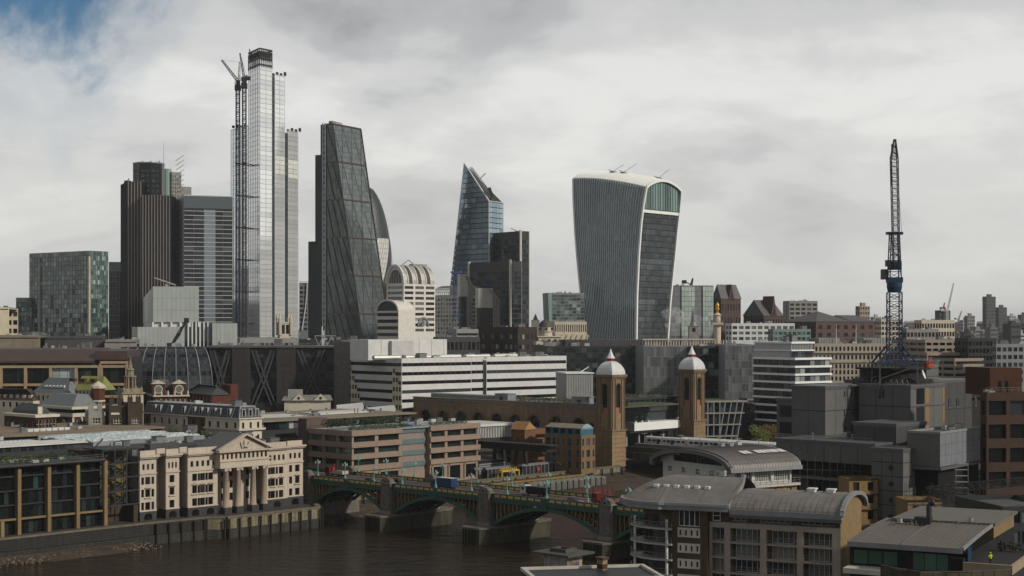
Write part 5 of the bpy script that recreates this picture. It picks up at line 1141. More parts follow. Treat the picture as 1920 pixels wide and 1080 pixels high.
def ribbed():
 t = Thing('ribbed_glass_building', 'black glass bulging roof with thin white curved ribs', 'office building', (X(312, 730), 730, GZ), R(6)); zt = t.zat(653); zb = t.zat(735); a = (X(392, 730) - X(232, 730)) / 2
 def p(s, f): return (s * a * (.86 + .24 * math.sin(f * math.pi / 2)), -9 * math.sin(f * math.pi / 2) * math.sqrt(max(0, 1 - .55 * s * s)) , zt - (zt - zb) * (1 - math.cos(f * math.pi / 2)) ** .85)
 NS, NF = 32, 14
 for j in range(NF):
  m = MB()
  for i in range(NS): s0, s1 = -1 + 2 * i / NS, -1 + 2 * (i + 1) / NS; m.face([p(s0, (j + .96) / NF), p(s1, (j + .96) / NF), p(s1, j / NF), p(s0, j / NF)])
  t.part('glass_course', m, [glass('rib_glass', (.012, .015, .018), (.035, .04, .046), 1.4, .15, warp=.0), g_dark][j % 5 == 4])
 for i in range(9):
  m = MB(); s = -1 + 2 * i / 8; pts = [p(s, k / NF) for k in range(NF + 1)]
  for q, r in zip(pts[:-1], pts[1:]): m.bar((q[0], q[1] - .3, q[2] + .2), (r[0], r[1] - .3, r[2] + .2), .35)
  t.part('rib', m, steel_g)
 m = MB(); m.box(-a * .86, 0, 0, a * .86, 30, zt - .1); m.box(-a * .9, -7, 0, a * .9, 0, zb); m.box(-a * 1.05, .2, zt - .1, a * 1.1, 28, zt + .5); t.part('body', m, steel_d)
 clutter(t, -a * .7, 4, a * .7, 22, zt + .5, 8)
ribbed()
def braced():
 t = at_corner('braced_office', 'dark office with giant crossed steel braces between solid piers', 'office building', 380, 388, 631, 735, 4, D=40); zt = t.zat(652)
 pier = mat('braced_pier', (.060, .054, .052), .6, .15); brc = mat('brace_steel', (.10, .10, .105), .5, .15)
 rows = [(t.zat(655 + 14.5 * (k + 1)) + .35, t.zat(655 + 14.5 * k) - .2) for k in range(7)][::-1]
 mb = MB(); px = [388, 392, 436, 470, 519, 555, 611, 631]; xs = [t.sx(p) for p in px]
 for i in range(7):
  a, b = xs[i], xs[i + 1]
  if i in (2, 4): facade(t, mb, (a, -2.2), (1, 0), b - a, 0, zt, [], [], g_dark); mb.box(a, -2.2 + .01, 0, b, 0, zt - .01)
  else: facade(t, mb, (a, 0), (1, 0), b - a, 0, zt, div(0, b - a, max(1, int((b - a) / 3)), .94), rows, [g_dark, g_dark, g_navy], .2)
 mb.box(.1, 1.0, 0, t.W, t.D, zt - .3); t.part('wall', mb, steel_d)
 for i in (2, 4):
  for k in range(7):
   for c in range(3):
    m = MB(); a, b = xs[i], xs[i + 1]; m.box(a + (b - a) * c / 3 + .05, -2.35, rows[6 - k][0] - .4, a + (b - a) * (c + 1) / 3 - .05, -2.2, rows[6 - k][1]); t.part('pier_panel', m, pier)
 for a, b in ((xs[1], xs[2]), (xs[3], xs[4]), (xs[5], xs[6])):
  zm, zl = t.zat(705), t.zat(760); mid = (a + b) / 2
  for sx_, ex in ((a, mid), (b, mid)):
   for off in (0, 2.0):
    m = MB(); s = 1 if ex > sx_ else -1; m.bar((sx_ + s * (off + .4), -1.3, zt - .5), (mid + s * (off - 1.6), -1.3, zm), .6); m.bar((mid + s * (off - 1.6), -1.3, zm), (mid + (mid - sx_) * .95 + s * (off - 2.0), -1.3, zl), .6); t.part('brace', m, brc)
  m = MB()
  for k in range(14): f = k / 13; m.bar((a + (mid - a) * f + .4, -1.3, zt - .5 + (zm - zt + .5) * f), (a + (mid - a) * f + 2.4, -1.3, zt - 1.4 + (zm - zt + .5) * f), .25); m.bar((b + (mid - b) * f - .4, -1.3, zt - .5 + (zm - zt + .5) * f), (b + (mid - b) * f - 2.4, -1.3, zt - 1.4 + (zm - zt + .5) * f), .25)
  t.part('brace_lacing', m, brc, kind='stuff')
 m = MB(); m.box(-1, -2.6, zt, t.W, t.D, zt + .7); t.part('roof', m, mat('roof_felt', (.12, .12, .115))); railing(t, [(0, -2), (t.W, -2)], zt + .7, 1.2, 3); clutter(t, 5, 4, t.W - 5, 32, zt + .7, 22)
 tr = MB(); x0 = t.sx(590, 12); [tr.bar((x0 + k * 2, 12, zt + .7), (x0 + (k + 1) * 2, 12, zt + 5.5), .35) if k % 2 else tr.bar((x0 + k * 2, 12, zt + 5.5), (x0 + (k + 1) * 2, 12, zt + .7), .35) for k in range(5)]; tr.bar((x0, 12, zt + 5.5), (x0 + 10, 12, zt + 5.5), .5); tr.bar((x0, 12, zt + .7), (x0 + 10, 12, zt + .7), .5); t.part('roof_truss', tr, steel_g)
 for px_, yt in ((604, 612), (607, 620)): m = MB(); x = t.sx(px_, 20); m.tube((x, 20, zt), (x, 20, t.zat(yt, x, 20)), .25); t.part('roof_mast', m, steel_w)
 t.finish()
braced()
def ribbon():
 t = at_corner('ribbon_office', 'long white panelled office with black ribbon windows and stepped cream corner', 'office building', 655, 753, 1062, 690, 40)
 dk = mat('ribbon_black', (.012, .013, .016), .25, .1); zt = t.zat(672); fh = 17 * 690 / F; n = 9
 xa, xb = t.sx(884), t.sx(912); mb = MB(); rows = [(zt - 2.1 - fh * k - 1.5, zt - 2.1 - fh * k) for k in range(n)][::-1]
 facade(t, mb, (0, t.D), (0, -1), t.D, 0, zt, [(.2, t.D - .2)], rows, g_dark, .35)
 facade(t, mb, (0, 0), (1, 0), xa, 0, zt, [(.2, xa - .2)], rows, g_dark, .35)
 facade(t, mb, (xa, 1.8), (1, 0), xb - xa, 0, zt, [(.1, xb - xa - .1)], rows, g_dark, .35); mb.box(xa, .01, 0, xa + .02, 1.8, zt)
 facade(t, mb, (xb, 0), (1, 0), t.W - xb, 0, zt, [(.2, t.W - xb - .2)], rows, g_dark, .35); facade(t, mb, (t.W, 0), (0, 1), 30, 0, zt, [], [], g_dark)
 mb.box(.4, 2.4, 0, t.W - .1, t.D, zt - .9); t.part('wall', mb, white_p)
 m = MB()
 for k in range(int(t.W / 3)): m.box(k * 3, -.012, 30, k * 3 + .06, .0, zt)
 for k in range(int(t.D / 3)): m.box(-.012, k * 3, 30, 0, k * 3 + .06, zt)
 t.part('panel_joint', m, grey_p, kind='stuff')
 for (o, d, L0, steps) in (((0, t.D), (0, -1), 0, (1, 2, 3, 4, 4, 4)), ((0, t.D), (0, -1), t.D - 6.6, (1, 2, 3, 3, 3, 3))):   # stepped cream corners
  for k, c in enumerate(steps):
   w = 2.2; zlo = zt - 5.6 - fh * (k + 1) + 1.9; ln = c * w; wl = MB(); fb = []
   oo = (o[0] + d[0] * L0 - .25, o[1] + d[1] * L0); rws = [(zlo + 1.0, zlo + 3.1)]
   facade(t, wl, oo, d, ln, zlo, zlo + fh - .02, div(0, ln, c, .66), rws, g_dark, .2); wl.box(oo[0], oo[1] - ln, zlo + fh - .1, oo[0] + .24, oo[1], zlo + fh - .02); t.part('cream_step', wl, cream)
 m = MB(); ya, yb = t.sy(658, 0), t.sy(628, 0); m.box(-.6, ya, 0, 14, yb, t.zat(642)); t.part('stair_tower', m, mat('grid_grey', (.20, .18, .165), .7, .15, brick=.25))
 x0, x1 = t.sx(664, 10), t.sx(838, 10); m = MB(); zp = t.zat(641, 0, 10); m.box(t.sx(690, 12), 12, zt - .9, t.sx(838, 12), 26, zp + 1); t.part('penthouse', m, white_p)
 m = MB(); m.box(2, 10, zt - .9, 14, t.sy(640, 2) , zp + .5); t.part('penthouse', m, mat('penthouse_grid', (.48, .48, .46), .6, .15))
 for k in range(7): m = MB(); x = t.sx(690, 12) + k * 7; m.box(x, 11.9, zt, x + .12, 12.0, zp + .8); t.part('penthouse_rib', m, grey_p)
 m = MB()
 for k in range(5): x = t.sx(700, 5) + k * 17; m.tube((x, 5, zt + .3), (x + 14, 5, zt + .3), 1.1, n=10)
 t.part('roof_duct_run', m, mat('duct_silver', (.5, .5, .47), .35, .15, metal=.4)); clutter(t, 4, 3, t.W - 6, 9, zt - .9, 44, 1.0); clutter(t, t.sx(850, 14), 12, t.W - 4, 22, zt - .9, 16, 1.3)
 t.finish('ribbon_window')
ribbon()
def chequer():
 t = at_corner('chequered_office', 'black glass office with scattered grey panels behind the left domed tower', 'office building', 1022, 1026, 1206, 790, 6, D=60); zt = t.zat(649)
 gc = glass('chequer_glass', (.010, .014, .016), (.10, .112, .116), 6, .12)
 rows = [(t.zat(652 + 9.5 * (k + 1)) + .12, t.zat(652 + 9.5 * k) - .12) for k in range(10)][::-1]
 block(t, zt, steel_d, gc, Rf=(div(0, t.W, 17, .97), rows), rec=.1, par=.6); clutter(t, 4, 6, t.W - 4, 40, zt - .6, 30, 1.2)
 m = MB(); m.box(t.sx(1060, 14), 14, zt - .6, t.sx(1240, 14), 40, zt + 3); t.part('plant_screen', m, mat('plant_dark', (.09, .09, .09))); t.finish('glass_panel')
 t = at_corner('grey_glass_office', 'grey fritted glass office between the two domed towers', 'office building', 1204, 1207, 1294, 770, 5, D=60); zt = t.zat(648)
 rows = levels(t, 650, 745, 5, .96); gf = glass('fritted_glass', (.06, .067, .067), (.15, .16, .16), 1.3, .12)
 block(t, zt, steel_g, gf, Rf=(div(0, t.W, 14, .95), rows), rec=.1, par=.5)
 bal = MB()
 for k in range(30): x = t.sx(1210, 10) + k * 1.4; bal.box(x, 10, zt - .5, x + .5, 11, zt + 2.6)
 bal.box(t.sx(1205, 10), 9.5, zt + 2.6, t.sx(1340, 10), 14, zt + 3.2); t.part('roof_balustrade', bal, pale_stone); clutter(t, 3, 16, t.W, 40, zt - .5, 14); t.finish('glass_panel')
 t = at_corner('dark_glass_office', 'dark glass office right behind the right domed tower', 'office building', 1292, 1297, 1360, 765, 4, D=50); zt = t.zat(649); rows = levels(t, 652, 745, 7, .85)
 block(t, zt, steel_d, [g_dark, g_teal], Rf=(div(0, t.W, 6, .93), rows), rec=.15); clutter(t, 3, 3, t.W - 3, 30, zt - .9, 12); t.finish('glass_panel')
 t = at_corner('grey_glass_office', 'pale fritted glass wing beside the white ribbon balconies', 'office building', 1358, 1360, 1416, 750, 4, D=50); zt = t.zat(646); rows = levels(t, 648, 748, 7, .96)
 block(t, zt, steel_g, gf, Rf=(div(0, t.W, 9, .93), rows), rec=.1); clutter(t, 3, 3, t.W - 3, 30, zt - .9, 8); t.finish('glass_panel')
 t = at_corner('roof_pavilion', 'grey clad roof pavilion with thin white edge right of the ribbon office', 'pavilion', 1050, 1062, 1112, 700, 12, D=20); zt = t.zat(701); m = MB(); m.box(0, 0, 0, t.W, t.D, zt); t.part('walls', m, grey_p)
 for k in range(11): m = MB(); m.box(t.W * k / 11, -.15, 0, t.W * k / 11 + .2, -.01, zt); t.part('cladding_rib', m, steel_g)
 m = MB(); m.box(-.4, -.5, zt, t.W + .4, t.D, zt + .5); m.bar((t.W * .5, 3, zt), (t.W * .9, 3, zt + 3), .4); t.part('roof', m, steel_w)
 t = at_corner('white_balcony_office', 'white banded glass office with pointed right corner', 'office building', 1413, 1491, 1556, 680, 33); wb = mat('band_bright', (.72, .72, .70), .45, .06); zt = t.zat(671)
 fh = 14.8 * 680 / F; mb = MB(); fl = []
 for k in range(9):
  z1 = zt - fh * k; q = MB(); q.box(-.6, -.6, z1 - .9, t.W + .8, t.D, z1); t.part('white_band', q, wb)
 rows = [(zt - fh * (k + 1) + .02, zt - fh * k - .92) for k in range(8)][::-1]
 facade(t, mb, (0, t.D), (0, -1), t.D, 0, zt - 1, div(0, t.D, 7, .95), rows, [g_dark, g_navy], .15); facade(t, mb, (0, 0), (1, 0), t.W, 0, zt - 1, div(0, t.W, 7, .95), rows, [g_navy, glass('pale_glass', (.06, .07, .07), (.3, .32, .32), 1.4)], .15); facade(t, mb, (t.W, 0), (0, 1), t.D, 0, zt - 1, [], [], g_dark)
 t.part('wall', mb, steel_d); z2 = t.zat(641); yb = t.D; m = MB(); x1 = t.sx(1523, 3); m.box(.5, 3, zt, x1, yb, z2 - .8); t.part('upper_storey', m, mat('upper_panel', (.42, .43, .43), .5, .1)); m = MB(); m.box(0, 2.3, z2 - .8, x1 + .8, yb, z2); m.box(0, 2.3, zt + fh - .5, x1 + .8, yb, zt + fh); t.part('roof', m, wb)
 for k in range(12): m = MB(); m.box(x1 * k / 12, 2.8, zt, x1 * (k + .85) / 12, 2.98, zt + fh - .6); t.part('upper_window', m, g_navy)
 for k in range(14): m = MB(); m.box(x1 * k / 14, 2.7, zt + fh + .1, x1 * k / 14 + .3, 2.98, z2 - .9); t.part('upper_fin', m, steel_g)
 railing(t, [(0, 0), (t.W, 0)], zt, 1.1, 1.8, .05); clutter(t, 2, 6, x1 - 2, yb - 3, z2, 8); t.finish()
chequer()
t = at_corner('stone_grid_office', 'pale stone office with rows of small square windows behind the dark grey building', 'office building', 1520, 1527, 1728, 820, 5, D=40); zt = t.zat(644); sg = mat('stone_beige', (.40, .36, .30), .85, .15, streak=.5)
rows = [(t.zat(y + 8), t.zat(y)) for y in (732, 719, 706, 694, 683, 666, 650)]
block(t, zt, sg, g_dark, Rf=(div(0, t.W, 27, .52), rows), rec=.5); m = MB(); m.box(-.5, -1.0, t.zat(662), t.W, -.02, t.zat(659)); m.box(-.5, -.6, t.zat(680), t.W, -.02, t.zat(678)); t.part('cornice', m, sg)
for l, r, yt, m_ in ((1535, 1575, 634, grey_p), (1620, 1668, 634, grey_p), (1690, 1722, 637, steel_g)): m = MB(); m.box(t.sx(l, 12), 12, zt - .9, t.sx(r, 12), 28, t.zat(yt, 0, 12)); [m.box(t.sx(l, 12) + k * 1.5, 11.8, zt, t.sx(l, 12) + k * 1.5 + .2, 12, t.zat(yt, 0, 12)) for k in range(int((t.sx(r, 12) - t.sx(l, 12)) / 1.5))]; t.part('plant_room', m, m_)
clutter(t, 3, 3, t.W - 3, 30, zt - .9, 26);
for px in (1568, 1605): m = MB(); x = t.sx(px, 5); m.tube((x, 5, zt), (x, 5, zt + 10), .2, .1); t.part('flagpole', m, steel_w)
t.finish()
for k, (l, c, r, yt) in enumerate(((1728, 1735, 1812, 637), (1724, 1738, 1834, 661), (1722, 1790, 1846, 672))):
 t = at_corner('terraced_office', ('topmost', 'middle', 'lowest and nearest')[k] + ' tier of the pale stepped concrete terraces at right', 'office building', l, c, r, 800 - 14 * k, 10 if k < 2 else 30, D=30 if k < 2 else None); zt = t.zat(yt); ct = mat('terrace_concrete', (.34, .29, .24), .8, .15)
 fh = 11.0 * 800 / F; rows = [(zt - fh * (j + 1) + .1, zt - fh * j - 1.5) for j in range(7)][::-1]
 block(t, zt, ct, [g_dark, g_navy], Rf=(div(0, t.W, 6 if k < 1 else 1, .8 if k < 1 else .97), rows), L=(div(0, t.D, 3, .9), rows), rec=.9); clutter(t, 2, 2, t.W - 2, 20, zt - .9, 8); t.finish()
# ------------------------------------------------------------------ railway station: twin towers, arcaded wall, prow and bridge
yb_brick = mat('stock_brick', (.30, .215, .125), .85, .28, .5, streak=.5, brick=.9); yb_dark = mat('stock_brick_sooty', (.235, .175, .11), .85, .3, .4, streak=.5, brick=.9)
dome_w = mat('dome_lead_white', (.60, .61, .61), .5, .1, streak=.6); red_t = mat('lantern_red', (.30, .04, .03), .6)
def station_tower(px, Y, ytop, label, s):
 t = Thing('station_tower', label, 'tower', (X(px, Y), Y, GZ), R(RA)); h = s / 2
 z = lambda y: Z(y, Y) - GZ
 k = Y / 615.0; z0 = z(ytop); H = z0
 zc = H - 10.5; zs = zc - 21.5                                     # cornice and string course
 m = MB(); m.box(-h - .35, -h - .35, 0, h + .35, h + .35, zs); t.part('lower_shaft', m, yb_brick)
 m = MB();
 for e_, za_, zb_ in [(.45, zs - 1.2 - j * 1.75, zs - 1.04 - j * 1.75) for j in range(9)] + [(.8, zs, zs + .7), (.5, zc - 1, zc - .4), (.9, zc - .4, zc + .5)]: m = MB(); m.box(-h - e_, -h - e_, za_, h + e_, h + e_, zb_); t.part('string_course', m, yb_dark)
 b = MB(); za, zb_ = zs + .7, zc - 1.0; oz0, oz1 = za + 6.2, zb_ - 3.6; w = s * .19
 for q in range(4):
  ca, sa = math.cos(q * math.pi / 2), math.sin(q * math.pi / 2)
  def p(a, dd, zz): x, y = a, -h + dd; return (x * ca - y * sa, x * sa + y * ca, zz)
  b.face([p(-h, 0, za), p(h, 0, za), p(h, 0, oz0), p(-h, 0, oz0)]); b.face([p(-h, 0, oz0), p(-w, 0, oz0), p(-w, 0, oz1), p(-h, 0, oz1)]); b.face([p(w, 0, oz0), p(h, 0, oz0), p(h, 0, oz1), p(w, 0, oz1)])
  top = [p(-h, 0, oz1), p(-w, 0, oz1)] + [p(-w * math.cos(math.pi * i / 8), 0, oz1 + w * 1.05 * math.sin(math.pi * i / 8)) for i in range(1, 8)] + [p(w, 0, oz1), p(h, 0, oz1), p(h, 0, zb_), p(-h, 0, zb_)]
  b.face(top); arc = [p(-w, 0, oz0), p(w, 0, oz0)] + [p(w * math.cos(math.pi * i / 8), 0, oz1 + w * 1.05 * math.sin(math.pi * i / 8)) for i in range(9)]
  arc2 = [p(-w, .8, oz0), p(w, .8, oz0)] + [p(w * math.cos(math.pi * i / 8), .8, oz1 + w * 1.05 * math.sin(math.pi * i / 8)) for i in range(9)]
  for i in range(len(arc)): j2 = (i + 1) % len(arc); b.face([arc[i], arc[j2], arc2[j2], arc2[i]])
  g = MB(); g.face(arc2); t.part('belfry_opening', g, mat('belfry_dark', (.012, .010, .008), .8))
  pan = MB(); pan.face([p(-w, .5, oz0), p(w, .5, oz0), p(w, .5, oz0 + 2.2), p(-w, .5, oz0 + 2.2)]); t.part('belfry_panel', pan, mat('belfry_pink', (.34, .15, .11), .7))
  pl = MB()
  for a in (-h + .25, h - .25, -w - .55, w + .55): pl.bar(p(a, -.14, za), p(a, -.14, zb_), .5, .3)
  for i in range(8):
   f = lambda i: p((w + .5) * -math.cos(math.pi * i / 8), -.12, oz1 + (w + .5) * math.sin(math.pi * i / 8)); pl.bar(f(i), f(i + 1), .3)
  t.part('pilaster', pl, yb_dark)
 t.part('belfry', b, yb_brick)
 d = MB(); r0 = h * 1.07 * math.sqrt(2); prof = [(r0 * c, zc + .5 + zz) for c, zz in ((1, 0), (1, .5), (.97, 1.4), (.86, 2.7), (.68, 3.9), (.46, 4.8), (.30, 5.2))]; d.lathe(0, 0, prof, 4, rot=math.pi / 4); dm = t.part('dome', d, dome_w)
 rb = MB()
 for q in range(4):
  for c in range(7):
   f = -1 + 2 * (c + .5) / 7
   for (ra, z1), (rb_, z2) in zip(prof[:-1], prof[1:]):
    a1, a2 = ra / math.sqrt(2), rb_ / math.sqrt(2); ca, sa = math.cos(q * math.pi / 2), math.sin(q * math.pi / 2); P1 = (f * a1, -a1 - .03); P2 = (f * a2, -a2 - .03); rb.bar((P1[0] * ca - P1[1] * sa, P1[0] * sa + P1[1] * ca, z1), (P2[0] * ca - P2[1] * sa, P2[0] * sa + P2[1] * ca, z2), .1)
 t.part('lead_roll', rb, dome_w, dm, kind='stuff')
 l = MB(); zl = zc + 5.6; l.lathe(0, 0, [(1.5, zl - .4), (1.4, zl + .9), (1.75, zl + 1.0), (1.75, zl + 1.2)], 8); t.part('lantern', l, red_t)
 sp = MB(); sp.lathe(0, 0, [(1.75, zl + 1.2), (1.1, zl + 2.3), (.55, zl + 3.6), (.12, H)], 8); t.part('spirelet', sp, dome_w); fi = MB(); fi.tube((0, 0, H - .2), (0, 0, H + 3.0), .07); fi.box(-.5, -.05, H + 1.6, .7, .05, H + 2.1); t.part('weather_vane', fi, steel_d)
 w_ = MB(); w_.lathe(0, 0, [(.9, 5.0), (.9, 6.0)], 8)
 return t
station_tower(1145, 615, 654, 'left brick station tower with white lead dome and red lantern', 7.6)
station_tower(1297, 668, 648, 'right brick station tower with white lead dome, farther off', 7.6)
def station_wall():
 t = Thing('station_wall', 'long brick arcaded station wall with nine dark arches', 'railway station', (X(1131, 613), 613, GZ), R(RA)); D = t.sy(775); zt = t.zat(765); n = 10
 mb = MB(); N = 10
 ys = [t.sy(px) for px in (1085, 1043, 1001, 966, 931, 897, 864, 831, 798)]; r = 2.9; zs_ = t.zat(800)
 edges = [(y - r, y + r) for y in ys]
 def q(y, z): return (0, y, z)
 last = 0.0
 for (a, b), yc in zip(edges, ys):
  mb.face([q(a, 0), q(last, 0), q(last, zt), q(a, zt)]); arc = [q(yc + r * math.cos(math.pi * i / N), zs_ + r * math.sin(math.pi * i / N)) for i in range(N + 1)]
  mb.face([q(b, zt), q(a, zt)][::-1] + [q(a, zs_)][::-1][:0] + [q(b, zt)][:0] + arc[::-1]) if 0 else mb.face([q(a, zt)] + [q(b, zt)] + arc)
  zsill = t.zat(832)
  mb.face([q(b, 0), q(a, 0), q(a, zsill), q(b, zsill)])
  full = arc + [q(a, zsill), q(b, zsill)]; inn = [(1.2, p[1], p[2]) for p in full]
  for i in range(len(full)): j = (i + 1) % len(full); mb.face([full[i], full[j], inn[j], inn[i]])
  g = MB(); g.face(inn); t.part('arch_window', g, g_dark)
  h = MB()
  for i in range(N): f = lambda i: (-.12, yc + (r + .55) * math.cos(math.pi * i / N), zs_ + (r + .55) * math.sin(math.pi * i / N)); h.bar(f(i), f(i + 1), .35, .3)
  t.part('arch_hood', h, yb_dark); bars = MB(); [bars.bar((1.1, yc - r + 2 * r * i / 5, zsill), (1.1, yc - r + 2 * r * i / 5, zs_ + r * .7), .12) for i in range(1, 5)]; t.part('window_bar', bars, steel_d); last = b
 mb.face([q(D, 0), q(last, 0), q(last, zt), q(D, zt)]); mb.face([(0, D, 0), (0, D, zt), (12, D, zt), (12, D, 0)]); mb.box(0.01, 0, zt - .01, 1.3, D, zt + .9); t.part('wall', mb, yb_dark)
 c = MB(); c.box(-.45, 0, zt - .1, .0, D, zt + .35); c.box(-.6, 0, zt + .9, 1.6, D, zt + 1.3); t.part('cornice', c, mat('cornice_lead', (.2, .19, .175), .7))
 for k in range(24): m = MB(); m.box(-.2, D * k / 24 + .2, zt + .35, -.02, D * (k + 1) / 24 - .2, zt + .85); t.part('parapet_panel', m, yb_brick)
 m = MB(); m.tube((-.1, ys[0] - 6, zt - 6.4), (-.11, ys[0] - 6, zt - 6.4), 1.0); rd = MB(); rd.tube((-.2, t.sy(1109), zs_ + .3), (.1, t.sy(1109), zs_ + .3), 1.1, n=16); t.part('round_window', rd, g_dark); rg = MB(); rg.box(-.15, t.sy(1109) - 2, zs_ - 1.8, -.02, t.sy(1109) + 2, zs_ - 1.5); rg.box(-.15, t.sy(1109) - 2, zs_ + 2.1, -.02, t.sy(1109) + 2, zs_ + 2.4); t.part('round_window_frame', rg, yb_brick)
 m = MB(); m.box(1.3, 1, zt - .6, 50, D, zt); t.part('roof_deck', m, mat('roof_felt', (.12, .12, .115)))
 m = MB(); y0, y1 = t.sy(945, 4), t.sy(808, 4); m.box(4, y0, zt, 10, y1, zt + 2.8); sc = t.part('plant_screen', m, grey_p)
 for k in range(40): m = MB(); m.box(3.8, y0 + (y1 - y0) * k / 40, zt, 4.0, y0 + (y1 - y0) * k / 40 + .35, zt + 3.0); t.part('screen_post', m, steel_g, sc)
 for px in (940, 1085): m = MB(); y = t.sy(px, 3); m.box(3, y - 3.6, zt, 8, y + 3.6, zt + 3.6); m.box(2.8, y - 3.8, zt + 3.6, 8.2, y + 3.8, zt + 3.9); m.box(2.9, y - 1, zt, 3.0, y + 1, zt + 2.6, 1); t.part('roof_hut', m, [steel_g, steel_d])
 railing(t, [(2, 2), (2, y0 - 4)], zt + .2, 1.5, 2.6, .1, steel_w)
 gm = MB(); gm.box(10, 2, zt, 48, D * .62, zt + .3); t.part('lawn', gm, mat('roof_lawn', (.09, .12, .045), .95, .3))
 for k in range(46):
  y = random.uniform(2, t.sy(950, 12)); x = random.uniform(8, 20); s = random.uniform(1.0, 2.2); m = MB(); leaves(m, (x, y, zt + s * .7), (s, s * 1.2, s * .75), 46, .42); t.part('shrub', m, random.choice((mat('leaf_dark', (.05, .07, .028), .8, .4), mat('leaf_mid', (.09, .12, .045), .8, .4), mat('leaf_rust', (.12, .07, .05), .8, .4))))
station_wall()
def prow():
 t = Thing('station_offices', 'station offices with curved white balcony prow between the towers', 'office building', rp(u_at(1170, -30), -30, GZ), R(RA)); W = t.sx(1283); zt = t.zat(748)
 dgl = g_navy
 def slab(z0, z1, out, m, name, r=7.0):
  mb = MB(); pts = [(0, 20), (0, -out)];
  for i in range(9): a = -math.pi / 2 + math.pi / 2 * i / 8; pts.append((W - r + r * math.cos(a) + out * .6, -out + r + r * math.sin(a)))
  pts.append((W + out * .6, 20)); mb.prism(pts, z0, z1); return t.part(name, mb, m)
 h = 4.0
 slab(zt - .8, zt, .6, steel_d, 'roof_slab'); slab(zt - h, zt - .8, 0, dgl, 'glazed_storey'); slab(zt - h - 1.7, zt - h, .8, mat('dark_band', (.07, .075, .08), .5), 'dark_band')
 slab(zt - 2 * h - 1.7, zt - h - 1.7, 0, dgl, 'glazed_storey'); slab(zt - 2 * h - 5, zt - 2 * h - 1.7, 5.5, mat('band_bright', (.72, .72, .70)), 'white_balcony', 9); slab(zt - 2 * h - 6, zt - 2 * h - 5, 3.5, grey_p, 'soffit', 9)
 m = MB(); [m.bar((W * k / 5, -1, 0), (W * k / 5, -1, zt - 2 * h - 6), .9) for k in range(6)]; t.part('column', m, conc); m = MB(); m.box(1, 8, 0, W - 1, 20, zt - 2 * h - 6); t.part('concourse_wall', m, steel_d)
 for k in range(12): m = MB(); m.box(W * k / 12, -.12, zt - h, W * k / 12 + .12, 0, zt - .8); t.part('mullion', m, steel_g)
 for k in range(26):
  x = random.uniform(2, W - 6); y = random.uniform(2, 14); s = random.uniform(.7, 1.6); m = MB(); leaves(m, (x, y, zt + s * .6), (s, s, s * .75), 40, .35); t.part('shrub', m, random.choice((MATS['leaf_dark'], MATS['leaf_mid'], mat('leaf_straw', (.16, .13, .07), .8, .3), mat('leaf_straw', (.16, .13, .07)))))
 railing(t, [(0, -.3), (W - 7, -.3)], zt, 1.1, 1.6, .06)
 for k in range(3): m = MB(); x = t.sx(1190 + 12 * k, -4); m.lathe(x, -4.5, [(.5, zt - 2 * h - 1.7), (.45, zt - 2 * h - 1.0)], 8); m.bar((x, -4.5, zt - 2 * h - 1.7), (x, -4.5, zt - 2 * h + .9), .06); m.lathe(x, -4.5, [(1.3, zt - 2 * h + .6), (.05, zt - 2 * h + 1.1)], 8); t.part('parasol_table', m, steel_w)
 t = Thing('strut_office', 'glass office with leaning steel struts right of the far domed tower', 'office building', rp(u_at(1320, -26), -26, GZ), R(RA - 32)); W = t.sx(1398); zt = t.zat(752); fh = 5.0
 m = MB(); m.box(0, .4, 0, W - 3, 22, zt - .6); t.part('core', m, g_dark)
 for k in range(4): m = MB(); o = 1.6 - .25 * k; m.box(-.2, -o - .8, zt - fh * k - .5, W - 1.4 * k, 20, zt - fh * k); t.part('floor_slab', m, conc)
 for k in range(7): m = MB(); x = W * (k + .3) / 7; m.bar((x, -2.2, zt + .4), (x - 3.0 if k > 2 else x + .6, -.6, zt - 4 * fh), .45); t.part('strut', m, steel_g)
 for k in range(4):
  for j in range(6): m = MB(); m.box((W - 4) * j / 6 + .1, .1, zt - fh * (k + 1) + .3, (W - 4) * (j + 1) / 6 - .1, .38, zt - fh * k - .6); t.part('window', m, random.choice((g_dark, g_navy, g_teal)))
 m = MB(); m.box(1, 3, zt, W - 4, 20, zt + .2); t.part('roof_lawn', m, mat('roof_lawn', (.05, .075, .022)))
 t = at_corner('dark_corner_office', 'dark glass office in the gap left of the grey building', 'office building', 1390, 1398, 1462, 700, 10, D=30); zt = t.zat(757); rows = levels(t, 760, 835, 5, .8); block(t, zt, steel_d, [g_dark, g_dark, g_teal], Rf=(div(0, t.W, 7, .92), rows), rec=.2); clutter(t, 2, 2, t.W - 2, 20, zt - .9, 8); t.finish()
prow()
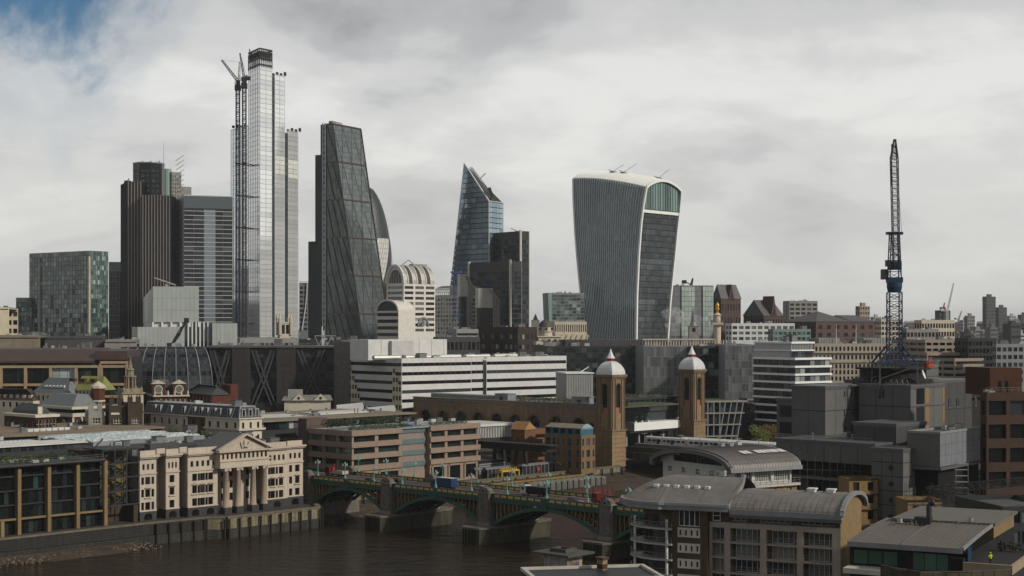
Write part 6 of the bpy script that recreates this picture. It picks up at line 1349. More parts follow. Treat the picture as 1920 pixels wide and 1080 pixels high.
def railway_bridge():
 u0, u1 = u_at(1168, -16), u_at(1168, -16) + 44; zr = 12.5; o = rp(u0, 0, 0); t = Thing('railway_bridge', 'green girder railway bridge running out from the station towers', 'bridge', o, R(RA)); W = u1 - u0; va, vb = -14.0, SB + 30
 gm = mat('girder_olive', (.060, .068, .036), .7, .3); gp = mat('girder_pale', (.20, .21, .18), .7, .3)
 for x in (0, W): m = MB(); m.box(x - .4, -va, zr - 4.8, x + .4, -vb, zr - .1); t.part('girder', m, gm)
 for k in range(60): m = MB(); v = va + (vb - va) * k / 60; m.box(-.75, -v - .15, zr - 4.8, -.4, -v + .15, zr - 2.4); t.part('girder_rib', m, gp)
 m = MB(); m.box(-.7, -va, zr - 2.4, -.4, -vb, zr - 2.0); t.part('girder_flange', m, gp); m = MB(); m.box(.4, -va, zr - 1.2, W - .4, -vb, zr); t.part('track_deck', m, steel_d)
 pm = MB(); [pm.box(x, -va, zr, x + 4.5, -vb + 120, zr + .95) for x in (4, 22)]; t.part('platform', pm, pave)
 for k in range(4):
  v = 30 + k * 42; m = MB(); [m.tube((x, -v, -3), (x, -v, zr - 1.2), 1.6, n=14) for x in (4, W / 2, W - 4)]; t.part('pier_column', m, granite)
 for k in range(16): m = MB(); v = va + 4 + k * 9; [m.bar((6.2, -v, zr + .95), (6.2, -v, zr + 5), .18)]; m.bar((4.4, -v, zr + 5), (8.0, -v, zr + 5), .16); t.part('platform_lamp', m, steel_g)
 tr_w = mat('train_white', (.58, .58, .55), .45, .1); tr_b = mat('train_navy', (.03, .035, .10), .4, .1)
 for (x, vs, lab) in ((10.5, 0, 'white roofed commuter train on the near track'), (15.5, 14, 'white roofed commuter train on the second track')):
  tt = Thing('train', lab, 'train', rp(u0 + x, 0, zr), R(RA))
  for c in range(6):
   v0 = vs - 12 + c * 20.5; b = MB(); w = 1.4
   sec = [(-w, .5), (w, .5), (w, 2.7), (w * .8, 3.4), (w * .35, 3.7), (-w * .35, 3.7), (-w * .8, 3.4), (-w, 2.7)]; n = 8
   b.raw([(a, -v0, z) for a, z in sec] + [(a, -v0 - 19.8, z) for a, z in sec], [(i, (i + 1) % n, n + (i + 1) % n, n + i)[::-1] for i in range(n)] + [tuple(range(n)), tuple(range(2 * n - 1, n - 1, -1))]); cr = tt.part('carriage', b, tr_w)
   for k in range(8): q = MB(); q.box(-w - .03, -v0 - 1.4 - k * 2.35, 1.7, -w, -v0 - 3.1 - k * 2.35, 2.6); tt.part('train_window', q, g_dark, cr)
   for k in range(2): q = MB(); q.box(-w - .04, -v0 - 5.8 - k * 7, .7, -w - .005, -v0 - 7.2 - k * 7, 2.7); tt.part('train_door', q, tr_b, cr)
   q = MB(); [q.box(s * 1.0 - .1, -v0 - a - .45, 0, s * 1.0 + .1, -v0 - a + .45, .8) for s in (-.72, .72) for a in (2, 4, 15.5, 17.5)]; tt.part('bogie', q, tyre, cr)
railway_bridge()
def tree(label, base, h, cols, seed):
 random.seed(seed); t = Thing('tree', label, 'tree', base); m = MB(); m.tube((0, 0, 0), (.2, 0, h * .5), .35, .2, n=7)
 for k in range(6): a = k * 1.05; m.tube((.1, 0, h * (.3 + .04 * k)), (math.cos(a) * h * .24, math.sin(a) * h * .24, h * (.6 + .05 * (k % 3))), .13, .05, n=5)
 t.part('trunk', m, mat('bark', (.05, .04, .03), .9)); m = MB()
 for k in range(14): a = random.uniform(0, 6.28); r = random.uniform(.05, .27) * h; leaves(m, (math.cos(a) * r, math.sin(a) * r, h * random.uniform(.45, .9)), (h * .15, h * .15, h * .13), 130, .3, 0, len(cols))
 t.part('crown', m, cols)
z0 = rp(0, 0).z + GZ
b = P(1427, 850, 640); b.z = GZ; tree('green leafy tree beside the railway left of the grey building', b, Z(796, 640) - GZ, [mat('leaf_tree', (.10, .14, .035), .7, .3), mat('leaf_tree2', (.15, .16, .04), .7, .3)], 3)
b = P(1440, 850, 648); b.z = GZ; tree('rust coloured autumn tree beside the green one', b, Z(794, 648) - GZ, [mat('leaf_autumn', (.2, .12, .035), .7, .3), mat('leaf_autumn2', (.14, .09, .035), .7, .3)], 4); random.seed(21)
# ------------------------------------------------------------------ north bank river front
def rthing(name, label, cat, u, v, z=GZ, group=None): return Thing(name, label, cat, rp(u, v, z), R(RA), group)
def palace():
 t = rthing('stone_palace', 'cream stone riverside building with columned portico and pediment', 'building', 0, 0); W = t.sx(568); st = mat('portland_stone', (.475, .42, .352), .85, .14, .3, streak=.45, bump=.15); bs = mat('granite_base', (.06, .062, .06), .6, .25, bump=.2)
 zt = t.zat(856); S = 445.0
 g = glass('palace_glass', (.005, .005, .004), (.03, .03, .028), 4, spec=.3); bk = 14.0
 H = zt; zb = 2.6; rows = [(H * a, H * b) for a, b in ((.165, .285), (.365, .485), (.56, .675), (.785, .875))]
 mb = MB(); base = MB(); cor = MB()
 secs = [(262, 293, 0, (267.5, 277, 286.5), (1.2, 2.2, 1.2)), (293, 311, 3.6, (301.5,), (1.8,)), (311, 336, 0, (322.5,), (2.2,)), (336, 352, 3.6, (340, 346.5), (1.1, 1.5)), (352, 408, -1.5, (365, 373, 380, 387.5, 395), (2.2, 1.2, 2.2, 1.2, 2.2)),
   (500, 538, -1.5, (505, 511.5, 519, 527), (1.2, 2.2, 1.2, 2.2)), (538, 568, 0, (545, 557.5), (1.6, 2.3))]
 for (a, b, y, wp, ww) in secs:
  base = MB(); cor = MB()
  x0, x1 = (t.sx(a, y) if a > 262 else 0), t.sx(b, y)
  cols = [(t.sx(p, y) - x0 - w * .38, t.sx(p, y) - x0 + w * .38) for p, w in zip(wp, ww)]
  n = max(3, int((x1 - x0) / 1.75)); att = div(0, x1 - x0, n, .5, .5)
  facade(t, mb, (x0, y), (1, 0), x1 - x0, zb, rows[3][0] - .6, cols, rows[:3], g, .45); facade(t, mb, (x0, y), (1, 0), x1 - x0, rows[3][0] - .6, H, att, rows[3:], g, .45)
  mb.box(x0, y + .5, zb, x1, 8, H - .4); mb.face([(x0, 8, zb), (x0, y, zb), (x0, y, H), (x0, 8, H)]); mb.face([(x1, y, zb), (x1, 8, zb), (x1, 8, H), (x1, y, H)])
  if x1 - x0 > 4: base.box(x0 - .05, y - .12, 0, x1 + .05, 8, zb)
  else: base.box(x0 - .05, y - .1, 0, x1 + .05, 8, zb)
  nb = max(1, int((x1 - x0) / 4));
  for i in range(nb):
   xc = x0 + (x1 - x0) * (i + .5) / nb; q = MB(); r = min(1.3, (x1 - x0) / nb * .36); q.face([(xc - r, y - .16, .2), (xc + r, y - .16, .2), (xc + r, y - .16, 1.3)] + [(xc + r * math.cos(math.pi * k / 6), y - .16, 1.3 + .75 * math.sin(math.pi * k / 6)) for k in range(1, 6)] + [(xc - r, y - .16, 1.3)]); t.part('arched_opening', q, g)
  e = .55; cor.box(x0 - e, y - 1.1, H - .35, x1 + e, y + .3, H + .15); cor.box(x0 - .3, y - .7, H - .75, x1 + .3, y + .1, H - .35); [t.part('string_course', (lambda q: (q.box(*b), q)[1])(MB()), st) for b in ((x0 - .15, y - .3, rows[2][1] + .75, x1 + .15, y - .02, rows[2][1] + 1.1), (x0 - .1, y - .22, zb, x1 + .1, y - .02, zb + .3))]; cor.box(x0 + .2, y + .1, H + .15, x1 - .2, y + .7, H + 1.5); t.part('granite_base', base, bs); t.part('cornice', cor, st)
  for (ca, cb) in cols:                                   # hoods and sills
   if cb - ca > 1.4:
    xa, xb = x0 + ca - .35, x0 + cb + .35; z = rows[1][1] + .35; q = MB(); q.raw([(xa, y - .5, z), (xb, y - .5, z), ((xa + xb) / 2, y - .5, z + .7), (xa, y, z), (xb, y, z), ((xa + xb) / 2, y, z + .7)], [(0, 1, 2), (0, 2, 5, 3), (1, 4, 5, 2), (0, 3, 4, 1)]); t.part('window_hood', q, st)
    q = MB(); q.box(xa, y - .4, rows[1][0] - .35, xb, y - .01, rows[1][0] - .12); t.part('window_sill', q, st)
 xa, xb = t.sx(408, 0), t.sx(500, 0); facade(t, mb, (xa, 3.5), (1, 0), xb - xa, 0, H, div(0, xb - xa, 6, .42), rows[:3], g, .4); mb.box(xa, 4.0, 0, xb, 8, H - .4)
 t.part('wall', mb, st)
 cx = [t.sx(p, -3) for p in (423.5, 446, 474.5, 495)]; zc = H * .735
 for x in cx:
  q = MB(); q.box(x - 1.25, -4.2, 0, x + 1.25, -1.8, 1.9); pd = t.part('pedestal', q, bs)
  q = MB(); q.lathe(x, -3, [(1.15, 1.9), (1.15, 2.2), (.95, 2.4), (.92, 5), (.78, zc - .9), (.85, zc - .85)], 18); c = t.part('column', q, mat('column_stone', (.36, .29, .235), .8, .15, streak=.5), smooth=True)
  q = MB(); q.box(x - 1.15, -4.05, zc - .35, x + 1.15, -1.95, zc); [q.tube((x + s * .85, -4.1, zc - .62), (x + s * .85, -1.9, zc - .62), .36, n=10) for s in (-1, 1)]; q.lathe(x, -3, [(.85, zc - .85), (1.0, zc - .35)], 14); t.part('ionic_capital', q, st, c)
 xl, xr = t.sx(414, -4.4), t.sx(506, -4.4); en = MB(); en.box(xl, -4.2, zc, xr, 3.5, zc + 1.9); en.box(xl - .3, -4.5, zc + 1.9, xr + .3, 3.5, zc + 2.3); t.part('entablature', en, st)
 fm = MB(); za, zb2 = zc + 2.3, H - .2; facade(t, fm, (xl, -4.0), (1, 0), xr - xl, za, zb2, div(0, xr - xl, 11, .5, .4), [(za + .3, zb2 - .5)], g, .5); fm.box(xl, -3.4, za, xr, 3, zb2); t.part('frieze', fm, st)
 pe = MB(); xm = (xl + xr) / 2; zp = H + 4.8; z0 = zb2; e = 1.0
 pe.raw([(xl, -3.9, z0 + .4), (xr, -3.9, z0 + .4), (xm, -3.9, zp - .5)], [(0, 1, 2)]); pe.box(xl - e, -5.0, z0, xr + e, -3.0, z0 + .45)
 pe.bar((xl - e, -4.3, z0 + .5), (xm, -4.3, zp), 1.5, .55); pe.bar((xr + e, -4.3, z0 + .5), (xm, -4.3, zp), 1.5, .55); t.part('pediment', pe, st)
 rf = MB(); rf.raw([(xl - e, -4.9, z0 + .8), (xm, -4.9, zp + .3), (xr + e, -4.9, z0 + .8), (xl - e, 8, z0 + .8), (xm, 8, zp + .3), (xr + e, 8, z0 + .8)], [(0, 1, 4, 3), (1, 2, 5, 4)]); t.part('pediment_roof', rf, mat('lead_roof', (.13, .13, .13)))
 cr = MB(); cr.lathe(xm, -4.0, [(.1, zb2 + 1)], 3); cr.box(xm - .7, -4.15, zb2 + 1.1, xm + .7, -3.9, zb2 + 2.6); cr.lathe(xm, -4.05, [(.9, zb2 + 1.3), (.5, zb2 + 2.9), (.1, zb2 + 3.4)], 8); [cr.bar((xm + s * .9, -4.1, zb2 + 1.0), (xm + s * 1.5, -4.1, zb2 + 2.7), .5) for s in (-1, 1)]; t.part('coat_of_arms', cr, st)
 m = MB(); m.box(.3, 8, 0, W, 13.5, H - .5); m.box(.3, .6, H - .55, W - .3, 8, H - .3); t.part('roof', m, mat('roof_felt', (.12, .12, .115)))
 railing(t, [(2, 6), (W - 2, 6)], H - .3, 2.0, .9, .07, mat('roof_rail_dark', (.07, .065, .06), .7)); clutter(t, 3, 8, W - 3, 12.5, H - .5, 10)
 hz_ = MB(); hz_.box(t.sx(282, 9), 9, H - .5, t.sx(336, 9), 12, H + 2.4); t.part('plant_screen', hz_, mat('plant_dark', (.09, .09, .09)))
 t.finish()
palace()
def glass_wharf():
 t = rthing('glass_wharf', 'black glass riverside office with yellow stone columns at the left edge', 'office building', -100, 0); W = 100 - 12.6; H = Z(862, 425) - GZ; ys = mat('yellow_stone', (.24, .175, .095), .8, .15); g = glass('wharf_glass', (.004, .005, .005), (.03, .042, .04), 4, spec=.25)
 gg = glass('wharf_green', (.012, .04, .033), (.03, .07, .06), 1, spec=.3)
 cx = [t.sx(p, -.5) for p in (-70, -18, 35, 91, 145, 197)]; m = MB(); m.box(0, 1.6, 0, W, 20, H - .7); t.part('core', m, steel_d)
 fz = [0, H * .22, H * .42, H * .62, H * .82, H - .9]
 for c in cx: m = MB(); m.box(c - .5, -1.0, 0, c + .5, .6, H - .8); t.part('column', m, ys)
 for a, b in zip(cx[:-1], cx[1:]):
  m = MB(); m.box(a + .7, -.5, fz[1] - .25, b - .7, .4, fz[1] + .25); t.part('stone_beam', m, ys)
  for k in range(5):
   n = 5
   for j in range(n): m = MB(); m.box(a + .75 + (b - a - 1.5) * j / n, .9, fz[k] + .2, a + .75 + (b - a - 1.5) * (j + .94) / n, 1.1, fz[k + 1] - .2); t.part('window', m, gg if (k in (2, 3) and j in (1, 3) and random.random() < .12) else g)
   m = MB(); m.box(a + .7, .2, fz[k + 1] - .22, b - .7, 1.2, fz[k + 1] + .12); t.part('floor_edge', m, steel_d)
 for p in (33,): m = MB(); c = t.sx(p); m.box(c - 6, -2.2, 0, c - 5, -1.2, fz[1]); t.part('low_column', m, ys)
 m = MB(); m.box(-1, -1.8, H - .9, W + .3, 22, H - .1); m.tube((-1, -1.8, H - .5), (W + .3, -1.8, H - .5), .45, n=10); t.part('roof', m, mat('roof_dark', (.05, .05, .052), .6, .2))
 for k in range(42): s = random.uniform(.7, 1.6); m = MB(); leaves(m, (random.uniform(W * .5, W * .93), random.uniform(1, 12), H + s * .5), (s * 1.2, s, s * .8), 70, .3); t.part('shrub', m, random.choice((MATS['leaf_dark'], MATS['leaf_mid'], MATS['leaf_dark'])))
 for k in range(16): m = MB(); x, y = random.uniform(W * .5, W * .92), random.uniform(0, 8); m.box(x - .9, y - .4, H - .1, x + .9, y + .4, H + .5); m.box(x - .8, y - .3, H + .5, x + .8, y + .3, H + .56); t.part('planter', m, mat('planter_pale', (.4, .39, .36), .8))
 railing(t, [(0, -1.2), (W, -1.2)], H - .1, 1.1, 1.7, .05)
 s = rthing('stair_tower', 'black steel open stair tower between the glass block and the stone palace', 'stair tower', -12.2, 0); w = 11.4; H2 = Z(842, 438) - GZ; m = MB()
 for x in (0, w * .33, w * .66, w): m.bar((x, -.5, 5.2), (x, -.5, H2), .35); m.bar((x, 5, 0), (x, 5, H2), .35)
 for k in range(5): z = 5.2 + (H2 - 5.2) * k / 4; m.bar((0, -.5, z), (w, -.5, z), .4); m.bar((0, 5, z), (w, 5, z), .4); m.bar((0, -.5, z), (0, 5, z), .4); m.bar((w, -.5, z), (w, 5, z), .4)
 s.part('frame', m, steel_d)
 for k in range(4):
  z, h = 5.2 + (H2 - 5.2) * k / 4, (H2 - 5.2) / 4; m = MB(); m.bar((w * .35, 1.5, z), (w * .65, 1.5, z + h / 2), 1.2, .3); m.bar((w * .65, 3.2, z + h / 2), (w * .35, 3.2, z + h), 1.2, .3); m.box(w * .6, 1, z + h / 2 - .1, w * .75, 3.8, z + h / 2); s.part('stair_flight', m, steel_d)
  for j in range(6): m = MB(); m.box(w * (.05 + .155 * j), 4.7, z + .2, w * (.05 + .155 * j) + w * .13, 4.8, z + h - .3); s.part('glazed_panel', m, glass('stair_glass', (.07, .06, .03), (.17, .14, .07), 1))
 m = MB(); m.box(-.6, 5.1, 0, w, 16, H2 - .4); m.box(w * .0, -.3, 0, w * .12, 5, 5.0); m.box(w * .88, -.3, 0, w, 5, 5.0); s.part('lift_shaft', m, mat('brick_umber', (.075, .055, .04), .85)); m = MB(); m.box(-.3, -.8, H2, w + .3, 9, H2 + .4); m.bar((0, 4, H2 + .4), (3, 4, H2 + 3), .3); s.part('top_deck', m, steel_d)
glass_wharf()
def flat_roofs():
 fr = mat('roof_white', (.60, .60, .58), .75, .25, .15); fb = mat('roof_brown', (.25, .20, .14), .9, .3, .12); dk = mat('roof_dark', (.05, .05, .052))
 t = rthing('flat_roofed_block', 'low block with pale grey strip roofs behind the black glass office', 'building', -100, -22); z = 19.6
 m = MB(); m.box(0, 0, 0, 100, 44, z); t.part('walls', m, steel_d)
 for k, (x0, x1, y0, y1, h) in enumerate(((5, 62, 2, 12, 1.2), (64, 97, 1, 14, 1.6), (8, 80, 15, 24, .8), (12, 98, 27, 34, .5), (20, 90, 36, 43, .3))):
  m = MB(); m.box(x0, y0, z, x1, y1, z + h); m.box(x0 - .5, y0 - .8, z + h, x1 + .5, y1 + .3, z + h + .25, 1); t.part('roof_strip', m, [steel_d, fr])
  c = MB(); [c.box(x0 + .5 + i * 2.4, y0 - .04, z + .2, x0 + 2.4 + i * 2.4, y0 - .01, z + h - .1) for i in range(int((x1 - x0 - 1) / 2.4))]; t.part('clerestory_window', c, g_navy, kind='stuff')
 clutter(t, 5, 2, 95, 42, z + .6, 14, .8); railing(t, [(2, 25.5), (98, 25.5)], z, 1.6, 1.4, .06)
 t = rthing('brown_roofed_block', 'broad low building with flat brown gravel roof', 'building', -4, -68); z = 20.6; m = MB(); m.box(0, 0, 0, 58, 42, z); t.part('walls', m, mat('slate_blue', (.10, .11, .125), .7))
 m = MB(); m.prism([(-1, -1), (20, -6), (59, -1), (59, 43), (-1, 43)], z, z + .5); t.part('gravel_roof', m, fb); railing(t, [(0, 0), (20, -5), (58, 0)], z + .5, 1.2, 2.2, .06); clutter(t, 6, 6, 52, 36, z + .5, 12, .8)
 m = MB(); [m.box(14 + i * 2.2, 9, z + .5, 15.9 + i * 2.2, 12, z + 1.3) for i in range(7)]; t.part('rooflight_row', m, fr, kind='stuff')
 t = rthing('sawtooth_roof_block', 'low block with rippled white glass sawtooth roof behind the stone palace', 'building', 2, -14); z = 19.3; m = MB(); m.box(0, 0, 0, 56, 50, z); t.part('walls', m, steel_d); sg = mat('sawtooth_glass', (.42, .47, .48), .3, .6, 1.2)
 for k in range(26):
  y = 17 + k * 1.12; m = MB(); n = 14; pts = [(3 + 38 * i / n, y + .35 * math.sin(i * 1.7 + k), z + .6 + .3 * math.sin(i * 1.1 + k * .7)) for i in range(n + 1)]
  for p, q in zip(pts[:-1], pts[1:]): m.face([p, q, (q[0], q[1] + .8, q[2] + .95), (p[0], p[1] + .8, p[2] + .95)])
  t.part('glass_ridge', m, sg)
 m = MB(); m.box(2, 16, z, 42, 16.6, z + 1.3); m.box(2, 46.5, z, 42, 47, z + 1.8); t.part('gutter', m, steel_g); clutter(t, 4, 2, 54, 14, z, 18, .9); clutter(t, 44, 16, 54, 40, z, 8)
 for k in range(22): s = random.uniform(.8, 1.5); m = MB(); leaves(m, (random.uniform(43, 55), random.uniform(8, 44), z + s * .6), (s, s * 1.1, s * .8), 44, .32); t.part('shrub', m, MATS['leaf_dark'])
flat_roofs()
def mansard():
 t = at_corner('mansard_building', 'white stuccoed terrace with slate mansard roof and rows of dormers', 'building', 268, 449, 491, 520, RA); st = mat('stucco_white', (.52, .48, .40), .8, .12, streak=.5); tan = mat('stucco_ochre', (.14, .095, .04), .85); sl = mat('slate_roof', (.085, .09, .095), .6, .25, 1.2); ld = mat('lead_trim', (.36, .37, .37), .6, .15)
 ze = t.zat(786); zr = t.zat(764); zc = t.zat(806); mb = MB(); oc = MB(); rows = [(ze - 3.2, ze - 1.2), (zc - 4.0, zc - 1.9), (zc - 8, zc - 5.9)][::-1]
 segs = [(447, 385, mb), (385, 352, oc), (352, 283, mb), (283, 268, oc)]
 for a, b, q in segs:
  y0, y1 = (t.sy(a) if a < 447 else 0), t.sy(b); n = max(1, int((y1 - y0) / 4.2)); off = 0 if q is mb else .5
  facade(t, q, (off, y1), (0, -1), y1 - y0, 0, ze, div(0, y1 - y0, n, .3), rows, g_dark, .3)
 facade(t, mb, (0, 0), (1, 0), t.W, 0, ze, div(0, t.W, 3, .3), rows, g_dark, .3); facade(t, mb, (t.W, 0), (0, 1), t.D, 0, ze, [], [], g_dark); t.part('wall', mb, st); t.part('rear_wall', oc, tan)
 for b in ((-.5, -.5, ze - .1, t.W + .5, t.D, ze + .3), (-.9, -.9, zc - .3, t.W + .9, t.sy(385), zc + .35), (-.3, -.3, zc - 6.5, t.W + .3, t.sy(385), zc - 6.1)): c = MB(); c.box(*b); t.part('cornice', c, st)
 m = MB(); i = 1.7; m.raw([(0, 0, ze + .3), (t.W, 0, ze + .3), (t.W, t.D, ze + .3), (0, t.D, ze + .3), (i, i, zr), (t.W - i, i, zr), (t.W - i, t.D, zr), (i, t.D, zr)], [(0, 1, 5, 4), (1, 2, 6, 5), (3, 0, 4, 7), (4, 5, 6, 7)]); t.part('mansard_roof', m, sl)
 def dormer(o, d, a):
  nx, ny = d[1], -d[0]; q = MB(); w, h = .75, 2.3; z = ze + .7
  def p(s, k, zz): return (o[0] + d[0] * (a + s) + nx * k, o[1] + d[1] * (a + s) + ny * k, zz)
  for (s0, s1, b0, b1) in ((-w, -w + .25, z, z + h), (w - .25, w, z, z + h), (-w, w, z + h, z + h + .25)): q.raw([p(s0, -.1, b0), p(s1, -.1, b0), p(s1, -.1, b1), p(s0, -.1, b1), p(s0, -2.0, b0), p(s1, -2.0, b0), p(s1, -2.0, b1), p(s0, -2.0, b1)], [(0, 1, 2, 3), (0, 4, 5, 1), (3, 2, 6, 7), (0, 3, 7, 4), (1, 5, 6, 2)])
  dd = t.part('dormer', q, ld); g = MB(); g.face([p(-w + .25, -.35, z), p(w - .25, -.35, z), p(w - .25, -.35, z + h), p(-w + .25, -.35, z + h)]); t.part('dormer_window', g, g_dark, dd)
 for px in (428, 410, 400, 386, 375, 362, 343, 318, 298, 288): dormer((0, t.D), (0, -1), t.D - t.sy(px))
 for f in (.2, .5, .8): dormer((0, 0), (1, 0), t.W * f)
 hp = MB(); hp.bar((0, 0, ze + .3), (i, i, zr), .35); hp.bar((t.W, 0, ze + .3), (t.W - i, i, zr), .35)
 for px in (434, 352, 312, 391): y = t.sy(px); hp.bar((-.05, y, ze + .3), (i - .05, y, zr), .3)
 hp.box(i - .2, i - .2, zr, t.W - i + .2, t.D, zr + .25); t.part('lead_hip', hp, ld)
 for k in range(2): q = MB(); x = t.W * (.25 + .5 * k); q.tube((x, -.2, zc - 3.2), (x, -.05, zc - 3.2), .85, n=14); t.part('oculus', q, g_dark)
 q = MB(); q.box(t.W * .5 - .8, -.25, zc - 4.2, t.W * .5 + .8, -.03, zc - 1.6); t.part('centre_window', q, g_dark); clutter(t, 3, 4, t.W - 3, t.D - 4, zr, 14, .7); t.finish()
mansard()
def old_roofs():
 bk = mat('brick_red_dark', (.085, .042, .03), .85, .2); wt = mat('stucco_white', (.52, .48, .40)); sl = mat('slate_roof', (.085, .09, .095)); zn = mat('zinc_roof', (.20, .215, .22), .55, .2, .5, streak=.6); cop = mat('roof_lichen', (.24, .25, .09), .7, .2)
 def hip(t, x0, y0, x1, y1, z0, z1, m_, ins=None, name='hipped_roof'):
  i = ins or min(x1 - x0, y1 - y0) * .42; m = MB(); m.raw([(x0, y0, z0), (x1, y0, z0), (x1, y1, z0), (x0, y1, z0), (x0 + i, y0 + i, z1), (x1 - i, y0 + i, z1), (x1 - i, y1 - i, z1), (x0 + i, y1 - i, z1)], [(0, 1, 5, 4), (1, 2, 6, 5), (2, 3, 7, 6), (3, 0, 4, 7), (4, 5, 6, 7)]); return t.part(name, m, m_)
 t = at_corner('zinc_roofed_building', 'brick building with white window surrounds under a broad grey faceted roof', 'building', 72, 137, 200, 560, RA); ze = t.zat(765); zl = t.zat(782); rows = [(zl - 3.4, zl - .9), (zl - 7.4, zl - 4.9), (zl - 11, zl - 8.6)][::-1]
 block(t, zl, bk, g_dark, L=(div(0, t.D, 5, .32), rows), Rf=(div(0, t.W, 4, .32), rows), rec=.25, kind=(2, 2, .12), fr=wt, par=.2); m = MB(); m.box(-.5, -.5, zl, t.W + .3, t.D, zl + .5); m.box(-.3, -.3, zl + .5, t.W + .2, t.D, zl + 1.3); [m.box(t.W * k / 4 - .4, -.2, 0, t.W * k / 4 + .4, -.01, zl) for k in range(5)]; t.part('white_band', m, wt); m = MB(); m.box(.6, .6, zl + 1.3, t.W, t.D, ze - .5); t.part('attic_glazing', m, g_dark)
 m = MB(); m.box(-1.2, -1.2, ze - .5, t.W + 1, t.D + 1, ze + .4); t.part('eaves', m, wt); hip(t, 0, 0, t.W, t.D, ze + .4, t.zat(741), zn, 4.0, 'faceted_roof'); t.finish()
 t = at_corner('brick_lodge', 'small brick lodge with flat white cornice at far left', 'building', 8, 68, 106, 520, RA); zc = t.zat(783); block(t, zc, bk, g_dark, L=(div(0, t.D, 5, .35), [(zc - 3.2, zc - 1.6)]), Rf=(div(0, t.W, 6, .72), [(zc - 4, zc - .6)]), kind=(1, 2, .12), fr=wt); m = MB(); m.box(-.8, -.8, zc, t.W + .8, t.D, zc + .9); m.box(-.6, -.6, zc - 5.4, t.W + 2, t.D, zc - 4.8); t.part('cornice', m, wt); m = MB(); m.box(2, 3, zc + .9, t.W - 1, t.D - 2, zc + 2); t.part('attic', m, sl); hip(t, 2, 3, t.W - 1, t.D - 2, zc + 2, zc + 4.2, sl, 2); m = MB(); m.box(t.W * .3, 2.7, zc + 1, t.W * .3 + 1.6, 3.1, zc + 3.4); t.part('dormer_window', m, wt); t.finish()
 t = at_corner('gabled_hall', 'grey slate gabled hall with small rooflights at far left', 'building', 60, 128, 150, 625, 62); ze = t.zat(738); block(t, ze, wt, g_dark, L=(div(0, t.D, 8, .4), [(ze - 3, ze - 1)]), par=.1); m = MB(); zr = t.zat(709); m.raw([(0, 0, ze), (t.W, 0, ze), (t.W, t.D, ze), (0, t.D, ze), (t.W / 2, 2, zr), (t.W / 2, t.D - 6, zr)], [(0, 1, 4), (1, 2, 5, 4), (2, 3, 5), (3, 0, 4, 5)]); t.part('slate_roof', m, zn)
 for k in range(6): m = MB(); y = 3 + k * (t.D - 8) / 6; x = t.W * .18; z = ze + (zr - ze) * .36; m.box(x - .3, y, z, x + .5, y + 1.3, z + .9); t.part('rooflight', m, steel_w)
 t.finish()
 t = at_corner('lichen_roofed_hall', 'hall with yellow green pitched roof beside the slate gable', 'building', 140, 188, 196, 612, 66); ze = t.zat(732); block(t, ze, wt, g_dark, L=(div(0, t.D, 7, .5), [(ze - 2.6, ze - .5)]), par=.1); m = MB(); zr = t.zat(706); m.raw([(-.5, -.5, ze), (9, -.5, ze), (9, t.D, ze), (-.5, t.D, ze), (4.5, 1.5, zr), (4.5, t.D, zr)], [(0, 1, 4), (1, 2, 5, 4), (2, 3, 5), (3, 0, 4, 5)]); t.part('lichen_roof', m, cop)
 for k in range(3): m = MB(); y = 4 + k * 5; m.box(1.4, y, ze + 3.2, 3.2, y + 2.2, ze + 4.4); t.part('roof_hatch', m, bk)
 t.finish()
 t = at_corner('dormered_terrace', 'brown roofed terrace with white dormers at the left edge', 'building', -60, 62, 74, 590, 66); ze = t.zat(752); block(t, ze, wt, g_dark, L=(div(0, t.D, 10, .4), [(ze - 2.4, ze - .6)]), par=.1); hip(t, 0, 0, t.W, t.D, ze, t.zat(730), mat('tile_brown', (.085, .065, .055), .8, .2), 3.4); [t.part('dormer', (lambda q: (q.box(.8, y, ze + .4, 2, y + 1.5, ze + 2.2), q)[1])(MB()), wt) for y in [1.5 + k * 3 for k in range(8)]]; t.finish()
 t = Thing('brick_turret', 'octagonal brick stair turret with grey cap', 'turret', (X(184, 570), 570, GZ)); m = MB(); z = t.zat(727); m.lathe(0, 0, [(2.4, 0), (2.4, z), (.01, z)], 8, rot=.39); t.part('shaft', m, mat('brick_red', (.13, .05, .03), .85)); m = MB(); m.lathe(0, 0, [(2.8, z - .2), (2.8, z + .6), (.1, z + 2.4)], 8, rot=.39); m.lathe(0, 0, [(2.6, z - 5), (2.6, z - 4.4)], 8, rot=.39); t.part('cap', m, wt)
 t = Thing('church_steeple', 'weathered stone baroque steeple rising over the old roofs', 'church', (X(244, 590), 590, GZ), R(30)); cs = mat('stone_weathered', (.29, .25, .185), .85, .35, .8, streak=.5); z = lambda y: t.zat(y); m = MB(); h = 3.9; m.box(-h, -h, 0, h, h, z(735)); t.part('tower', m, mat('stone_weathered_pale', (.46, .41, .33), .85, .2)); m = MB(); m.box(-h - .5, -h - .5, z(738), h + .5, h + .5, z(735)); m.box(-h + .3, -h + .3, z(735), h - .3, h - .3, z(728))
 for i, j in ((-1, -1), (1, -1), (1, 1), (-1, 1)): m.lathe(i * h * .85, j * h * .85, [(.55, z(735)), (.55, z(730)), (.1, z(724))], 6)
 t.part('parapet', m, cs); m = MB()
 for k in range(8): a = k * math.pi / 4 + .2; m.bar((1.9 * math.cos(a), 1.9 * math.sin(a), z(728)), (1.9 * math.cos(a), 1.9 * math.sin(a), z(707)), .5)
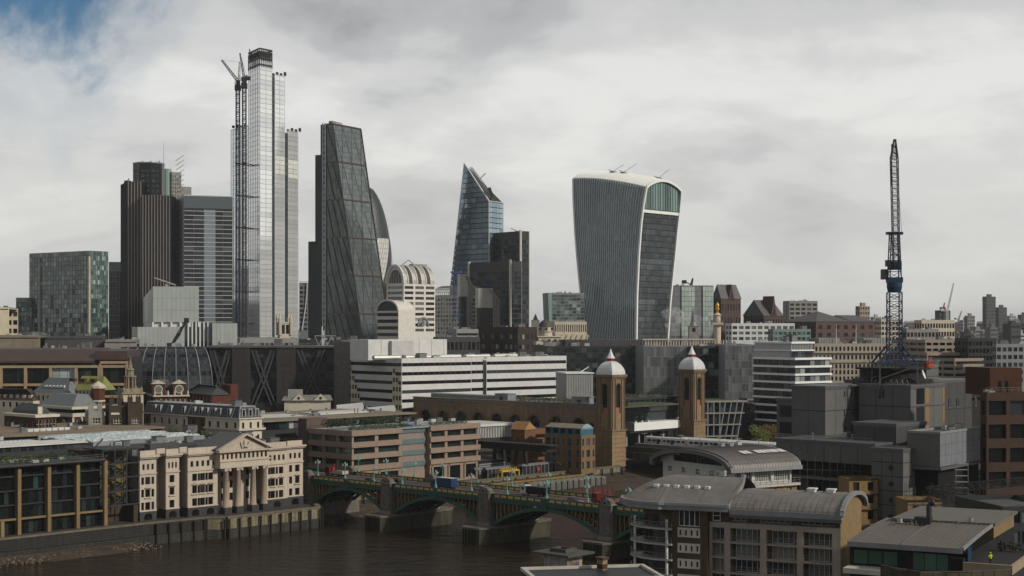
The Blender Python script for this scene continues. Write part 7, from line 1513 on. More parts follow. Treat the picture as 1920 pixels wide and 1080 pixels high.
 m.lathe(0, 0, [(1.2, z(728)), (1.2, z(707))], 8); m.lathe(0, 0, [(2.5, z(707)), (2.5, z(705)), (1.5, z(704)), (1.3, z(694)), (1.7, z(694)), (1.6, z(692)), (.8, z(690)), (.55, z(680)), (.08, z(671))], 8); t.part('spire', m, cs); m = MB(); m.tube((0, 0, z(672)), (0, 0, z(668)), .1); t.part('finial', m, mat('gilt', (.55, .34, .08)))
 for (l, c, r, yt, lab, col) in ((160, 166, 196, 771, 'concrete party wall with cross beams beside the brick building', conc), (196, 205, 236, 760, 'soot brown brick block with a white dormer', mat('brick_soot', (.075, .062, .045), .85, .25)), (236, 240, 268, 757, 'dark brick block with a white sash window below the steeple', mat('brick_soot', (.075, .062, .045)))):
  t = at_corner('brick_block', lab, 'building', l, c, r, 535, 20, D=14); zt = t.zat(yt); block(t, zt, col, g_dark, Rf=(div(0, t.W, 1, .5), [(t.zat(795), t.zat(784))]), kind=(3, 2, .15), fr=wt); m = MB()
  for k in range(2): x = t.W * (.2 + .55 * k); m.box(x - .8, 2, zt - .5, x + .8, 3.4, zt + 2.2); [m.tube((x - .4 + .8 * q, 2.7, zt + 2.2), (x - .4 + .8 * q, 2.7, zt + 3.0), .2, n=6) for q in range(2)]
  t.part('chimney', m, col); m = MB(); m.raw([(.5, -.1, zt - 3.2), (3.4, -.1, zt - 3.2), (2.9, .4, zt + .1), (.9, .4, zt + .1), (.5, 3, zt - 3.2), (3.4, 3, zt - 3.2), (2.9, 3, zt + .1), (.9, 3, zt + .1)], [(0, 1, 2, 3), (1, 5, 6, 2), (4, 0, 3, 7), (3, 2, 6, 7)]); t.part('dormer', m, wt) if 'white dormer' in lab else None; t.finish()
 t = at_corner('gable_hall', 'brick hall with two round framed gable windows and white balustrade', 'building', 262, 290, 352, 640, 20); ze = t.zat(744); block(t, ze, bk, g_dark, Rf=(div(0, t.W, 7, .4), [(ze - 7, ze - 4.4), (ze - 3.2, ze - .9)]), L=(div(0, t.D, 5, .45), [(ze - 7, ze - 4.4), (ze - 3.2, ze - .9)]), kind=(2, 2, .15), fr=wt, par=.1); m = MB(); m.box(-.7, -.8, ze, t.W + .7, t.D, ze + .6); [m.lathe(t.W * k / 5, -.3, [(.4, ze + .6), (.4, ze + 1.6), (.1, ze + 2.6)], 6) for k in range(6)]; t.part('cornice', m, wt); m = MB(); i = 3; zr = t.zat(722); m.raw([(0, 1, ze + .6), (t.W, 1, ze + .6), (t.W, t.D, ze + .6), (0, t.D, ze + .6), (i, 1 + i, zr), (t.W - i, 1 + i, zr), (t.W - i, t.D - i, zr), (i, t.D - i, zr)], [(0, 1, 5, 4), (1, 2, 6, 5), (2, 3, 7, 6), (3, 0, 4, 7), (4, 5, 6, 7)]); t.part('mansard_roof', m, mat('tile_brown', (.085, .065, .055)))
 for px in (297, 336): x = t.sx(px, -.2); q = MB(); q.box(x - 2.6, -.2, ze + .6, x + 2.6, 2, ze + 5.2); g = t.part('gable', q, bk); q = MB(); q.raw([(x - 3, -.5, ze + 5.2), (x + 3, -.5, ze + 5.2), (x, -.5, ze + 6.9), (x - 3, 2, ze + 5.2), (x + 3, 2, ze + 5.2), (x, 2, ze + 6.9)], [(0, 1, 2), (1, 4, 5, 2), (3, 0, 2, 5)]); t.part('gable_pediment', q, wt, g); q = MB(); q.tube((x, -.45, ze + 3.0), (x, -.2, ze + 3.0), 1.75, n=18); t.part('round_window_frame', q, wt, g); q = MB(); q.tube((x, -.5, ze + 3.0), (x, -.45, ze + 3.0), 1.4, n=18); t.part('round_window', q, mat('round_glass', (.2, .2, .19), .3), g)
 m = MB(); m.box(t.W * .75, 6, zr - 2, t.W - 1, 12, t.zat(717)); t.part('chimney_stack', m, wt); clutter(t, 3, 5, t.W - 4, t.D - 4, zr, 8, .8); t.finish()
 t = at_corner('brick_terrace', 'dark red brick terrace with white sash windows and hipped slate roof', 'building', 352, 397, 440, 640, 32); ze = t.zat(741); br = mat('brick_red', (.13, .05, .03)); block(t, ze, br, g_dark, L=(div(0, t.D, 7, .4), [(ze - 7, ze - 5), (ze - 3, ze - .8)]), kind=(2, 2, .15), fr=wt, par=.1); hip(t, -.5, -.5, t.W * .8, t.D + .5, ze, t.zat(724), sl, 5); m = MB(); m.box(t.W * .82, 0, 0, t.W + 1.5, 10, t.zat(722)); t.part('party_wall', m, br); t.finish()
 t = at_corner('gabled_sheds', 'low pale slate roofed hall with two small gables before the braced office', 'building', 525, 533, 620, 660, 8, D=16); ze = t.zat(751); block(t, ze, wt, g_dark, par=.1); m = MB(); zr = t.zat(742); m.raw([(-1, -1, ze), (t.W + 1, -1, ze), (t.W + 1, 16, ze), (-1, 16, ze), (0, 7, zr), (t.W, 7, zr)], [(0, 1, 5, 4), (1, 2, 5), (2, 3, 4, 5), (3, 0, 4)]); t.part('slate_roof', m, mat('slate_pale', (.24, .24, .22), .7, .2))
 for px in (560, 601): x = t.sx(px); q = MB(); q.raw([(x - 3, -1.2, ze), (x + 3, -1.2, ze), (x, -1.2, ze + 2.8), (x, 5, ze + 2.4)], [(0, 1, 2), (1, 3, 2), (3, 0, 2)]); t.part('gable', q, wt); q = MB(); q.tube((x, -1.3, ze + 1), (x, -1.2, ze + 1), .6, n=10); t.part('round_vent', q, g_dark)
 m = MB(); m.box(t.sx(540), 4, zr - 3, t.sx(568), 12, zr + 2.2); t.part('plant_room', m, conc); t.finish()
old_roofs()
def terracotta():
 t = at_corner('terracotta_office', 'pink granite banded office with roof garden beside the bridge', 'office building', 580, 660, 896, 522, RA); pk = mat('granite_pink', (.30, .232, .186), .7, .14, .6, streak=.4); gl = [glass('bridge_office_glass', (.008, .011, .011), (.05, .10, .085), 5), g_dark]
 zt = t.zat(808); fh = 3.9; wr = [(zt - 1.95 - fh * k - 1.95, zt - 1.95 - fh * k) for k in range(4)][::-1]; xa, xb = t.sx(751), t.sx(806); mb = MB()
 facade(t, mb, (0, t.D), (0, -1), t.D, 0, zt - .2, div(0, t.D, 3, .86), wr[1:], gl, .9); facade(t, mb, (0, 0), (1, 0), xa, 0, zt - .2, div(0, xa, 2, .86), wr[1:], gl, .9)
 facade(t, mb, (xb, 0), (1, 0), t.W - xb, 0, zt - .2, div(0, t.W - xb, 3, .84), wr[1:], gl, .9); facade(t, mb, (t.W, 0), (0, 1), 24, 0, zt - .2, [], [], g_dark); mb.box(xa - .02, .02, 0, xa, 4, zt - .3); mb.box(xb, .02, 0, xb + .02, 4, zt - .3); mb.box(.95, 2, 0, t.W - 1, max(t.D, 24), zt - .6); t.part('wall', mb, pk)
 for k in range(4):
  z1 = zt - fh * k; m = MB(); e = .7
  m.box(-e, -e, z1 - 1.75, xa + .2, -.02, z1); m.box(-e, -.02, z1 - 1.75, -.02, t.D + .2, z1); t.part('stone_band', m, pk); m = MB(); m.box(xb - .2, -e, z1 - 1.75, t.W + e, -.02, z1); t.part('stone_band', m, pk)
 zg = zt - 4 * fh
 for a, b in ((0, xa * .5), (xa * .5, xa), (xb, xb + (t.W - xb) / 3), (xb + (t.W - xb) / 3, xb + (t.W - xb) * 2 / 3), (xb + (t.W - xb) * 2 / 3, t.W)): m = MB(); m.box(a + 1.4, -.1, zg - 3.4, b - 1.4, -.02, zg + 1.2); t.part('portal_window', m, g_dark); m = MB(); m.box(a + .7, -.45, zg - 3.6, a + 1.4, -.02, zg + 1.4); m.box(b - 1.4, -.45, zg - 3.6, b - .7, -.02, zg + 1.4); m.box(a + 1.4, -.45, zg + 1.2, b - 1.4, -.02, zg + 1.8); t.part('portal_frame', m, pk)
 for k in range(4):
  z1 = zt - fh * k - .3; m = MB(); m.box(xa + .2, 2.2, z1 - fh + .1, xb - .2, 2.4, z1 - 1.8); t.part('link_window', m, g_dark); m = MB(); m.box(xa + .2, 1.6, z1 - 1.75, xb - .2, 2.3, z1); t.part('link_spandrel', m, mat('link_blue', (.15, .20, .20), .35, .1))
  for j in range(3): m = MB(); m.box(xa + .2, 1.9, z1 - fh + .5 + j * .6, xb - .2, 2.1, z1 - fh + .62 + j * .6); t.part('blind_rail', m, steel_g)
 m = MB(); ya, yb = t.D, t.D + 4.5; m.box(-1.2, ya, 0, 8, yb, t.zat(790)); t.part('stair_shaft', m, mat('granite_brown_pink', (.13, .10, .085), .8, .2)); m = MB(); m.box(0, yb, 0, 20, yb + 14, zt - 3); t.part('rear_wing', m, g_dark)
 for k in range(3): m = MB(); m.box(-.6, yb, zt - 5 - fh * k, .2, yb + 14, zt - 3.4 - fh * k); t.part('stone_band', m, mat('granite_brown_pink', (.13, .10, .085)))
 m = MB(); m.box(.8, .8, zt - .5, t.W - .6, 24, zt - .2); t.part('roof_deck', m, mat('deck_pale', (.34, .36, .35), .8, .2)); railing(t, [(0.2, t.D), (.2, .2), (xa, .2)], zt, 1.0, 1.4, .05)
 for k in range(34): x = 2 + k * (xa + 5) / 34; m = MB(); leaves(m, (x, 3.4, zt + .6), (.6, .8, .7), 40, .28); t.part('hedge_bush', m, MATS['leaf_mid'])
 for k in range(18):
  x = t.sx(612, 10) + k * (t.sx(755, 10) - t.sx(612, 10)) / 18; s = random.uniform(1.3, 1.9); m = MB(); leaves(m, (x, 10, zt + 2.2), (s, s, 1.5), 110, .34); t.part('terrace_tree', m, MATS['leaf_dark'])
 m = MB(); m.box(xa, 1.5, zt - .4, xb, 20, zt + .1); t.part('link_roof', m, mat('link_blue', (.15, .20, .20))); m = MB(); m.box(t.sx(755, 3), 3, zt + .1, t.sx(775, 3), 6, zt + .6); t.part('blue_planter', m, mat('planter_blue', (.02, .08, .25), .6)); [t.part('hedge_bush', (lambda q: (leaves(q, (xb + 3 + k * 1.6, 3, zt + .5), (1, .8, .6), 40, .26), q)[1])(MB()), MATS['leaf_mid']) for k in range(12)]
 clutter(t, xb + 3, 8, t.W - 3, 20, zt - .2, 6); t.finish()
 t = rthing('clerestory_block', 'long low block with flat tan roof and glass clerestory behind the pink office', 'office building', u_at(478, -52), -52); W = t.sx(775); zt = t.zat(790); m = MB(); m.box(0, 1, 0, W, 40, zt - 3.2); t.part('walls', m, steel_d)
 for k in range(34): m = MB(); m.box(W * k / 34 + .1, .7, zt - 3.2, W * (k + 1) / 34 - .1, .95, zt - .5); t.part('clerestory_pane', m, random.choice((g_dark, g_teal, glass('pale_glass', (.06, .07, .07), (.3, .32, .32), 1.4))))
 m = MB(); m.box(-1, -.8, zt - .5, W + 1, 42, zt); t.part('roof', m, mat('roof_tan', (.24, .205, .16), .85, .25, .1)); m = MB(); m.raw([(W * .05, 14, zt + .02), (W * .45, 10, zt + .02), (W * .5, 30, zt + .02), (W * .1, 34, zt + .02)], [(0, 1, 2, 3)]); m.box(W * .55, 14, zt, W * .95, 26, zt + .5); t.part('roof_membrane', m, mat('roof_white_bright', (.55, .54, .50), .8, .1)); clutter(t, 4, 6, W - 4, 36, zt, 26, .9)
 for l, r, yt in ((632, 682, 757), (690, 742, 762)): t2 = at_corner('white_shed', ('left' if l < 650 else 'right') + ' low white roofed shed before the ribbon office', 'shed', l - 3, l, r, 650, 8, D=10); zz = t2.zat(yt); m = MB(); m.raw([(0, 0, 0), (t2.W, 0, 0), (t2.W, 10, 0), (0, 10, 0), (0, 0, zz - 2.4), (t2.W, 0, zz - 1.2), (t2.W, 10, zz), (0, 10, zz - 1)], [(0, 1, 5, 4), (1, 2, 6, 5), (2, 3, 7, 6), (3, 0, 4, 7), (4, 5, 6, 7)]); t2.part('walls', m, white_p); m = MB(); m.box(-.4, -.4, zz - 3.2, t2.W + .4, -.05, zz - 2.8); t2.part('gutter', m, steel_g)
 m = MB()
terracotta()
def wharf():
 t = at_corner('slatted_link_block', 'dark block with white slatted balcony and roof edge right of the pink office', 'building', 872, 884, 962, 625, 38); zt = t.zat(798); m = MB(); m.box(0, 0, 0, t.W, 20, zt - .6); t.part('walls', m, mat('concrete_dark', (.085, .075, .062), .85, .2)); m = MB(); m.box(-1, -1, zt - .6, t.W + .5, 21, zt + .4); t.part('roof', m, white_p)
 for k in range(26): m = MB(); x = t.W * k / 26; m.box(x, -.4, zt - 5.2, x + .25, -.1, zt - .7); t.part('white_slat', m, steel_w)
 for k in range(4): m = MB(); m.box(1, -.2, zt - 9 - 3 * k, t.W - 1, -.02, zt - 7.6 - 3 * k); t.part('window_strip', m, g_dark)
 og = mat('brick_orange', (.21, .115, .06), .85, .15); t = at_corner('orange_gable_house', 'orange brick building with pitched orange roof on the wharf', 'building', 958, 984, 1030, 600, RA); zt = t.zat(806); block(t, zt, og, g_dark, L=(div(0, t.D, 1, .12), [(zt - 4.5, zt - 3.2)]), par=.1); m = MB(); zr = t.zat(791); yb = t.D; m.raw([(-.4, -.4, zt), (6, -.4, zt), (6, yb, zt), (-.4, yb, zt), (2.5, -.4, zr), (2.5, yb, zr)], [(0, 1, 4), (1, 2, 5, 4), (2, 3, 5), (3, 0, 4, 5)]); t.part('pitched_roof', m, mat('roof_orange', (.40, .25, .12), .8, .15)); m = MB(); m.raw([(6.2, -1.5, zt - 2.4), (t.W, -1.5, zt - 2.4), (t.W, 8, zt + .5), (6.2, 8, zt + .5)], [(0, 1, 2, 3)]); [m.box(6.2 + k * 1.5, -1.6, zt - 2.3, 6.3 + k * 1.5, -1.4, zt - 2.1) for k in range(6)]; t.part('glazed_slope', m, g_dark)
 for k in range(3): m = MB(); m.box(4, -2.2, zt - 5.5 - 4 * k, t.W, -.02, zt - 3.8 - 4 * k); t.part('brick_balcony', m, og)
 t.finish()
 t = at_corner('hostel_block', 'yellow brick riverside block with blue window strips and blue attic', 'building', 1021, 1090, 1116, 583, RA); yb_ = mat('brick_buff', (.235, .155, .075), .85, .2, brick=.9); bl = mat('paint_blue', (.055, .15, .205), .5, .1); zt = t.zat(817); zb = t.zat(884)
 rows = div(zb, zt - .4, 3, .62); mb = MB(); facade(t, mb, (0, t.D), (0, -1), t.D, 0, zt, [(t.D * f - w, t.D * f + w) for f, w in ((.1, .75), (.26, .75), (.38, .3), (.52, .3), (.68, .75), (.9, .5))], rows, g_navy, .25, kind=(2, 2, .1), fr=bl); facade(t, mb, (0, 0), (1, 0), t.W, 0, zt, [(t.W * f - w, t.W * f + w) for f, w in ((.12, .5), (.5, 1.0), (.88, .5))], rows, g_navy, .25, kind=(2, 2, .1), fr=bl); facade(t, mb, (t.W, 0), (0, 1), t.D, 0, zt, [], [], g_dark); mb.box(.4, .4, zt - .5, t.W - .4, t.D, zt); t.part('wall', mb, yb_)
 for f, w in ((.1, .75), (.26, .75), (.68, .75)):
  for r0, r1 in zip(rows[:-1], rows[1:]): m = MB(); y = t.D * (1 - f); m.box(-.06, y - w, r0[1] + .05, -.01, y + w, r1[0] - .05); t.part('blue_panel', m, bl)
 m = MB(); m.box(.5, .8, zt, t.W - .3, t.D, zt + 2.6); t.part('blue_attic', m, bl)
 for k in range(5): m = MB(); y = t.D * (k + .3) / 5; m.box(.4, y, zt + .5, .48, y + 2.2, zt + 2.2); t.part('attic_window', m, g_dark)
 m = MB(); m.raw([(.1, .4, zt + 2.6), (t.W, .4, zt + 2.6), (t.W, t.D, zt + 2.6), (.1, t.D, zt + 2.6), (t.W / 2, 2, zt + 4), (t.W / 2, t.D, zt + 4)], [(0, 1, 4), (1, 2, 5, 4), (2, 3, 5), (3, 0, 4, 5)]); t.part('attic_roof', m, mat('roof_buff', (.26, .235, .19), .8))
 m = MB(); [m.face([(.7 + (t.W - 1.4) * i / 8, .6, zt + 2.2), (.7 + (t.W - 1.4) * (i + 1) / 8, .6, zt + 2.2), (.7 + (t.W - 1.4) * (i + 1) / 8, .6, zt + 2.6 + 1.6 * math.sin(math.pi * (i + 1) / 8)), (.7 + (t.W - 1.4) * i / 8, .6, zt + 2.6 + 1.6 * math.sin(math.pi * i / 8))]) for i in range(8)]; t.part('arched_bay', m, mat('paint_pale_blue', (.3, .42, .46), .5)); m = MB(); m.box(t.W * .3, -.15, zb - 3.4, t.W * .75, -.02, zb - 1.2); t.part('dark_mouth', m, g_dark); t.finish()
 t = rthing('wharf_gantry', 'black overhead gantry on leaning legs at the wharf', 'gantry', u_at(950, -22), -22); bk = mat('gantry_black', (.022, .022, .024), .6, .2); zt = t.zat(842); m = MB(); m.box(-2.5, -22, zt, 2.5, 26, zt + 2.2); m.box(-2.8, -24, zt + 2.2, 2.8, 28, zt + 2.6); t.part('gantry_beam', m, bk); railing(t, [(-2.5, -22), (-2.5, 26)], zt + 2.6, 1.2, 2, .1, bk)
 for y in (-7, 4, 22):
  for x in (-2.2, 2.2): m = MB(); m.bar((x * 1.6, y - .5, 0), (x, y, zt), .9, 1.2); t.part('gantry_leg', m, bk)
 t = rthing('conveyor', 'long dark conveyor with silver hood running along the quay', 'conveyor', u_at(908, -15), -15); L = t.sx(1075); m = MB(); m.box(0, -1.5, 0, L, 1.5, 3.2); t.part('conveyor_wall', m, mat('gantry_black', (.022, .022, .024))); m = MB(); m.tube((0, 0, 3.1), (L, 0, 3.1), .95, n=12); t.part('hood', m, mat('hood_silver', (.20, .205, .21), .4, .15, metal=.3))
 for k in range(24): m = MB(); m.box(L * k / 24, -1.75, 0, L * k / 24 + .2, -1.5, 3.3); t.part('conveyor_rib', m, steel_g)
 m = MB(); m.tube((L * .55, -2.05, 1.8), (L * .55, -1.8, 1.8), .8, n=14); t.part('round_sign', m, mat('sign_red', (.45, .05, .04), .6))
 t = rthing('wharf_shed', 'low black louvred shed beside the conveyor', 'shed', u_at(896, -24), -24); m = MB(); m.box(0, 0, 0, 15, 12, 5.2); t.part('walls', m, mat('gantry_black', (.022, .022, .024))); m = MB(); m.raw([(-.5, -.5, 5.2), (15.5, -.5, 5.2), (15.5, 12.5, 6.2), (-.5, 12.5, 6.2)], [(0, 1, 2, 3)]); t.part('roof', m, mat('shed_roof', (.07, .07, .07), .7)); [t.part('louvre', (lambda q: (q.box(.5, -.12, .6 + k * .8, 14.5, -.01, 1.1 + k * .8), q)[1])(MB()), steel_g) for k in range(5)]
 yl = mat('plant_yellow', (.55, .36, .03), .5, .15); t = rthing('spreader_frame', 'yellow container spreader frame standing on the quay', 'lifting frame', u_at(944, -8), -8.8); m = MB(); [m.bar((a, b, 2.8), (c, d, 2.8), .5) for a, b, c, d in ((0, 0, 9, 0), (0, 2, 9, 2), (0, 0, 0, 2), (9, 0, 9, 2), (4.5, 0, 4.5, 2))]; [m.bar((k * 1.0, 0, 2.8), (k * 1.0 + .5, 1, 3.6), .3) for k in range(9)]; t.part('frame', m, yl); m = MB(); [m.bar((x, y, 0), (x, y, 2.8), .35) for x in (0, 9) for y in (0, 2)]; t.part('leg', m, yl)
 t = rthing('wharf_machine', 'yellow loading machine at the end of the quay', 'machine', u_at(1058, -10), -10); m = MB(); m.box(0, 0, .8, 4.5, 2, 2.3); m.box(3.2, .2, 2.3, 4.3, 1.8, 3.4); t.part('body', m, yl); m = MB(); m.bar((.5, 1, 2.3), (-3, 1, 4.2), .4); t.part('arm', m, yl); wheels(t, [.9, 3.6], 1.2, .6)
 t = rthing('quay_deck', 'timber and ochre edged quay deck beside the barge', 'quay', 96, -1); m = MB(); m.box(0, -1, GZ - 1, 96, 8, GZ - .3); t.part('deck', m, mat('deck_timber', (.09, .075, .055), .9)); m = MB(); m.box(0, -1.4, GZ - .5, 96, -1.02, GZ + .1); t.part('edge_beam', m, mat('edge_ochre', (.26, .18, .05), .7)); [t.part('pile', (lambda q: (q.tube((3 + k * 6, -.4, -8), (3 + k * 6, -.4, GZ - 1), .35, n=8), q)[1])(MB()), pile) for k in range(16)]; t.o.location.z = 0
 b = rthing('container_barge', 'red barge moored at the wharf', 'barge', 112, 22, 0); L = 66; m = MB(); m.prism([(0, -4), (2, -6), (L - 2, -6), (L, -4), (L, 4), (L - 2, 6), (2, 6), (0, 4)], -.6, 4.2); b.part('hull', m, mat('hull_red', (.11, .04, .03), .7, .3)); m = MB(); m.prism([(1, -4), (2.5, -5.5), (L - 2.5, -5.5), (L - 1, -4), (L - 1, 4), (L - 2.5, 5.5), (2.5, 5.5), (1, 4)], 4.2, 4.5); b.part('deck', m, steel_d)
 for k in range(24): m = MB(); m.box(1 + k * 2.7, -6.15, .2, 1.2 + k * 2.7, -6.0, 4.1); b.part('hull_rib', m, mat('hull_red', (.16, .045, .03)))
 cm = MB(); cm.box(-1.2, -3.0, 0, 1.2, 3.0, 2.5); [cm.box(-1.24, -2.8 + k * .7, .15, 1.24, -2.5 + k * .7, 2.4) for k in range(8)]; cm.box(-1.25, -3.05, 2.5, -1.0, 3.05, 2.7); cm.box(1.0, -3.05, 2.5, 1.25, 3.05, 2.7); cmesh = cm.mesh('container', [mat('container_grey', (.15, .145, .125), .7, .35)])
 lid = MB(); lid.raw([(-1.2, -3, 0), (1.2, -3, 0), (1.2, 3, 0), (-1.2, 3, 0), (0, -3, .45), (0, 3, .45)], [(0, 1, 4), (1, 2, 5, 4), (2, 3, 5), (3, 0, 4, 5)]); lm = lid.mesh('container_lid', [mat('container_lid', (.26, .26, .23), .7, .3)])
 for k in range(20):
  c = Thing('waste_container', ords[k] + ' grey ridged container from the left on the red barge' if k < 11 else ('rightmost' if k == 19 else ords[19 - k] + ' but one from the right') + ' grey ridged container on the red barge', 'container', rp(117 + k * 3.0, 22, 4.51), R(RA), 'containers on the barge'); c.inst('box', cmesh, (0, 0, 0)); c.inst('lid', lm, (0, 0, 2.52))
wharf()
# ------------------------------------------------------------------ south bank
fl_roof = mat('seam_roof', (.23, .215, .20), .55, .2, .4, metal=.2); fl_trim = mat('roof_trim', (.26, .265, .27), .5, .15); fl_dark = mat('roof_fascia', (.14, .142, .146), .5, .15)
brk = mat('brick_brown', (.115, .075, .034), .85, .25, .6, brick=1.1); brk_y = mat('brick_yellow', (.27, .195, .095), .85, .22, .6, brick=1.1); pst = mat('flats_stone', (.40, .345, .295), .8, .12, streak=.4)
wfr = mat('frame_white', (.62, .62, .60), .5, .05); g_fl = [glass('flats_glass', (.010, .011, .012), (.06, .065, .06), 3), glass('flats_curtain', (.05, .052, .045), (.22, .22, .19), 2)]
def bal_rail(t, pts, z, parent=None, h=1.1):
 mb = MB(); gm = MB()
 for a, b in zip(pts[:-1], pts[1:]):
  A, B = Vector((*a, z)), Vector((*b, z)); L = (B - A).length; n = max(1, int(L / 1.5))
  for k in range(n + 1): p = A.lerp(B, k / n); mb.bar(p, p + Vector((0, 0, h)), .06)
  for q in (.1, h * .55, h): mb.bar(A + Vector((0, 0, q)), B + Vector((0, 0, q)), .06)
 return t.part('balcony_railing', mb, mat('rail_pale', (.26, .27, .27), .45, .1, metal=.3), parent)
def flats():
 t = at_corner('riverside_flats', 'brick and pale stone riverside flats with curved metal roofs and round balconied end', 'apartment building', 1330, 1576, 1615, 276, 65); D = t.D; W = t.W
 zp = t.zat(991); ze = t.zat(966); zr = ze + 3.1; fh = 2.78; yT = t.sy(1262)
 bays = [(t.sy(b), t.sy(a)) for a, b in ((1335, 1358), (1369, 1425), (1437, 1494), (1506, 1560))]       # local y ranges, left to right
 mb = MB(); rows = [(zp - 1.0 - fh * (k + 1) + .35, zp - 1.0 - fh * k) for k in range(6)][::-1]
 facade(t, mb, (0, D), (0, -1), D, 0, zp, [(D - b, D - a) for a, b in bays], rows, steel_d, 1.5)
 t.wins = []; t.part('stone_frame', mb, pst)
 for a, b in bays:
  for r0, r1 in rows:
   n = 2 if b - a < 3 else 4; q = MB(); q.box(1.42, a, r0, 1.5, b, r1); t.part('recess_wall', q, brk)
   ww, hh = (b - a) * .72, (r1 - r0) * .9; t.add_win((1.3, a + (b - a) * .14 + ww, r0 + .03), ww, hh, -math.pi / 2, random.choice(g_fl), (n, 1, .07), wfr)
   bal_rail(t, [(-.12, b - .1), (-.12, a + .1)], r0)
 m = MB(); facade(t, m, (1.2, D), (0, -1), D, zp - .2, ze, [(D * f, D * f + D * .24) for f in (.04, .38, .7)], [(zp + .15, ze - .45)], g_fl, .15, kind=(5, 1, .1), fr=wfr); t.part('top_storey', m, brk); bal_rail(t, [(.15, D - .2), (.15, .2)], zp, h=.9)
 NA = 14
 def arc(i, e=0.0): a = math.pi * i / NA; return ((W / 2) - (W / 2 + 1.3 + e) * math.cos(a), ze - .1 + (zr - ze + e) * math.sin(a))
 y0, y1 = -.5, t.sy(1372)
 for k in range(9):
  ya, yb = y0 + (y1 - y0) * k / 9, y0 + (y1 - y0) * (k + 1) / 9; m = MB()
  for i in range(NA): (xa, za), (xb, zb) = arc(i), arc(i + 1); m.face([(xa, ya, za), (xa, yb, za), (xb, yb, zb), (xb, ya, zb)]); m.bar((xa, ya + .05, za + .04), (xb, ya + .05, zb + .04), .12, .1); m.bar((xa, (ya + yb) / 2, za + .04), (xb, (ya + yb) / 2, zb + .04), .08, .08)
  t.part('roof_sheet', m, fl_roof)
 m = MB(); [m.bar((arc(i, .1)[0], y0 - .1, arc(i, .1)[1]), (arc(i + 1, .1)[0], y0 - .1, arc(i + 1, .1)[1]), .7, .7) for i in range(NA)]; m.box(-1.5, y0, ze - .7, -.7, y1, ze + .25); t.part('roof_edge', m, fl_trim); m = MB(); m.box(-1.4, y0, ze - 1.3, -1.0, y1, ze - .7); t.part('fascia', m, fl_dark)
 m = MB(); m.face([(arc(i, -.1)[0], 0, arc(i, -.1)[1]) for i in range(NA + 1)]); m.face([(0, -.01, 0), (W, -.01, 0), (W, -.01, ze), (0, -.01, ze)]); t.part('gable_wall', m, brk_y)
 for k in range(3): m = MB(); y = y0 + (y1 - y0) * (.16 + .3 * k); m.box(-1.42, y, ze - .55, -1.38, y + 1.3, ze - .3); t.part('eaves_light', m, mat('panel_white', (.62, .62, .60)))
 for y in (3, 6.5): m = MB(); m.box(W / 2 - .8, y, zr - .1, W / 2 + .8, y + 1.2, zr + .35); m.box(W / 2 - 1, y - .2, zr + .35, W / 2 + 1, y + 1.4, zr + .6); t.part('roof_cowl', m, wfr)
 m = MB(); x = -1.0; facade(t, m, (x, yT), (0, -1), yT - D, 0, ze + .6, [((yT - D) * .2, (yT - D) * .78)], [(zp - 1.0, zp + 2.1)], g_fl[0], .3, kind=(4, 1, .13), fr=wfr); m.box(x + .4, D, 0, 8, yT, ze + .5); m.face([(x, D, 0), (1.2, D, 0), (1.2, D, ze), (x, D, ze)]); t.part('brick_bay', m, brk)
 for k in range(5):
  z1 = zp - 1.25 - fh * k * 1.02; q = MB(); ya, yb = D + (yT - D) * .2, D + (yT - D) * .82; facade(t, q, (x - .12, yb), (0, -1), yb - ya, z1 - 1.75, z1, div(0, yb - ya, 4, .34), [(z1 - 1.4, z1 - .4)], g_fl[0], .12); t.part('white_panel', q, mat('panel_stone', (.50, .47, .42), .7))
 q = MB(); t.add_win((-.1, t.sy(1337), zp + .2), 1.45, 1.9, -math.pi / 2, g_fl[0], (1, 2, .12), wfr); m = MB(); m.box(0, t.sy(1368), zp, 1.1, D, ze); t.part('brick_return', m, brk)
 cy, cx, r = yT + .6, 6.0, 7.4; A0, A1 = math.pi * .52, math.pi * 1.03; NB = 16
 def dp(rr, f): a = A0 + (A1 - A0) * f; return (cx + rr * math.cos(a) * 1.06, cy + rr * math.sin(a) * 1.3)
 m = MB(); m.prism([dp(r - 1.9, i / NB) for i in range(NB + 1)] + [(cx + 4, yT), (cx + 4, cy + 4)], 0, ze); t.part('drum_wall', m, brk)
 for k in range(6):
  z = zp - 1.5 - (fh * k * 1.02); s = MB(); s.prism([dp(r, i / NB) for i in range(NB + 1)] + [(cx + 2, cy)], z - .28, z); b = t.part('balcony_slab', s, mat('balcony_white', (.42, .41, .39), .6)); bal_rail(t, [dp(r - .06, i / NB) for i in range(NB + 1)], z, b)
  for i in range(2, NB - 2, 2): q = MB(); a, c = dp(r - 1.85, i / NB), dp(r - 1.85, (i + 1.7) / NB); q.face([(*a, z + .1), (*c, z + .1), (*c, z + 2.2), (*a, z + 2.2)][::-1]); t.part('balcony_door', q, g_fl[0])
 for f in (.3, .93): m = MB(); p = dp(r - .5, f); m.tube((*p, 0), (*p, zp + .1), .26, n=10); t.part('balcony_column', m, wfr)
 m = MB(); fm = MB(); ns = 18; ring = [(-1.8, t.sy(1372) + .2)] + [(-2.3, D + 1), (-2.5, yT)] + [dp(r + 1.3, i / NB) for i in range(NB, -1, -1)][0:0]
 edge = [(-1.8, y1 + .1), (-2.2, D + 1.2), (-2.6, yT + .8)] + [dp(r + 1.2, 1 - i / NB) for i in range(2, NB + 1)] + [(W + 2, yT + 2), (W + 2, y1 + .1)]
 top = [(W / 2, y1 + .1), (W / 2, D + 1.2), (W / 2, yT)] + [(W / 2 + .3, yT + 1.5)] * (NB - 1) + [(W / 2 + .5, yT), (W / 2, y1 + .1)]
 zt2 = zr + 2.0
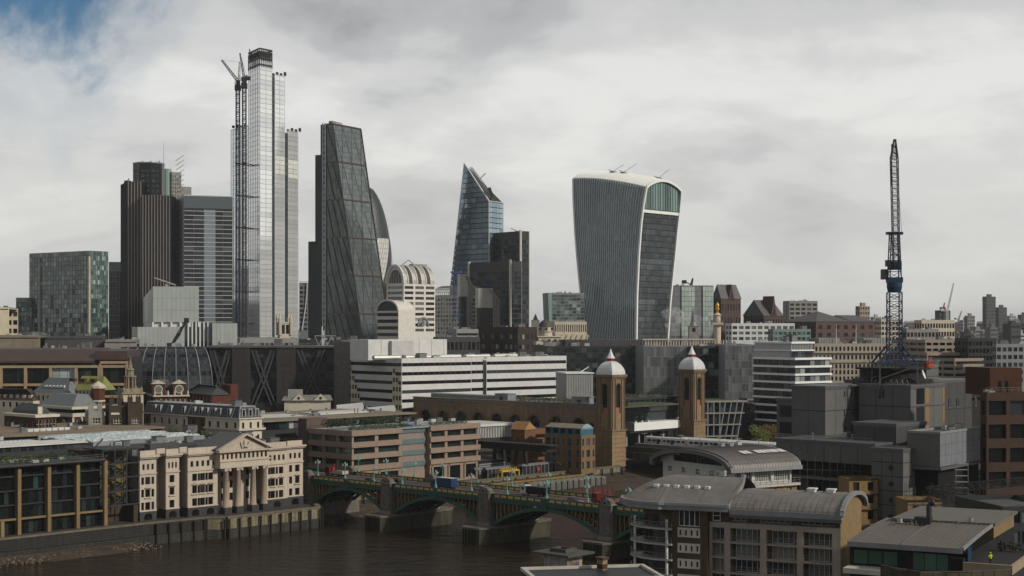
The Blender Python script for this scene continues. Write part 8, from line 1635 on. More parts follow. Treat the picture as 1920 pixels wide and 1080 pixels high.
 def rz_(a, b, f): return (a[0] + (b[0] - a[0]) * f, a[1] + (b[1] - a[1]) * f, ze + .9 + (zt2 - ze - .9) * math.sin(f * math.pi / 2))
 for (a0, b0), (a1, b1) in zip(list(zip(edge, top))[:-1], list(zip(edge, top))[1:]):
  for k in range(5): m.face([rz_(a0, b0, k / 5), rz_(a1, b1, k / 5), rz_(a1, b1, (k + 1) / 5), rz_(a0, b0, (k + 1) / 5)]); m.bar(rz_(a0, b0, k / 5), rz_(a0, b0, (k + 1) / 5), .1)
  fm.face([(*a0, ze - .3), (*a1, ze - .3), (*a1, ze + .95), (*a0, ze + .95)]); fm.bar((*a0, ze + .8), (*a1, ze + .8), .6, .5)
 t.part('swept_roof', m, fl_roof); t.part('swept_fascia', fm, fl_trim); m = MB(); m.prism(edge, ze - .32, ze - .28); t.part('soffit', m, fl_dark)
 m = MB(); [m.bar((-1.7 + (W / 2 + 1.9) * math.sin(k / 8 * 1.57), y1 + .3, ze + .5 + (zt2 - ze) * (1 - math.cos(k / 8 * 1.57)) ** .6), (-1.7 + (W / 2 + 1.9) * math.sin((k + 1) / 8 * 1.57), y1 + .3, ze + .5 + (zt2 - ze) * (1 - math.cos((k + 1) / 8 * 1.57)) ** .6), .6, 1.2) for k in range(8)]
 t.part('roof_step', m, fl_trim)
 for k in range(6): f = .5; p0 = (-2.3 + .2 * k * 0, D + 1 + (yT + 4 - D) * k / 5.5); z = rz_((p0[0], p0[1]), (W / 2, p0[1]), .42); m = MB(); m.box(z[0] - .5, z[1] - .45, z[2] - .2, z[0] + .5, z[1] + .45, z[2] + .32); t.part('skylight', m, wfr)
 clutter(t, W / 2, D, W / 2 + 1, yT, zt2 - .1, 4, .6, ('vent_pipe', 'plant_unit')); t.finish()
 t = at_corner('vaulted_flats', 'white gabled flats block with big arched metal roof behind the nearer flats', 'apartment building', 1243, 1376, 1484, 325, 32); D, W = t.D, t.W; ze = t.zat(881); zr = t.zat(840, 0, D / 2); wl = mat('render_white', (.50, .49, .46), .7, .1)
 def ar(i, e=0.0): a = math.pi * i / NA; return (D / 2 - (D / 2 + 1.4 + e) * math.cos(a), ze + (zr - ze + e) * math.sin(a) ** .85)
 mb = MB(); facade(t, mb, (0, D), (0, -1), D, 0, ze + .1, div(0, D, 5, .3), [(ze - 5.6, ze - 4.2), (ze - 2.0, ze - .7)], g_fl[0], .2, kind=(3, 2, .08), fr=wfr); facade(t, mb, (0, 0), (1, 0), W, ze - 3.4, ze + .1, div(0, W, 3, .84), [(ze - 2.9, ze - .4)], g_fl, .4, kind=(7, 2, .1), fr=wfr); mb.face([(0, y, z) for y, z in [ar(i, -.3) for i in range(NA + 1)]]); mb.face([(W, 0, 0), (W, D, 0), (W, D, ze), (W, 0, ze)]); t.part('wall', mb, wl)
 m = MB(); facade(t, m, (0, -.6), (1, 0), W + 1, 0, ze - 3.5, div(0, W + 1, 4, .3), [(ze - 9, ze - 7), (ze - 5.9, ze - 4.1)], g_fl, .3, kind=(2, 2, .1), fr=wfr); m.box(0, -.6 + .5, 0, W + 1, .3, ze - 3.45); t.part('brick_storey', m, brk_y); m = MB(); m.box(-.2, -1.3, ze - 3.9, W + 1.4, .3, ze - 3.4); t.part('balcony_slab', m, mat('panel_stone', (.50, .47, .42))); bal_rail(t, [(0, -1.2), (W + 1.3, -1.2)], ze - 3.4)
 for k in range(1, 9): q = MB(); ya = D * .16 + D * .68 * (k - 1) / 8; yb = ya + D * .078; z1 = ze + (zr - ze) * .8 * math.sin(math.pi * (ya + yb) / 2 / D); q.box(-.12, ya, ze + .5, -.02, yb, max(z1, ze + 1)); t.part('gable_window', q, g_fl[0])
 for k in range(8):
  xa, xb = -1.6 + (W + 3.2) * k / 8, -1.6 + (W + 3.2) * (k + 1) / 8; m = MB()
  for i in range(NA): (ya, za), (yb, zb) = ar(i), ar(i + 1); m.face([(xa, ya, za), (xb, ya, za), (xb, yb, zb), (xa, yb, zb)]); [m.bar((x, ya, za + .05), (x, yb, zb + .05), .1) for x in (xa, (xa * 2 + xb) / 3, (xa + xb * 2) / 3)]
  t.part('roof_sheet', m, fl_roof)
 m = MB(); [m.bar((-1.9, ar(i)[0], ar(i)[1] - .6), (-1.9, ar(i + 1)[0], ar(i + 1)[1] - .6), 1.3, .9) for i in range(NA)]; t.part('arch_fascia', m, fl_dark); m = MB(); m.box(-1.6, -1.7, ze - .5, W + 1.6, -1.2, ze + .3); t.part('gutter', m, fl_trim)
 for x, n in ((W * .3, 2), (W * .55, 3), (W * .75, 3), (W * .9, 2)): [t.part('skylight', (lambda q: (q.raw([(x + j * 1.3, a[0], a[1] + .25), (x + 1.1 + j * 1.3, a[0], a[1] + .25), (x + 1.1 + j * 1.3, b[0], b[1] + .25), (x + j * 1.3, b[0], b[1] + .25)], [(0, 1, 2, 3)]), q)[1])(MB()), wfr) for j in range(n) for a, b in ((ar(3.4), ar(4.3)),)]
 clutter(t, 2, D / 2 - 1, W - 2, D / 2 + 1, zr, 7, .6, ('plant_unit', 'vent_pipe')); t.finish()
flats()
gp = mat('cladding_grey', (.150, .150, .146), .7, .12, .3, bump=.05); gpl = mat('cladding_silver', (.27, .28, .30), .45, .15, metal=.3); gj = mat('cladding_joint', (.028, .028, .028), .8); och = mat('panel_ochre', (.27, .185, .09), .75, .12); scf = mat('scaffold_steel', (.12, .12, .115), .5, .2, metal=.4)
def clad(t, x0, y0, z0, x1, y1, z1, m_, nz=4, step=4.2, par=True):
 b = MB(); b.box(x0 + .06, y0 + .06, z0, x1, y1, z1 - .5); c = t.part('cladding_core', b, gj); zs = [z0 + (z1 - z0) * k / nz for k in range(nz + 1)]
 for (o, d, L) in (((x0, y0), (1, 0), x1 - x0), ((x0, y1), (0, -1), y1 - y0)):
  n = max(1, int(L / step))
  for i in range(n):
   for k in range(nz):
    q = MB(); a0, a1, b0, b1 = L * i / n + .06, L * (i + 1) / n - .06, zs[k] + .09, zs[k + 1] - .09; p = lambda a, z: (o[0] + d[0] * a, o[1] + d[1] * a, z); q.face([p(a0, b0), p(a1, b0), p(a1, b1), p(a0, b1)]); t.part('cladding_panel', q, m_, c)
 q = MB(); q.box(x0 - .3, y0 - .3, z1 - .5, x1 + .3, y1 + .3, z1); q.box(x0 - .15, y0 - .15, z1 - .9, x1 + .15, y1 + .15, z1 - .55); t.part('parapet', q, fl_dark); return c
def grey_office():
 t = Thing('grey_office', 'large dark grey panelled office under refurbishment on the south bank', 'office building', (X(1547, 400), 400, GZ), R(46)); H = t.zat(724)
 yl = t.sy(1484); xr = t.sx(1616); clad(t, 0, 0, 14, xr + 6, yl, H, gp, 4)
 def win(x, y, z, w=1.3, h=2.4, ang='R'):
  q = MB(); q.box(x, y - .05, z, x + w, y - .02, z + h) if ang == 'R' else q.box(x - .05, y, z, x - .02, y + w, z + h); t.part('window', q, g_dark); q = MB(); (q.box(x + w * .45, y - .1, z, x + w * .6, y - .05, z + h), q.box(x, y - .1, z, x + w, y - .05, z + .1)) if ang == 'R' else q.box(x - .1, y + .5, z, x - .05, y + .7, z + h); t.part('window_frame', q, steel_g)
 for px in (1582, 1597): [win(t.sx(px), 0, t.zat(y), 1.2, 1.8) for y in (748, 784, 815)]
 c2 = Vector((X(1707, 398), 398, 0)) - Vector((t.loc.x, t.loc.y, 0)); ca, sa = math.cos(t.rz), math.sin(t.rz); x2, y2 = c2.x * ca + c2.y * sa, -c2.x * sa + c2.y * ca
 y3 = y2 + (t.sy(1610, x2) - t.sy(1707, x2)); x3 = t.sx(1771, y2); clad(t, x2, y2, 12, x3, y3, H + .3, gp, 5, 4.6); win(x2, y2 + (y3 - y2) * .5, t.zat(748), 1.6, 2.2, 'L')
 for k in range(3):
  z0 = t.zat(758 + 36 * k); q = MB(); q.box(x2 + (x3 - x2) * .42, y2 - .06, z0, x2 + (x3 - x2) * .54, y2 - .02, z0 + 4.1); t.part('ochre_panel', q, och); q = MB(); q.box(x3 - 1.2, y2 - .06, z0, x3 - .05, y2 - .02, z0 + 4.1); t.part('ochre_panel', q, och); q = MB(); q.box(x2 + (x3 - x2) * .17, y2 - .06, z0, x2 + (x3 - x2) * .4, y2 - .02, z0 + 4.1); t.part('tall_window', q, g_dark)
 q = MB(); m = t.sx(1740, y2 + 14); clad(t, t.sx(1737, y2 + 12), y2 + 12, H - .6, t.sx(1760, y2 + 12), y2 + 22, t.zat(680), gp, 3, 4); xw = x3; clad(t, xw, y2 + 8, 8, xw + 30, y2 + 30, t.zat(715, xw, y2 + 8), mat('cladding_dark', (.085, .085, .083), .7, .12), 4)
 for px in (1778, 1793, 1827): win(t.sx(px, y2 + 8), y2 + 8, t.zat(775), 1.4, 2.4)
 clad(t, 2, yl, 10, 18, yl + 6, t.zat(750), gp, 3); q = MB(); q.box(1.9, yl + 1.2, t.zat(786), 1.96, yl + 5, t.zat(764)); q.box(1.9, yl + 1.2, t.zat(818), 1.96, yl + 5, t.zat(796)); t.part('link_window', q, g_dark)
 cxm, cym = t.sx(1674, y2 + 14), y2 + 14; z = H; b = MB(); b.lathe(cxm, cym, [(10.6, z - .3), (9.2, z + 1.0), (8.6, z + 1.6), (8.6, z + 3.8), (9.8, z + 3.8), (9.8, z + 4.3), (.1, z + 4.3)], 24); t.part('crown_drum', b, mat('drum_black', (.014, .014, .015), .7)); b = MB()
 for k in range(48): a = k * math.pi / 24; p, q2 = (cxm + 11 * math.cos(a), cym + 11 * math.sin(a), z - .3), (cxm + 10.2 * math.cos(a + .1), cym + 10.2 * math.sin(a + .1), z + 1.3); b.bar(p, q2, .16); b.bar((cxm + 11 * math.cos(a + .13), cym + 11 * math.sin(a + .13), z - .3), q2, .16)
 t.part('lattice_skirt', b, scf, kind='stuff'); b = MB()
 for k in range(26): a = random.uniform(0, 6.28); r = random.uniform(3, 9.5); p = Vector((cxm + r * math.cos(a), cym + r * math.sin(a), z + 4.3)); b.bar(p, p + Vector((0, 0, random.uniform(1, 3.5))), .12); b.bar(p + Vector((0, 0, 1)), p + Vector((random.uniform(-3, 3), random.uniform(-3, 3), random.uniform(.5, 2))), .1)
 t.part('deck_scaffold', b, scf, kind='stuff'); b = MB(); b.box(cxm + 4, cym - 8, z + 4.3, cxm + 7, cym - 7, z + 5.6); b.bar((cxm + 5, cym - 7.5, z + 5.6), (cxm + 7, cym - 7.5, z + 7), .3); t.part('red_hoist', b, mat('hoist_red', (.4, .06, .03), .6)); b = MB(); b.lathe(0, 0, [(.02, 0), (.7, .12), (1.3, .5)], 14); o = t.part('satellite_dish', b, steel_w); o.location = (t.sx(1729, y2 + 3), y2 + 3, H + 2.6); o.rotation_euler = (R(70), 0, R(20))
 zt = t.zat(822, -8, -10); y0 = t.sy(1640, -12); y1 = t.sy(1456, -12);
 p = Thing('grey_podium', 'lower dark podium of the grey office with terrace roof and scaffolding', 'office building', (X(1640, 372), 372, GZ), R(46)); zt = p.zat(832); yl = p.sy(1455); xr = p.sx(1700)
 clad(p, 0, 0, zt - 5.2, 26, yl, zt, gp, 1); m = MB(); m.box(1, .5, 0, 25, yl, zt - 5.2); p.part('dark_storey', m, mat('void_black', (.008, .008, .008), .9)); railing(p, [(.5, yl), (.5, 1)], zt, 1.1, 1.8, .06); m = MB(); m.box(-1.2, 0, zt - 9.4, 1, yl, zt - 8.8); p.part('terrace_slab', m, fl_dark)
 for k in range(9): m = MB(); y = yl * (k + .5) / 9; m.box(.85, y - 1.4, 0.5, .95, y + 1.4, zt - 9.8); p.part('window', m, g_dark)
 clad(p, -3.5, -9.5, 0, 5.5, -1.2, p.zat(836), gp, 8, 2.6)                      # slab tower with round windows
 for k in range(5): m = MB(); z = p.zat(872 + 30 * k); m.tube((-3.62, -6.4, z), (-3.5, -6.4, z), .62, n=14); p.part('round_window', m, g_dark)
 clutter(p, 3, 4, 20, yl - 4, zt, 6, .8); xm = 7; clad(p, 8, -1, zt - 1, 22, p.sy(1600, 8), p.zat(797), mat('cladding_dark', (.034, .034, .034)), 1)
 s = Thing('silver_plant_box', 'grey roof level plant box with silver louvred side', 'plant room', (X(1762, 362), 362, GZ), R(52)); zt2, zb2 = s.zat(811), s.zat(876); yl2 = s.sy(1701); xr2 = s.sx(1844); m = MB(); m.box(.06, .06, zb2, xr2, yl2, zt2 - .4); s.part('box_core', m, gp); m = MB(); m.box(-.25, -.25, zt2 - .4, xr2 + .25, .35, zt2 + .15); m.box(-.25, .35, zt2 - .4, .35, yl2, zt2 + .15); m.box(.35, yl2 - .5, zt2 - .4, xr2, yl2, zt2 + .15); s.part('parapet', m, fl_trim)
 for i in range(8):
  for k in range(3): m = MB(); m.box(xr2 * i / 8 + .04, -.06, zb2 + (zt2 - .4 - zb2) * k / 3 + .05, xr2 * (i + 1) / 8 - .04, .0, zb2 + (zt2 - .4 - zb2) * (k + 1) / 3 - .05); [m.box(xr2 * i / 8 + .04, -.1, zb2 + (zt2 - zb2) * k / 3 + .3 * j, xr2 * (i + 1) / 8 - .04, -.06, zb2 + (zt2 - zb2) * k / 3 + .3 * j + .08) for j in range(1, 7)]; s.part('silver_panel', m, gpl)
 m = MB(); [m.box(.02, yl2 * i / 3 + .04, zb2 + .05, .06, yl2 * (i + 1) / 3 - .04, zt2 - .45) for i in range(3)]; s.part('grey_panel', m, gp); m = MB(); m.box(1, .8, 0, xr2 - 1, yl2, zb2); s.part('dark_storey', m, mat('void_black', (.008, .008, .008))); m = MB(); m.box(-.6, -.6, zb2 - .7, xr2 + .6, yl2, zb2 - .1); s.part('floor_slab', m, fl_dark); clutter(s, 2, 2, xr2 - 3, yl2 - 2, zt2 - .4, 4, .7)
 for (l, c, r, yt, Y, lab) in ((1588, 1592, 1646, 898, 366, 'ochre panelled storeys with square windows left of the grey slab'), (1696, 1702, 1766, 938, 352, 'ochre panelled storeys with square windows right of the grey slab')):
  q = at_corner('ochre_wing', lab, 'building wing', l, c, r, Y, 6, D=8); zt3 = q.zat(yt); block(q, zt3, och, g_dark, Rf=(div(0, q.W, 2, .42), [(zt3 - 9.5, zt3 - 7.4), (zt3 - 5.7, zt3 - 3.6), (zt3 - 2.8, zt3 - .8)] if l < 1600 else [(zt3 - 7, zt3 - 5), (zt3 - 3.2, zt3 - 1.2)])); m = MB(); [m.box(-.1, -.25, zt3 - .25 - 3.6 * k, q.W, -.02, zt3 + .05 - 3.6 * k) for k in range(3)]; q.part('dark_string', m, gj); q.finish()
 sc = Thing('scaffold', 'grey tube scaffold and mesh gantry in front of the dark storeys at right', 'scaffold', (X(1780, 340), 340, GZ)); m = MB()
 for i in range(12):
  x = X(1700, 340) - sc.loc.x + i * 1.9
  for y in (0, 1.6): m.bar((x, y, 0), (x, y, Z(905 + (i % 3) * 8, 340) - GZ), .09)
  [m.bar((x, 0, 2 + 2 * k), (x, 1.6, 2 + 2 * k), .08) for k in range(9)]
 [m.bar((X(1700, 340) - sc.loc.x, y, 2 + 2 * k), (X(1700, 340) - sc.loc.x + 21, y, 2 + 2 * k), .09) for k in range(9) for y in (0, 1.6)]; [m.bar((X(1700, 340) - sc.loc.x + i * 3.8, 0, 2 + 4 * (i % 4)), (X(1700, 340) - sc.loc.x + i * 3.8 + 3.8, 0, 6 + 4 * (i % 4)), .08) for i in range(5)]; sc.part('tube_frame', m, scf, kind='stuff')
 m = MB(); m.lattice(P(1738, 920, 335) - sc.loc, P(1925, 902, 322) - sc.loc, 1.6, 1.6, 22, .14, .1); sc.part('truss_beam', m, scf); m = MB(); m.lattice(P(1738, 922, 335) - sc.loc, P(1826, 935, 332) - sc.loc, 1.6, 1.6, 12, .14, .1); sc.part('truss_beam', m, scf); a, b = P(1826, 946, 330) - sc.loc, P(1872, 938, 327) - sc.loc; m = MB(); m.raw([a - Vector((0, 0, 1.2)), b - Vector((0, 0, 1.2)), b + Vector((0, 0, 1.3)), a + Vector((0, 0, 1.3))], [(0, 1, 2, 3)]); sc.part('mesh_sheet', m, mat('mesh_grey', (.2, .2, .19), .8, .3)); m = MB(); p0 = P(1790, 915, 338) - sc.loc; [m.box(p0.x, p0.y - 1, p0.z + k * 1.3, p0.x + 2.6, p0.y + .5, p0.z + k * 1.3 + .12) for k in range(5)]; [m.bar((p0.x + x, p0.y - 1, 0), (p0.x + x, p0.y - 1, p0.z + 6), .1) for x in (0, 2.6)]; sc.part('access_tower', m, mat('rail_pale', (.36, .37, .37)))
 p2 = Thing('scaffold', 'thin scaffold poles standing on the terrace of the grey podium', 'scaffold', (X(1520, 375), 375, GZ)); m = MB(); [m.bar((X(1500 + 14 * k, 375) - p2.loc.x, 0, 12), (X(1500 + 14 * k, 375) - p2.loc.x, 0, Z(845 + (k * 7) % 22, 375) - GZ), .1) for k in range(11)]; m.bar((X(1500, 375) - p2.loc.x, 0, Z(880, 375) - GZ), (X(1640, 375) - p2.loc.x, 0, Z(884, 375) - GZ), .1); m.bar((X(1500, 375) - p2.loc.x, 0, 12), (X(1640, 375) - p2.loc.x, 0, 12), .1); m.bar((X(1500, 375) - p2.loc.x, 0, 0), (X(1500, 375) - p2.loc.x, 0, 12), .2); p2.part('poles', m, scf)
grey_office()
def blue_crane():
 Y = 408.0; b = P(1677, 681, Y); t = Thing('luffing_crane', 'tall blue luffing crane with upright black jib on the grey office', 'crane', b); q = lambda px, py: P(px, py, Y) - b; zb = lambda y: Z(y, Y) - b.z; w = 3.3
 m = MB(); m.lattice((0, 0, 0), (0, 0, zb(548)), w, w * .96, 15, .28, .13); t.part('mast', m, mat('crane_royal', (.03, .055, .11), .45, .15)); cb = MATS['crane_royal']; f = MB()
 for i, j in ((-1, -1), (1, -1), (1, 1), (-1, 1)): f.bar((i * 4.8, j * 4.4, 0), (i * 1.4, j * 1.4, zb(646)), .36)
 [f.bar(a, c, .45) for a, c in (((-4.8, -4.4, 0), (4.8, -4.4, 0)), ((-4.8, 4.4, 0), (4.8, 4.4, 0)), ((-4.8, -4.4, 0), (-4.8, 4.4, 0)), ((4.8, -4.4, 0), (4.8, 4.4, 0)), ((-4.8, -4.4, 0), (4.8, 4.4, 0)), ((4.8, -4.4, 0), (-4.8, 4.4, 0)))]; t.part('base_frame', f, cb); f = MB();
 for j in (-1, 1): f = MB(); [f.bar((i * 4.8, j * 4.4, -8.5), (i * 4.8, j * 4.4, 0), .35) for i in (-1, 1)]; f.bar((-4.8, j * 4.4, -4), (4.8, j * 4.4, -.5), .25); t.part('support_post', f, scf)
 f = MB(); f.lathe(0, 0, [(1.7, zb(548)), (2.0, zb(538)), (2.0, zb(530))], 14); f.box(-1.9, -1.5, zb(530), 1.9, 1.5, zb(520)); t.part('slewing_ring', f, cb); f = MB(); f.box(q(1653, 0).x, -1.2, zb(524), q(1664, 0).x, 1.2, zb(505)); f.bar((q(1664, 0).x, 0, zb(522)), (0, 0, zb(524)), .6); t.part('counterweight', f, steel_d); f = MB(); f.box(-1.3, -1.3, zb(506), 1.6, 1.2, zb(490)); t.part('machinery_house', f, cb); f = MB(); f.box(-2.4, -1.4, zb(500), -1.2, .2, zb(488)); t.part('operator_cab', f, g_dark)
 f = MB(); f.lattice((0, 0, zb(520)), (0, 0, zb(436)), 2.9, 2.1, 8, .24, .12); t.part('a_frame', f, cb); f = MB(); f.box(-2.1, -.8, zb(440), 2.1, .8, zb(435)); t.part('a_frame_head', f, cb); f = MB(); f.lattice((.2, -1.4, zb(505)), (-.6, -2.2, zb(300)), 1.5, 1.7, 30, .2, .1); f.lattice((-.6, -2.2, zb(300)), (-.45, -2.2, zb(266)), 1.7, .5, 6, .24, .13); t.part('jib', f, steel_d); f = MB(); f.bar((-1.4, -2.2, zb(350)), (-1.2, -2.2, zb(272)), .25); f.bar((1.9, 0, zb(436)), (-.2, -2, zb(268)), .07); f.box(-.8, -2.6, zb(268), -.1, -1.8, zb(263)); t.part('jib_head', f, steel_d)
blue_crane()
t = at_corner('brown_brick_office', 'dark orange brick office with deep black windows at the right edge', 'office building', 1838, 1850, 2010, 372, 12); bo = mat('brick_umber_orange', (.075, .036, .018), .85, .25, brick=.9); zt = t.zat(736); rows = [(zt - 5.4 - 5.6 * k, zt - 2 - 5.6 * k) for k in range(5)][::-1]; block(t, zt, bo, g_dark, Rf=(div(0, t.W, 4, .82), rows), L=(div(0, t.D, 1, .6), rows), rec=.8); m = MB(); x0, x1 = t.sx(1856, 4), t.sx(1916, 4); m.box(x0, 4, zt - .9, x1, 16, t.zat(690, 0, 4)); t.part('roof_storey', m, mat('brick_umber_roof', (.09, .04, .02), .85)); [t.part('storey_door', (lambda q: (q.box(x0 + 2.2 + 1.8 * k, 3.9, zt - .5, x0 + 3 + 1.8 * k, 3.98, zt + 2.6), q)[1])(MB()), g_dark) for k in range(2)]; railing(t, [(0, .5), (t.W, .5)], zt, 1.1, 1.6, .06); clutter(t, 1, 1.5, x0, 3.4, zt - .9, 5, .8); t.finish()
t = at_corner('dark_glass_lower', 'black glazed block below the brown office in the right corner', 'building', 1862, 1880, 2000, 300, 10, D=20); zt = t.zat(950); block(t, zt, steel_d, [g_dark, g_teal], Rf=(div(0, t.W, 7, .8), [(zt - 3.8 * (k + 1) + .6, zt - 3.8 * k - 1.0) for k in range(4)][::-1])); t.finish()
def ribbed_house():
 t = at_corner('ribbed_roof_house', 'low dark building with curved ribbed metal roof and green windows at bottom right', 'building', 1592, 1812, 1900, 236, 62); D, W = t.D, t.W; zt = t.zat(1020); rm = mat('ribbed_roof', (.17, .155, .135), .6, .15, .6); m = MB(); m.box(.3, -.2, 0, W, D, zt - 1.6); m.box(-2.2, t.sy(1812, -2.2) * 0, 0, .3, t.sy(1700, -2.2), zt - 2); t.part('walls', m, mat('timber_black', (.012, .012, .012), .7)); gw = glass('green_glass', (.028, .075, .05), (.055, .12, .085), 1.0)
 for (xo, y0, y1, dz) in ((-3.0, .0, t.sy(1690, -3), 0), (-.8, t.sy(1690, -.8), D, -.3)):
  n = 30; m = MB(); NA = 10
  def sec(i): f = i / NA; return (xo + (W * .62 - xo) * f, zt - .4 + dz + 1.1 * math.sin(f * 1.57))
  for i in range(NA): (xa, za), (xb, zb) = sec(i), sec(i + 1); m.face([(xa, y0, za), (xa, y1, za), (xb, y1, zb), (xb, y0, zb)])
  t.part('ribbed_roof', m, rm); L = y1 - y0
  for k in range(int(L / .75) + 1):
   m = MB(); y = y0 + L * k / int(L / .75); [m.bar((sec(i)[0], y, sec(i)[1] + .05), (sec(i + 1)[0], y, sec(i + 1)[1] + .05), .14, .12) for i in range(0, NA, 2) for i in (i,)]; [m.bar((sec(i)[0], y, sec(i)[1] + .05), (sec(i + 1)[0], y, sec(i + 1)[1] + .05), .14, .12) for i in range(1, NA, 2)]; t.part('roof_rib', m, rm)
  m = MB(); m.box(xo - .15, y0, zt - 1.1 + dz, xo + .1, y1, zt - .3 + dz); [m.bar((sec(i)[0], y0 - .1, sec(i)[1]), (sec(i + 1)[0], y0 - .1, sec(i + 1)[1]), .35, .5) for i in range(NA)]; t.part('roof_edge', m, fl_trim)
 for k in range(3): q = MB(); y = t.sy(1712 - 22 * k * 0 - 1 + 0, -2.3) - 1.75 * (k + 1); q.box(-2.32, y, zt - 4.0, -2.22, y + 1.65, zt - 1.5); t.part('green_window', q, gw)
 for k in range(3): q = MB(); y = t.sy(1690, .3) + .6 + 2.3 * k; q.box(.2, y, zt - 4.0, .28, y + 2.1, zt - 2.0); t.part('green_window', q, gw)
 m = MB(); m.box(-3.4, t.sy(1690, -3.4), zt - 5.2, .2, D, zt - 4.4); t.part('white_ledge', m, mat('panel_stone', (.50, .47, .42))); m = MB(); m.box(W * .55, 0, 0, W + .5, D * .8, zt + .6); t.part('rear_walls', m, brk_y); m = MB(); m.box(W * .5, -.6, zt + .6, W + 1, D * .9, zt + 1.0); t.part('rear_roof', m, rm)
 m = MB(); x, y = W * .45, t.sy(1735, W * .45); z = zt + .6; m.box(x - .9, y - 1, z, x + .9, y + 1.6, z + 1.1); m.tube((x, y - .6, z + .8), (x, y - .6, z + 3.2), .45, n=12); m.tube((x, y - .6, z + 3.2), (x, y - 1.4, z + 3.6), .45, n=12); t.part('extract_flue', m, steel_d); clutter(t, W * .3, 2, W * .55, D - 2, zt + .6, 8, .45, ('vent_pipe', 'plant_unit'))
 te = MB(); te.box(-3.4, -7, 0, W * .45, -.25, zt - 2.7); t.part('terrace', te, mat('terrace_floor', (.04, .038, .035), .9)); te = MB(); te.box(-3.9, -7.4, zt - 3.6, W * .45, -7, zt - 2.2); te.box(-3.9, -7, zt - 3.6, -3.4, -.3, zt - 2.2); t.part('terrace_parapet', te, mat('panel_cream_dull', (.30, .25, .18), .8)); q = MB(); q.box(-.4, -.3, zt - 2.7, 2.2, -.22, zt - .6); t.part('blue_door', q, mat('paint_deep_blue', (.01, .06, .12), .5))
 for k in range(3): s = .8; q = MB(); leaves(q, (W * .38, -2.5 - k * 1.6, zt - 1.9), (s, s, s), 60, .22); t.part('terrace_bush', q, MATS['leaf_dark'])
 return t, zt
RH, rzt = ribbed_house()
def person():
 p = RH.o.matrix_basis @ Vector((-.6, -3.6, rzt - 2.7)); t = Thing('person', 'person in yellow high visibility jacket standing on the terrace at bottom right', 'person', p, R(200))
 pts = [(0, 0, .95), (0, .02, 1.2), (0, .03, 1.42), (0, .03, 1.52), (0, .05, 1.66), (.1, 0, .9), (.12, .03, .5), (.12, -.02, .08), (.12, .12, .04), (-.1, 0, .9), (-.12, .05, .5), (-.13, 0, .08), (-.13, .14, .04), (.2, .02, 1.4), (.28, .08, 1.14), (.22, .3, 1.08), (-.2, .02, 1.4), (-.28, .1, 1.14), (-.2, .32, 1.12)]
 ed = [(0, 1), (1, 2), (2, 3), (3, 4), (0, 5), (5, 6), (6, 7), (7, 8), (0, 9), (9, 10), (10, 11), (11, 12), (2, 13), (13, 14), (14, 15), (2, 16), (16, 17), (17, 18)]; rad = [.15, .15, .16, .065, .11, .095, .07, .05, .05, .095, .07, .05, .05, .07, .055, .045, .07, .055, .045]
 me = bpy.data.meshes.new('body'); me.from_pydata(pts, ed, []); o = lk_obj('body', me, t.o); o.modifiers.new('skin', 'SKIN'); sv = me.skin_vertices[0].data
 for i, r in enumerate(rad): sv[i].radius = (r, r)
 sv[0].use_root = True; o.modifiers.new('smooth', 'SUBSURF').levels = 1; o.modifiers['smooth'].render_levels = 1; me.materials.append(mat('trouser_navy', (.02, .022, .03), .9))
 m = MB(); m.lathe(0, .02, [(.2, .88), (.21, 1.0), (.2, 1.25), (.23, 1.4), (.1, 1.5)], 12); [m.tube((s * .2, .02, 1.42), (s * .29, .09, 1.12), .085, .075, n=8) for s in (-1, 1)]; t.part('jacket', m, mat('hi_vis', (.5, .62, .04), .7, .1), smooth=True); m = MB(); m.lathe(0, .05, [(.13, 1.66), (.125, 1.74), (.07, 1.81), (.01, 1.83)], 12); t.part('hard_hat', m, mat('hi_vis', (.5, .62, .04)), smooth=True)
person()
t = at_corner('roof_lantern', 'grey capped brick roof lantern with painted side at the bottom edge', 'roof structure', 1014, 1064, 1098, 215, 48, z=GZ); zt = t.zat(1037); W, D = t.W, t.D; m = MB(); m.box(.3, .3, 0, W - .3, D - .3, zt - 3.6); t.part('brick_base', m, mat('brick_red_soot', (.09, .035, .025), .85, .25, brick=1.1)); m = MB(); m.box(-.3, -.3, zt - 3.6, W + .3, D + .3, zt - 3.2); t.part('ledge', m, fl_dark); m = MB(); m.box(.35, .35, zt - 3.2, W - .35, D - .35, zt - .5); t.part('painted_wall', m, mat('peeling_white', (.36, .35, .33), .85, .5, 1.5, streak=.6)); m = MB(); e = .9
m.prism([(-e, -e), (W + e, -e), (W + e, D + e), (-e, D + e)], zt - .5, zt - .2); [m.box(*b) for b in ((W * .2, D * .2, zt - .2, W * .8, D * .28, zt + .3), (W * .2, D * .72, zt - .2, W * .8, D * .8, zt + .3), (W * .2, D * .28, zt - .2, W * .28, D * .72, zt + .3), (W * .72, D * .28, zt - .2, W * .8, D * .72, zt + .3))]; t.part('lead_cap', m, mat('lead_olive', (.10, .10, .085), .75, .2)); m = MB(); m.box(W * .28, D * .28, zt - .19, W * .72, D * .72, zt - .15); t.part('cap_opening', m, g_dark)
for k, c in enumerate(((.45, .16, .05), (.1, .25, .2), (.4, .3, .1), (.35, .1, .12), (.12, .16, .35), (.45, .35, .2))): m = MB(); x = .6 + (W - 1.2) * (k + .5) / 6; m.face([(x + .42 * math.cos(a) * (1 + .3 * math.sin(a * 3 + k)), .34, zt - 1.8 + .75 * math.sin(a) * (1 + .2 * math.cos(a * 2 + k))) for a in [i * math.pi / 6 for i in range(12)]]); t.part('mural_patch', m, mat('mural_%d' % k, tuple(.55 * v + .1 for v in c), .8))
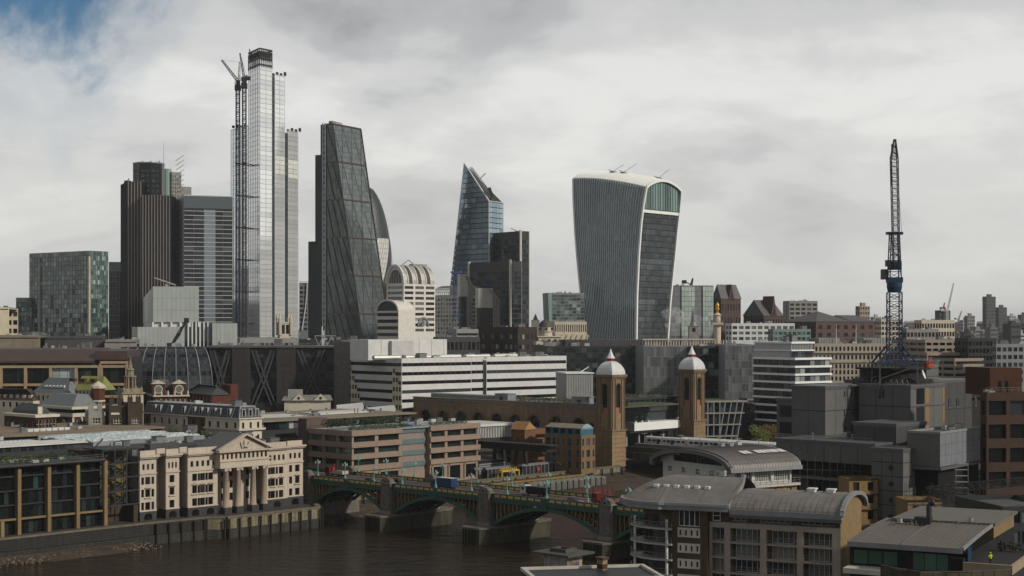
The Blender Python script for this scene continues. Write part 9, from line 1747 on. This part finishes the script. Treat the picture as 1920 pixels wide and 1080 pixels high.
t = at_corner('chimney_stack', 'striped brick chimney stack at the bottom edge', 'chimney', 1119, 1130, 1139, 205, 45); zt = t.zat(1050); [t.part('brick_course', (lambda q: (q.box(0, 0, zt - .6 * (k + 1), t.W, t.D, zt - .6 * k - .02), q)[1])(MB()), mat('brick_red_soot', (.09, .035, .025)) if k % 2 else mat('brick_pale_band', (.26, .2, .12), .85)) for k in range(12)]; m = MB(); m.box(.05, .05, 0, t.W - .05, t.D - .05, zt - 7.2); m.box(-.15, -.15, zt, t.W + .15, t.D + .15, zt + .3); t.part('shaft', m, mat('brick_red_soot', (.09, .035, .025)))
t = Thing('flat_roof_house', 'flat dark roof with pale edge at the bottom centre', 'building', (X(1020, 205), 196, GZ), R(10)); zt = Z(1071, 205) - GZ; m = MB(); m.box(-1, 0, 0, 15, 10, zt); t.part('walls', m, mat('brick_red_soot', (.09, .035, .025))); m = MB(); [m.box(*b) for b in ((-1.3, -.3, zt, 15.3, .2, zt + .4), (-1.3, 9.8, zt, 15.3, 10.3, zt + .4), (-1.3, .2, zt, -.8, 9.8, zt + .4), (14.8, .2, zt, 15.3, 9.8, zt + .4))]; t.part('roof_edge', m, mat('panel_stone', (.50, .47, .42))); m = MB(); m.box(-.8, .2, zt, 14.8, 9.8, zt + .06); t.part('roof', m, steel_d)
# ------------------------------------------------------------------ steam and haze
def steam(label, px, y0, y1, Y, w, dens, seed):
 b = P(px, y0, Y); h = Z(y1, Y) - b.z; m = MB(); N = 8; prof = [(w * (.35 + .65 * k / N) * (1 if k < N else .3), h * k / N) for k in range(N + 1)]; m.lathe(0, 0, [(.05, 0)] + prof + [(.05, h)], 14); o = lk_obj('steam_plume', m.mesh('steam_plume', [])); o.location = b; o['kind'] = 'stuff'; o['label'] = label; o['category'] = 'steam'
 ma = bpy.data.materials.new('steam'); ma.use_nodes = True; nd = ma.node_tree.nodes; lk = ma.node_tree.links; nd.remove(nd['Principled BSDF']); v = nd.new('ShaderNodeVolumePrincipled'); v.inputs['Color'].default_value = (.95, .95, .95, 1); tc = nd.new('ShaderNodeTexCoord'); n = nd.new('ShaderNodeTexNoise'); n.inputs['Scale'].default_value = 1.6 / w; n.inputs['Detail'].default_value = 5; n.inputs['Distortion'].default_value = 1.2; lk.new(tc.outputs['Object'], n.inputs['Vector'])
 r = nd.new('ShaderNodeMapRange'); r.inputs['From Min'].default_value = .5; r.inputs['From Max'].default_value = .72; r.inputs['To Max'].default_value = dens; lk.new(n.outputs['Fac'], r.inputs['Value']); lk.new(r.outputs[0], v.inputs['Density']); lk.new(v.outputs[0], nd['Material Output'].inputs['Volume']); o.data.materials.append(ma)
steam('white steam drifting up beside the flared tower', 1262, 640, 575, 1080, 9, .22, 1); steam('white steam over the roofs left of the monument', 1296, 640, 590, 1085, 13, .16, 2); steam('faint steam over the roofs below the green glass block', 60, 652, 620, 810, 8, .10, 3)
mb = MB(); mb.box(-44000, -44000, -6.5, 44000, 44000, 330); o = lk_obj('haze', mb.mesh('haze', [])); o['kind'] = 'stuff'; o['label'] = 'thin pale city haze'
ma = bpy.data.materials.new('haze_air'); ma.use_nodes = True; nd = ma.node_tree.nodes; nd.remove(nd['Principled BSDF']); v = nd.new('ShaderNodeVolumePrincipled'); v.inputs['Color'].default_value = (.93, .96, 1, 1); v.inputs['Density'].default_value = .000034; ma.node_tree.links.new(v.outputs[0], nd['Material Output'].inputs['Volume']); o.data.materials.append(ma)
t = Thing('hoarded_scaffold', 'curved ochre scaffold hoarding with grey roof sheets at the bottom right edge', 'scaffold', (X(1760, 205), 205, GZ)); zt = Z(1072, 205) - GZ; pts = [(X(px, 205) - t.loc.x, dy) for px, dy in ((1672, 6), (1700, 2), (1726, 0), (1800, 0), (1870, 1), (1905, 2))]
for a, b in zip(pts[:-1], pts[1:]):
 n = max(1, int(math.dist(a, b) / 1.6))
 for k in range(n): p, q = [(a[0] + (b[0] - a[0]) * f, a[1] + (b[1] - a[1]) * f) for f in (k / n, (k + .95) / n)]; m = MB(); m.face([(*p, zt - 2.6), (*q, zt - 2.6), (*q, zt - .15), (*p, zt - .15)]); m.bar((*p, 0), (*p, zt), .12); t.part('hoarding_panel', m, mat('hoarding_ochre', (.10, .085, .05), .8, .4))
 m = MB(); m.bar((*a, zt), (*b, zt), .14); m.bar((*a, zt - 1.2), (*b, zt - 1.2), .1); t.part('top_rail', m, scf)
m = MB(); m.box(pts[2][0], 1, 0, pts[-1][0], 5, zt - 2.4); t.part('roof_sheet', m, steel_d); clutter(t, pts[2][0] + 1, 1.5, pts[-1][0] - 1, 4, zt - 2.4, 7, .6)
